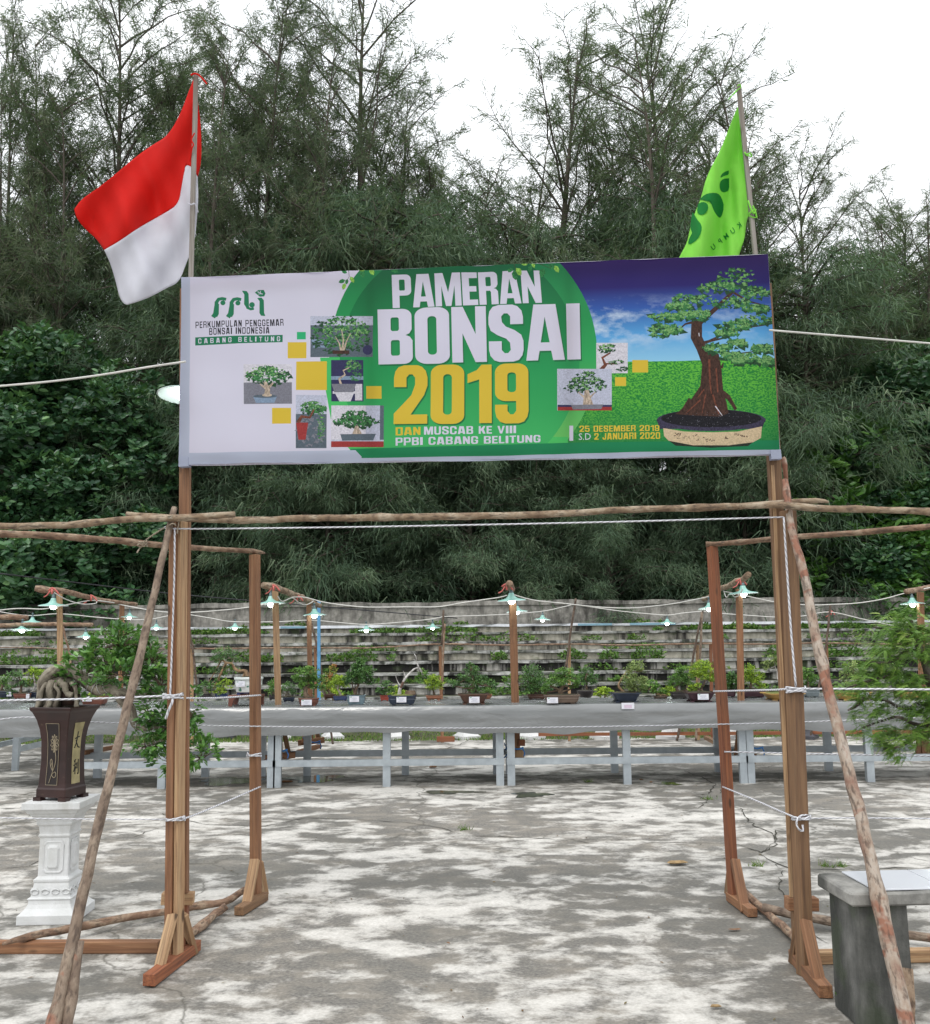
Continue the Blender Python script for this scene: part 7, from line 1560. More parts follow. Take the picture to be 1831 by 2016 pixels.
cab('white cable sagging from the pale branch to the middle lamp post', [(574, 1176, 11), (600, 1176, 11.4), (640, 1186, 11.2), (700, 1194, 11), (740, 1195.5, 10.9), (799, 1195, 10.8), (864, 1194.5, 10.8), (908, 1187, 10.7), (950, 1181, 10.7), (984, 1176, 10.7), (998, 1172, 10.6)])
cab('white cable sagging from the middle lamp post to the right rear post branch', [(1012, 1171, 10.6), (1035, 1178, 10.7), (1060, 1183, 10.8), (1100, 1187, 10.9), (1155, 1193, 11), (1200, 1196.5, 11.1), (1246, 1197, 11.3), (1290, 1193, 11.6), (1329, 1188, 11.9), (1370, 1180, 12.2), (1398, 1174, 12.4)])
cab('white cable looping at the lamp between the two right posts', [(1425, 1163, 11.5), (1430, 1176, 11.4), (1438, 1168, 11.3), (1446, 1175, 11), (1455, 1172, 10.8), (1462, 1160, 10.7)])
cab('white cable sagging from the right lamp post to the right edge', [(1425, 1164, 11.4), (1455, 1170, 10.9), (1477, 1175, 10.8), (1531, 1186, 10.8), (1591, 1191, 10.8), (1640, 1190, 10.8), (1691, 1187, 10.8), (1740, 1179, 10.8), (1785, 1167, 10.8), (1840, 1155, 10.8)])
cab('far white cable running behind the lamps from the left edge to the left main post', [(-20, 1200, 15.5), (20, 1208, 15.5), (63, 1212, 15.5), (117, 1208.5, 15.5), (188, 1215, 15.5), (241, 1219, 15.5), (293, 1219.5, 15.5), (340, 1211, 15.5), (372, 1210, 15.5)], .0075)
cab('far white cable with small lamps from the left main post to the dark stick', [(372, 1210, 15.5), (415, 1217, 15.5), (460, 1224, 15.5), (552, 1224, 15.5), (610, 1221, 15.5), (660, 1225, 15.5), (721, 1229.5, 15.5), (790, 1225, 15.5), (851, 1218.6, 15.5), (872, 1214, 15.5)], .0075)
cab('far white cable from the dark stick to the leaning stick right of the middle', [(872, 1214, 15.5), (940, 1212, 15.5), (1005, 1209, 15.5), (1068, 1203.5, 15.5), (1100, 1197, 15.5), (1129, 1190, 15.5)], .0075)
cab('far white cable from the leaning stick to the sticks by the right rear post', [(1129, 1190, 15.5), (1170, 1196, 15.5), (1220, 1203, 15.5), (1270, 1208, 15.5), (1314, 1211, 15.5), (1345, 1207, 15.5), (1383, 1203.5, 15.5)], .0075)
cab('far white cable from the right rear post to the feathery tree', [(1383, 1203.5, 15.5), (1424, 1208, 15.5), (1480, 1212, 15.5), (1531, 1215, 15.5), (1580, 1213, 15.5), (1633, 1205, 15.5), (1697, 1218.6, 15.5), (1760, 1232, 15.5)], .0075)

# ------------------------------------------------------------------ fence behind
DF = 15.35
GF = 'thin posts of the low fence behind the tables'
def fpost(px0, py0, px1, py1, label, w=.07, mat=None, seed=1, d=DF, ground=True):
    b = Yp(px1, py1, d); t_ = Yp(px0, py0, d)
    if ground: b = V(b.x + (b.x - t_.x) * (b.z) / max(.1, (t_.z - b.z)), d, 0)
    m = MB(); m.beam(b, t_, w * .62, .035, None, seed=seed); tag(m.build('fence_post', mat or M['timber_pale'], base=tuple(b), bevel=.003), label, 'post', GF)
fpost(378, 1276, 378, 1376, 'pale fence post right of the left main post', .075, seed=1)
fpost(620.5, 1272, 622, 1376, 'brown fence post just left of the tall blue post', .06, M['timber'], 2)
fpost(866.5, 1272, 869, 1376, 'pale fence post beside the dark sticks left of the middle', .08, M['timber'], 3)
fpost(1121, 1270, 1121, 1376, 'pale fence post behind the taupe pot tree', .07, seed=4)
fpost(1373, 1270, 1374, 1376, 'pale fence post left of the umbrella crowned bonsai', .075, seed=5)
fpost(1399, 1265, 1401, 1376, 'red brown fence post just left of the right rear post', .075, M['timber_red'], 6)
fpost(1627.5, 1268, 1630, 1376, 'brown fence post behind the scarred leaning pole', .06, M['timber'], 7)
GS = 'dark sticks standing along the low fence'
for i, (pts, lb, mt) in enumerate([([(371, 1205), (374, 1245), (381, 1290), (389, 1368)], 'dark stick leaning right of the left main post', 'dark_stick'), ([(369, 1238), (377, 1265), (382, 1272)], 'short dark stick crossing right of the left main post', 'dark_stick'),
    ([(611, 1222), (622, 1262), (629, 1300), (633, 1325)], 'dark stick leaning on the tall blue post', 'dark_stick'), ([(873, 1201), (872, 1240), (869, 1270)], 'dark stick rising highest left of the middle lamp post', 'dark_stick'), ([(876, 1228), (873, 1270), (871, 1345)], 'brown stick beside the pale fence post left of the middle', 'bark_red'),
    ([(1134, 1178), (1124, 1240), (1118, 1290), (1114, 1315)], 'dark stick with an orange tip leaning left above the taupe pot tree', 'dark_stick'), ([(1384, 1203), (1375, 1240), (1370, 1266)], 'dark stick leaning left near the right rear post', 'dark_stick'), ([(1382, 1205), (1380, 1260), (1378, 1300)], 'upright brown stick near the right rear post', 'bark_grey'),
    ([(1635, 1192), (1630, 1240), (1625, 1280), (1612, 1356)], 'thin dark stick behind the scarred leaning pole', 'dark_stick'), ([(124, 1234), (130, 1260), (137, 1285), (140, 1330)], 'dark stick behind the lamp post at far left', 'bark_red')]):
    q = [Yp(x, y, DF - .1) for x, y in pts]; e = q[-1]; q2 = e + (e - q[-2]).normalized() * max(0, e.z / max(.3, -(e - q[-2]).normalized().z)) if lb.startswith(('thin', 'upright', 'dark stick leaning')) else e
    if q2.z >= -.05 and (q2 - e).length > .05: q.append(V(q2.x, q2.y, max(0, q2.z)))
    log(lb, q, [.018] * len(q), M[mt], 200 + i, GS, 'stick', cat='stick', seg=8)
log('thin brown rail log running along the whole low fence behind the tables', [Yp(x, y, DF - .06) for x, y in ((330, 1277), (420, 1277), (520, 1276), (600, 1275), (700, 1276), (760, 1274), (866, 1268), (1005, 1270), (1120, 1268), (1240, 1270), (1380, 1267), (1500, 1268), (1620, 1266), (1760, 1268), (1880, 1268))], [.0125] * 15, M['bark_red'], 230, None, 'rail_log')
log('thin whitish rail log of the fence at far left', [Yp(x, y, DF - .06) for x, y in ((-40, 1275), (60, 1275), (140, 1278), (250, 1277), (330, 1277))], [.0125] * 5, M['bark_grey'], 231, None, 'rail_log')
GLR = 'low timber rails along the back edge of the plaza'
m = MB(); m.beam(Yp(1060, 1446, DF), Yp(1420, 1444, DF), .05, .045, V(0, 0, 1), seed=7); tag(m.build('low_rail', M['timber_red'], base=tuple(Yp(1060, 1450, DF))), 'low red brown timber rail behind the plinths right of the middle', 'rail', GLR)
m = MB(); m.beam(Yp(1424, 1444, DF), Yp(1860, 1440, DF), .05, .045, V(0, 0, 1), seed=8); tag(m.build('low_rail', M['timber_red'], base=tuple(Yp(1424, 1450, DF))), 'low red brown timber rail behind the right posts', 'rail', GLR)
m = MB(); m.beam(Yp(860, 1455, DF - .3), Yp(895, 1455, DF - .3), .08, .07, V(0, 0, 1), seed=9); tag(m.build('wood_block', M['timber_red'], base=tuple(Yp(878, 1457, DF - .3))), 'small brown wooden foot block on the floor at the back left of the middle plinth', 'block')
# ------------------------------------------------------------------ white pedestal with the big root bonsai (left)
M['white_stone'] = m_stain('white_painted_pedestal', (.62, .63, .62, 1), (.70, .71, .71, 1), (.40, .39, .34, 1), .57, .75, .4)
def pedestal(c, hw, Ht, rot, label, group=None):
    T = thing('pedestal', label, 'pedestal', tuple(c), group)
    pf = [(0, 1.0), (.075, 1.0), (.08, .96), (.095, .90), (.12, .80), (.15, .74), (.165, .73), (.185, .72), (.19, .76), (.20, .76), (.205, .68), (.30, .62), (.32, .60), (.325, .62), (.335, .63), (.35, .63), (.355, .59), (.365, .55), (.37, .525), (.69, .515), (.695, .54), (.705, .56), (.715, .56), (.72, .53), (.735, .53), (.79, .56), (.80, .61), (.815, .63), (.825, .62), (.845, .64), (.865, .70), (.885, .78), (.90, .80), (.905, .86), (.93, .92), (.94, .98), (.945, 1.02), (1.0, 1.02)]
    m = MB(); m.rings(square_rings(c, [(z * Ht, h * hw) for z, h in pf], rot)); m.build('column', M['white_stone'], T, bevel=.002)
    for k in range(4):     # raised lozenge panels on each face
        a = rot + k * math.pi / 2; n_ = V(math.sin(a), -math.cos(a), 0); u_ = V(math.cos(a), math.sin(a), 0); f = .523 * hw
        m = MB(); rings = []
        for (s_, o_) in ((1, .0015), (.97, .006), (.90, .006), (.86, .003)):
            rings.append([c + n_ * (f + o_) + u_ * (sx * .36 * hw * s_) + V(0, 0, Ht * (.53 + sz * .135 * s_)) for sx, sz in ((-1, -.8), (-.7, -1), (.7, -1), (1, -.8), (1, .8), (.7, 1), (-.7, 1), (-1, .8))])
        rings.append([c + n_ * (f + .004) + u_ * (sx * .22 * hw) + V(0, 0, Ht * (.53 + sz * .10)) for sx, sz in ((-1, -.8), (-.7, -1), (.7, -1), (1, -.8), (1, .8), (.7, 1), (-.7, 1), (-1, .8))])
        rings.append([c + n_ * (f + .016) + u_ * (sx * .16 * hw) + V(0, 0, Ht * (.53 + sz * .082)) for sx, sz in ((-1, -.8), (-.7, -1), (.7, -1), (1, -.8), (1, .8), (.7, 1), (-.7, 1), (-1, .8))])
        m.rings(rings, closed_bot=False); m.build('panel', M['white_stone'], T)
        m = MB()
        for q in range(4):   # carved garland on the foot
            u = (q - 1.5) * .36 * hw; z0 = Ht * .25
            pts = [c + n_ * (f + .125 * hw + .004) + u_ * (u + .13 * hw * math.cos(w_)) + V(0, 0, z0 + .022 * Ht * math.sin(w_)) for w_ in [i * .7 for i in range(10)]]
            m.tube(pts, .0045, 5)
        m.build('carving', M['white_stone'], T, smooth=True)
    return T
pc = G(111, 1805, 0); rotp = R(2)
TOPZ = Yp(117, 1572, pc.y).z
pedestal(pc, .166, TOPZ, rotp, 'white square pedestal with panels and mouldings under the dark pot')
# pot
t = NT('dark_oxblood_pot'); n1 = t.noise(t.coord('Object'), 5, 5); n2 = t.noise(t.coord('Object'), 40, 4); t.col(t.mix(t.ramp(n2, [(.66, BL), (.72, (.5, .5, .5, 1))]), t.ramp(n1, [(.3, (.022, .010, .009, 1)), (.7, (.045, .018, .015, 1))]), (.12, .09, .06, 1))); t.rough(.33); M['oxblood'] = t.m
M['cream_panel'] = m_plain('cream_panel', (.42, .36, .19, 1), .7, .25, 18); M['inkm'] = m_plain('ink_black', (.012, .012, .012, 1), .6); M['carve'] = m_plain('carved_tan_line', (.30, .25, .17, 1), .8)
zp0 = TOPZ; zp1 = Yp(117, 1390, pc.y).z; HP = zp1 - zp0; rp0 = R(-14)
ppf = [(.0, .62), (.012, .69), (.10, .69), (.12, .655), (.16, .64), (.40, .60), (.62, .62), (.75, .68), (.86, .78), (.94, .90), (.965, .97), (1.0, 1.0), (1.0, .90), (.95, .84)]
PH = .146
PT = thing('potted_bonsai', 'big ficus bonsai cascading right from a tall flared dark brown pot on the white pedestal', 'bonsai', tuple(V(pc.x, pc.y, zp0)))
cp = V(pc.x - .006, pc.y, zp0)
m = MB(); m.rings(square_rings(cp + V(0, 0, .012), [(z * (HP - .012), h * PH) for z, h in ppf[1:]], rp0), closed_top=False); pot = m.build('pot', M['oxblood'], PT, bevel=.004)
for k in range(4):
    m = MB(); a = rp0 + math.pi / 4 + k * math.pi / 2; q = cp + V(math.cos(a), math.sin(a), 0) * PH * .69 * 1.2; m.box(q + V(0, 0, .010), (.05, .05, .022), Matrix.Rotation(rp0, 3, 'Z')); m.build('pot_foot', M['oxblood'], pot)
m = MB(); m.rings(square_rings(cp, [(HP * .93, PH * .84), (HP * .98, PH * .5)], rp0), closed_bot=False); m.build('soil', M['soil_pot'], PT)
def hprof(z):
    for (a, b), (c_, d_) in zip(ppf[:-3], ppf[1:-2]):
        if a <= z <= c_: return (b + (d_ - b) * (z - a) / max(1e-6, c_ - a)) * PH
    return PH
def facept(k, u, z, off=.003):
    a = rp0 + k * math.pi / 2; n_ = V(math.sin(a), -math.cos(a), 0); u_ = V(math.cos(a), math.sin(a), 0); h = hprof(z)
    return cp + n_ * (h + off) + u_ * (u * h) + V(0, 0, .012 + z * (HP - .012))
def facepatch(mb_, k, u0, u1, z0, z1, off, nz_=8):
    vs = []
    for i in range(nz_ + 1):
        z = z0 + (z1 - z0) * i / nz_; vs += [facept(k, u0, z, off), facept(k, u1, z, off)]
    mb_.add(vs, [(2 * i, 2 * i + 1, 2 * i + 3, 2 * i + 2) for i in range(nz_)])
# visible faces: k=0 faces front-left?, k=1 front-right
m = MB(); facepatch(m, 0, -.42, .42, .15, .82, .002); fp = m.build('flower_panel', m_plain('panel_black', (.014, .008, .008, 1), .5), pot)
def tubes_on(k, lines, r, off=.004): 
    mm = MB()
    for ln in lines: mm.tube([facept(k, u, z, off) for u, z in ln], r, 5, sub=3)
    return mm
lines = [[(-.42, .15), (.42, .15), (.42, .82), (-.42, .82), (-.42, .15)]]
fl = []
for a in range(-80, 261, 34):
    ar = R(a); L_ = 1; cx, cz = .1, .60; fl.append([(cx, cz), (cx + .16 * math.cos(ar) - .05 * math.sin(ar), cz + .055 * math.sin(ar) + .02 * math.cos(ar)), (cx + .30 * math.cos(ar), cz + .10 * math.sin(ar)), (cx + .16 * math.cos(ar) + .05 * math.sin(ar), cz + .055 * math.sin(ar) - .02 * math.cos(ar)), (cx, cz)])
fl += [[(.1, .55), (.22, .46), (.2, .38), (.05, .30), (-.1, .22), (-.18, .17)], [(.05, .30), (-.1, .34), (-.2, .40), (-.1, .43), (0, .37), (.05, .30)], [(-.02, .26), (.15, .23), (.3, .25), (.25, .29), (.1, .28), (-.02, .26)], [(-.1, .36), (-.05, .39)]]
mm = MB()
for a, b in zip(lines[0][:-1], lines[0][1:]): mm.tube([facept(0, a[0] + (b[0] - a[0]) * i / 6, a[1] + (b[1] - a[1]) * i / 6, .003) for i in range(7)], .0016, 4)
mm.build('panel_outline', M['carve'], fp); tubes_on(0, fl, .0022).build('flower_carving', M['carve'], fp, smooth=True)
m = MB(); facepatch(m, 1, -.42, .42, .15, .82, .002); cpn = m.build('character_panel', M['cream_panel'], pot)
ink_l = [[(-.22, .64), (-.02, .655), (.2, .66)], [(.0, .72), (-.02, .65), (-.08, .59), (-.24, .54)], [(-.14, .625), (.02, .58), (.12, .55), (.30, .54)]]
ink2 = [[(.0, .41), (-.12, .395), (-.18, .39)], [(-.24, .345), (-.08, .355), (.06, .36)], [(-.08, .40), (-.08, .33), (-.08, .25)], [(-.08, .34), (-.16, .30), (-.24, .28)], [(-.07, .34), (.02, .31)], [(.12, .38), (.12, .31)], [(.26, .41), (.26, .32), (.25, .25), (.18, .26)]]
tubes_on(1, ink_l, .0042, .002).build('brush_character', M['inkm'], cpn, smooth=True); tubes_on(1, ink2, .0036, .002).build('brush_character', M['inkm'], cpn, smooth=True)
# roots, trunk, branches
M['ficus_bark'] = m_bark('ficus_bark', [(.09, .075, .055, 1), (.21, .185, .14, 1), (.34, .31, .24, 1), (.15, .125, .09, 1)], (.17, .13, .09, 1), .7)
dB = pc.y; m = MB(); rr = random.Random(5)
def pt(x, y, dy=0): return Yp(x, y, dB + dy)
m.tube([pt(92, 1392, .0), pt(90, 1368, .0), pt(96, 1350, .0), pt(118, 1340, .0), pt(140, 1343, .02)], [.045, .042, .035, .03, .028], 12, sub=5, jit=.14, seed=3)
m.tube([pt(108, 1394, .03), pt(112, 1370, .03), pt(104, 1352, .03)], [.04, .045, .03], 12, sub=5, jit=.16, seed=13)
m.tube([pt(138, 1392, .05), pt(140, 1365, .05), pt(128, 1350, .03)], [.05, .05, .04], 10, sub=4, jit=.1, seed=4)
m.tube([pt(77, 1392, -.05), pt(80, 1360, -.05), pt(84, 1343, -.04), pt(100, 1325, -.02), pt(124, 1319, 0), pt(150, 1326, 0), pt(172, 1345, 0), pt(192, 1358, 0), pt(215, 1352, 0), pt(232, 1362, 0), pt(262, 1366, .02), pt(300, 1362, .05), pt(335, 1360, .08)], [.02, .022, .03, .036, .038, .036, .034, .034, .033, .031, .026, .02, .012], 12, sub=5, jit=.07, seed=5)
m.tube([pt(232, 1362, 0), pt(240, 1380, -.02), pt(256, 1392, -.02), pt(262, 1410, -.02), pt(266, 1426, 0), pt(285, 1432, 0), pt(310, 1430, .02), pt(330, 1445, .05), pt(334, 1475, .08), pt(345, 1492, .08), pt(380, 1490, .1)], [.028, .027, .026, .026, .024, .022, .018, .015, .013, .010, .007], 10, sub=5, jit=.08, seed=6)
m.tube([pt(330, 1445, .04), pt(318, 1458, 0), pt(290, 1466, 0), pt(262, 1470, 0)], [.012, .011, .009, .005], 7, sub=4, seed=7)
m.tube([pt(285, 1432, 0), pt(300, 1415, .02), pt(305, 1398, .02)], [.010, .008, .005], 6, sub=3, seed=7)
m.tube([pt(345, 1455, .04), pt(365, 1430, .06), pt(378, 1400, .08)], [.010, .008, .005], 6, sub=3, seed=7)
for (a, b, c_) in (((180, 1345), (195, 1315), (200, 1295)), ((200, 1352), (225, 1310), (235, 1265)), ((260, 1364), (275, 1330), (300, 1300)), ((155, 1330), (160, 1322), (150, 1330)), ((215, 1352), (190, 1320), (165, 1328)), ((235, 1300), (255, 1280), (280, 1262))):
    m.tube([pt(*a), pt(*b, rr.uniform(-.06, .06)), pt(*c_, rr.uniform(-.1, .1))], [.018, .012, .006], 7, sub=4, seed=8)
for k, rt in enumerate([[(92, 1345), (84, 1356), (80, 1374), (72, 1394)], [(104, 1342), (98, 1358), (100, 1376), (92, 1394)], [(112, 1344), (110, 1352), (116, 1366), (108, 1392)], [(120, 1342), (128, 1350), (133, 1364), (142, 1370)], [(140, 1345), (148, 1352), (149, 1372), (150, 1392)]]):
    m.tube([pt(x + rr.uniform(-1, 1), y, -.06 - .03 * (i > 0)) for i, (x, y) in enumerate(rt)], [.024, .022, .016, .022] if k % 2 else [.013, .012, .010, .014], 8, sub=5, jit=.15, seed=20 + k)
m.build('trunk', M['ficus_bark'], PT, smooth=True)
m = MB(); m.loft(pt(138, 1388, -.02), [(0, .05, .05), (.06, .055, .05), (.11, .045, .045), (.13, .03, .03)], 14, 2.2); m.build('root_block', m_plain('dark_root_block', (.035, .016, .010, 1), .8, .5, 20, bump=.5), PT, smooth=True)
M['wire'] = m_plain('bonsai_wire', (.50, .50, .49, 1), .45)
m = MB()
def coil(mb_, pts, r, turns, wr=.0022):
    P_ = [pt(*p) for p in pts]; n = turns * 10; out = []
    for i in range(n + 1):
        f = i / n * (len(P_) - 1); k = min(int(f), len(P_) - 2); c = P_[k].lerp(P_[k + 1], f - k); d = (P_[k + 1] - P_[k]).normalized(); a = d.orthogonal().normalized(); b = d.cross(a); an = i / 10 * 6.283
        out.append(c + (a * math.cos(an) + b * math.sin(an)) * r)
    mb_.tube(out, wr, 4)
coil(m, [(262, 1410, -.02), (266, 1426, 0), (285, 1432, 0), (310, 1430, .02)], .026, 6); coil(m, [(310, 1430, .02), (330, 1445, .05), (334, 1475, .08), (345, 1492, .08), (380, 1490, .1)], .017, 12); coil(m, [(330, 1445, .04), (318, 1458, 0), (290, 1466, 0), (262, 1470, 0)], .012, 9); coil(m, [(262, 1366, .02), (300, 1362, .05), (335, 1360, .08)], .024, 8); coil(m, [(175, 1346, 0), (192, 1358, 0), (215, 1352, 0)], .037, 4)
m.build('training_wire', M['wire'], PT, smooth=True)
def blobleaves(T, dB_, pads, n, L_, mat, seed, tpl='leaf', wf=(.42, .58), nm='foliage', droop=0, twm=None, tw=True):
    g = np.random.default_rng(seed); Ps, Ds, Ns, Ts = [], [], [], []; area = sum(p[2] * p[3] for p in pads); s = dB_ / F; mt = MB(); rr = random.Random(seed)
    for (x, y, rx, ry) in pads:
        nn = int(n * rx * ry / area); a_, b_ = rx * s, ry * s; e_ = min(a_, .17) * .9; cc = Yp(x, y, dB_ + g.normal(0, .03))
        nk = max(8, nn // 7); kc = norm(g.normal(0, 1, (nk, 3))) * g.random((nk, 1)) ** .36 * g.uniform(.8, 1.25, (nk, 1))
        for k in range(nk):
            q = cc + V(kc[k][0] * a_, kc[k][1] * e_, kc[k][2] * b_)
            if tw and k % 2 == 0: mt.tube([cc + V(kc[k][0] * a_ * .2, 0, -b_ * .3), cc.lerp(q, .6) + V(0, 0, -.01), q], [.0035, .0025, .0015], 4, cap=False)
        ki = g.integers(0, nk, nn); u = kc[ki]; sc_ = np.array([a_, e_, b_]); ctr = np.array(cc)[None] + u * sc_[None]
        ang = g.uniform(0, 6.28, nn); out = norm(u * np.array([1, 1, .7]) + np.array([0, 0, .25 - droop]))
        dd = np.stack([np.cos(ang), np.sin(ang), g.uniform(-.2, .6, nn) - droop], 1) * .8 + out * .9
        Ps.append(ctr + norm(dd) * .012 + g.normal(0, .010, (nn, 3))); Ds.append(dd); Ns.append(out * .4 + g.normal(0, .35, (nn, 3)) + np.array([0, 0, .9])); Ts.append(np.clip(g.random(nk)[ki] * .5 + g.normal(.25, .14, nn), 0, 1))
    P = np.concatenate(Ps); nn = len(P)
    foliage(nm, P, np.concatenate(Ds), np.concatenate(Ns), g.uniform(.65, 1.15, nn) * L_, g.uniform(*wf, nn) * L_, tpl, mat, T, np.concatenate(Ts))
    mt.build('twigs', twm or TB['brown'], T, smooth=True)
M['ficus_leaf'] = m_leaf('ficus_leaf', [(.03, .08, .025, 1), (.07, .18, .045, 1), (.14, .32, .07, 1), (.28, .50, .11, 1)], .28, .22, .55)
blobleaves(PT, dB, [(232, 1264, 48, 26), (205, 1297, 64, 22), (165, 1325, 44, 20), (138, 1345, 18, 14), (240, 1322, 48, 20), (300, 1290, 30, 36), (318, 1340, 28, 30), (256, 1300, 40, 30), (330, 1368, 44, 14), (190, 1350, 40, 10), (250, 1244, 20, 12), (120, 1332, 10, 6)], 2100, .047, M['ficus_leaf'], 4)
blobleaves(PT, dB + .03, [(296, 1402, 34, 22), (285, 1465, 42, 20), (300, 1440, 30, 14), (345, 1498, 42, 18), (330, 1420, 20, 40), (376, 1395, 18, 36), (398, 1484, 34, 26), (382, 1440, 14, 20)], 1300, .045, M['ficus_leaf'], 5, droop=.25)

# ------------------------------------------------------------------ right: feathery bonsai on a pedestal just outside the frame
rc = V(Yp(1935, 1500, 5.35).x, 5.35, 0)
pedestal(rc, .186, TOPZ, R(-20), 'white square pedestal just beyond the right edge under the feathery tree')
FTt = thing('potted_bonsai', 'large feathery tamarind bonsai hanging in from the right edge over the fence', 'bonsai', (rc.x, rc.y, TOPZ))
m = MB(); m.loft(V(rc.x, rc.y, TOPZ), [(.0, .14, .11), (.05, .17, .13), (.15, .20, .15), (.16, .215, .165), (.18, .215, .165), (.18, .19, .14)], 30, 5, closed_top=False); m.build('pot', PG['brown'], FTt)
m = MB(); m.loft(V(rc.x, rc.y, TOPZ), [(.15, .19, .14), (.185, .10, .08)], 24, 5, closed_bot=False); m.build('soil', M['soil_pot'], FTt)
dB = 5.35; m = MB()
m.tube([pt(1935, 1515), pt(1915, 1460), pt(1880, 1420), pt(1850, 1395), pt(1835, 1350), pt(1820, 1300), pt(1800, 1250), pt(1790, 1210)], [.05, .045, .035, .030, .026, .022, .016, .01], 12, sub=5, jit=.1, seed=2)
for b in ([(1850, 1395), (1810, 1385), (1790, 1395), (1768, 1392), (1745, 1380), (1700, 1375)], [(1835, 1345), (1800, 1338), (1780, 1322), (1755, 1330), (1720, 1338), (1680, 1350), (1660, 1358)], [(1880, 1420), (1840, 1430), (1800, 1425), (1770, 1412), (1740, 1418), (1700, 1432)], [(1820, 1290), (1790, 1280), (1760, 1300), (1730, 1305), (1700, 1300)], [(1810, 1260), (1780, 1250), (1750, 1240), (1720, 1235)], [(1840, 1440), (1800, 1455), (1770, 1470), (1740, 1475)], [(1700, 1375), (1685, 1390), (1670, 1398)]):
    m.tube([pt(x, y, rr.uniform(-.08, .08)) for x, y in b], [.014 - .0095 * i / (len(b) - 1) for i in range(len(b))], 8, sub=5, jit=.12, seed=9)
m.build('trunk', m_bark('feathery_trunk', [(.03, .022, .018, 1), (.07, .055, .045, 1), (.14, .12, .10, 1), (.06, .045, .035, 1)], (.28, .25, .22, 1), .62), FTt, smooth=True)
m = MB(); coil(m, [(1810, 1385), (1790, 1395), (1768, 1392), (1745, 1380), (1700, 1375)], .012, 16); coil(m, [(1780, 1322), (1755, 1330), (1720, 1338), (1680, 1350)], .010, 14); coil(m, [(1770, 1412), (1740, 1418), (1700, 1432)], .009, 10); m.build('training_wire', M['wire'], FTt, smooth=True)
M['frond'] = m_leaf('feathery_frond', [(.05, .11, .025, 1), (.12, .25, .045, 1), (.22, .39, .07, 1), (.42, .56, .13, 1)], .45, .25, .45)
def frondblob(pads, n, L_, seed):
    g = np.random.default_rng(seed); Ps, Ds, Ns, Ts = [], [], [], []; area = sum(p[2] * p[3] for p in pads); s = dB / F
    for (x, y, rx, ry) in pads:
        nn = int(n * rx * ry / area); cc = Yp(x, y, dB); a_, b_ = rx * s, ry * s; e_ = min(a_, .2)
        nk = max(8, nn // 9); kc = norm(g.normal(0, 1, (nk, 3))) * g.random((nk, 1)) ** .4; ki = g.integers(0, nk, nn); u = kc[ki]
        p = np.array(cc)[None] + u * np.array([a_, e_, b_])[None] + g.normal(0, .012, (nn, 3))
        az = np.where(g.random(nn) < .7, g.normal(math.pi, 1.0, nn), g.uniform(0, 6.28, nn))
        dd = np.stack([np.cos(az), np.sin(az) * .9, g.normal(.05, .35, nn) - .12], 1)
        Ps.append(p); Ds.append(dd); Ns.append(g.normal(0, .3, (nn, 3)) + np.array([0, -.15, 1])); Ts.append(np.clip(g.random(nk)[ki] * .45 + g.normal(.3, .15, nn), 0, 1))
    P = np.concatenate(Ps); nn = len(P); foliage('foliage', P, np.concatenate(Ds), np.concatenate(Ns), g.uniform(.7, 1.2, nn) * L_, g.uniform(.26, .34, nn) * L_, 'frond', M['frond'], FTt, np.concatenate(Ts))
frondblob([(1790, 1222, 58, 28), (1770, 1252, 78, 24), (1765, 1285, 82, 24), (1840, 1260, 50, 50), (1730, 1316, 62, 20), (1790, 1330, 70, 20), (1715, 1348, 60, 18), (1690, 1362, 48, 14), (1770, 1360, 70, 16), (1710, 1398, 46, 16), (1790, 1395, 60, 18), (1745, 1445, 58, 22), (1800, 1450, 50, 22), (1765, 1478, 40, 18), (1840, 1400, 50, 60)], 4100, .060, 5)

# ------------------------------------------------------------------ concrete bench (right foreground)
M['bench_conc'] = m_stain('bench_concrete', (.13, .13, .12, 1), (.26, .255, .24, 1), (.04, .042, .037, 1), .44, .62, .35, .2)
M['bench_top'] = m_stain('bench_top_concrete', (.24, .235, .22, 1), (.38, .37, .34, 1), (.07, .07, .062, 1), .50, .66, 1)
zs_ = Yp(1675, 1759, G(1655, 2010).y).z
b0 = G(1614, 1723, .555); b1 = G(1675, 1759, .555)
ax = (G(1831, 1755, .555) - b1).normalized(); ay = (b0 - b1); wB = ay.length; ay.normalize()
BN = thing('concrete_bench', 'weathered grey concrete bench with white tiles on its seat, cut by the right edge', 'bench', tuple(V(b1.x, b1.y, 0)))
def bp(u, v, z): return V(b1.x, b1.y, 0) + ax * u + ay * v + V(0, 0, z)
def bslab(mb_, u0, u1, v0, v1, z0, z1, nu=10, amp=.003, seed=1):
    rr = random.Random(seed); rings = []
    for i in range(nu + 1):
        u = u0 + (u1 - u0) * i / nu; j = lambda: rr.uniform(-amp, amp)
        rings.append([bp(u + j(), v0 + j(), z0), bp(u + j(), v1 + j(), z0), bp(u + j(), v1 + j(), z1 + j() * .6), bp(u + j(), v0 + j(), z1 + j() * .6)])
    mb_.rings(rings)
wB = max(wB, .34)
m = MB(); bslab(m, 0, 1.6, 0, wB, .50, .555, 14, .003, 2); m.build('seat_slab', M['bench_top'], BN, bevel=.008)
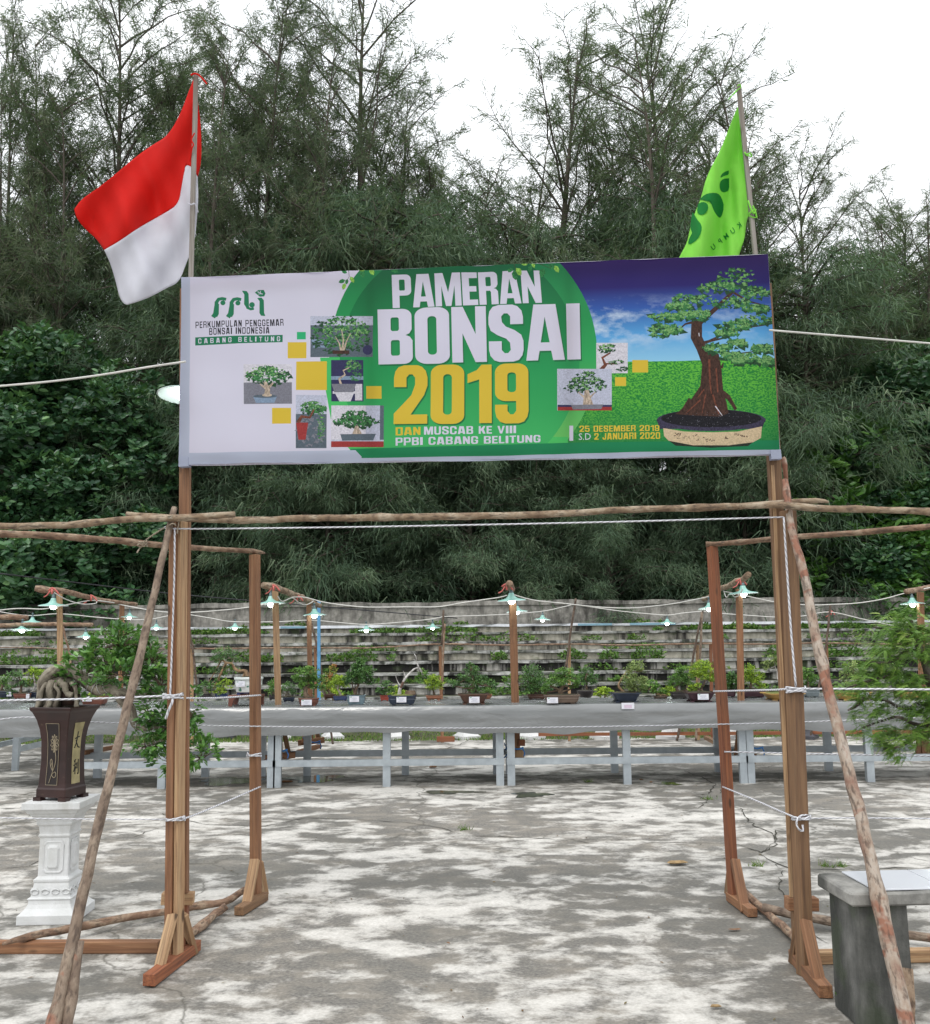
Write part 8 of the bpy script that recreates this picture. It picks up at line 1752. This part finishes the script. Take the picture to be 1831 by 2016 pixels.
m = MB(); bslab(m, .035, .255, .035, wB - .03, -.0, .499, 2, .003, 3); m.build('support', M['bench_conc'], BN, bevel=.008)
m = MB(); bslab(m, 1.25, 1.47, .035, wB - .03, -.0, .499, 2, .003, 4); m.build('support', M['bench_conc'], BN, bevel=.008)
t = NT('white_glazed_tile'); t.col((.66, .68, .72, 1)); t.rough(.12); M['tile'] = t.m
for k in range(4):
    m = MB(); u0 = .11 + k * .305; bslab(m, u0, u0 + .30, .018, wB - .012, .5575, .564, 1, 0, 5); m.build('seat_tile', M['tile'], BN, bevel=.001)
m = MB(); q = [bp(.095, wB - .1, .558), bp(.30, .075, .558), bp(.30, .065, .566), bp(.11, wB - .12, .566)]
# small weeds at the foot of the bench
g = np.random.default_rng(8); n = 60; c0 = G(1735, 1990); P = np.array(c0)[None] + g.normal(0, 1, (n, 3)) * np.array([.05, .03, 0]) + np.array([0, 0, .0]); P[:, 2] = g.random(n) * .05
D = g.normal(0, .6, (n, 3)); D[:, 2] = .8; tag(foliage('weed_tuft', P, D, g.normal(0, 1, (n, 3)), .05, .02, 'leaf', M['weed'], tone=g.uniform(.5, 1, n), base=tuple(c0)), 'small bright green weed tuft at the foot of the bench support', 'weed')
GTU = 'little grass tufts growing from the floor cracks'
for i, (px, py, lb) in enumerate([(1490, 1705, 'in the crack left of the right main post'), (1655, 1706, 'in the crack behind the bench'), (915, 1604 + 30, 'in the long crack at the middle'), (1395, 1574, 'in the crack beside the right rear post'), (1625, 1706, 'in the crack just left of the bench'), (1158, 1540, 'in front of the table leg right of centre')]):
    g = np.random.default_rng(i); n = 40; c0 = G(px, py); P = np.array(c0)[None] + g.normal(0, 1, (n, 3)) * np.array([.025, .02, 0]); P[:, 2] = 0
    D = g.normal(0, .7, (n, 3)); D[:, 2] = .8; tag(foliage('grass_tuft', P, D, g.normal(0, 1, (n, 3)), g.uniform(.03, .07, n), .006, 'blade', M['grass'], tone=g.random(n), base=tuple(c0)), 'tiny grass tuft ' + lb, 'grass tuft', GTU)
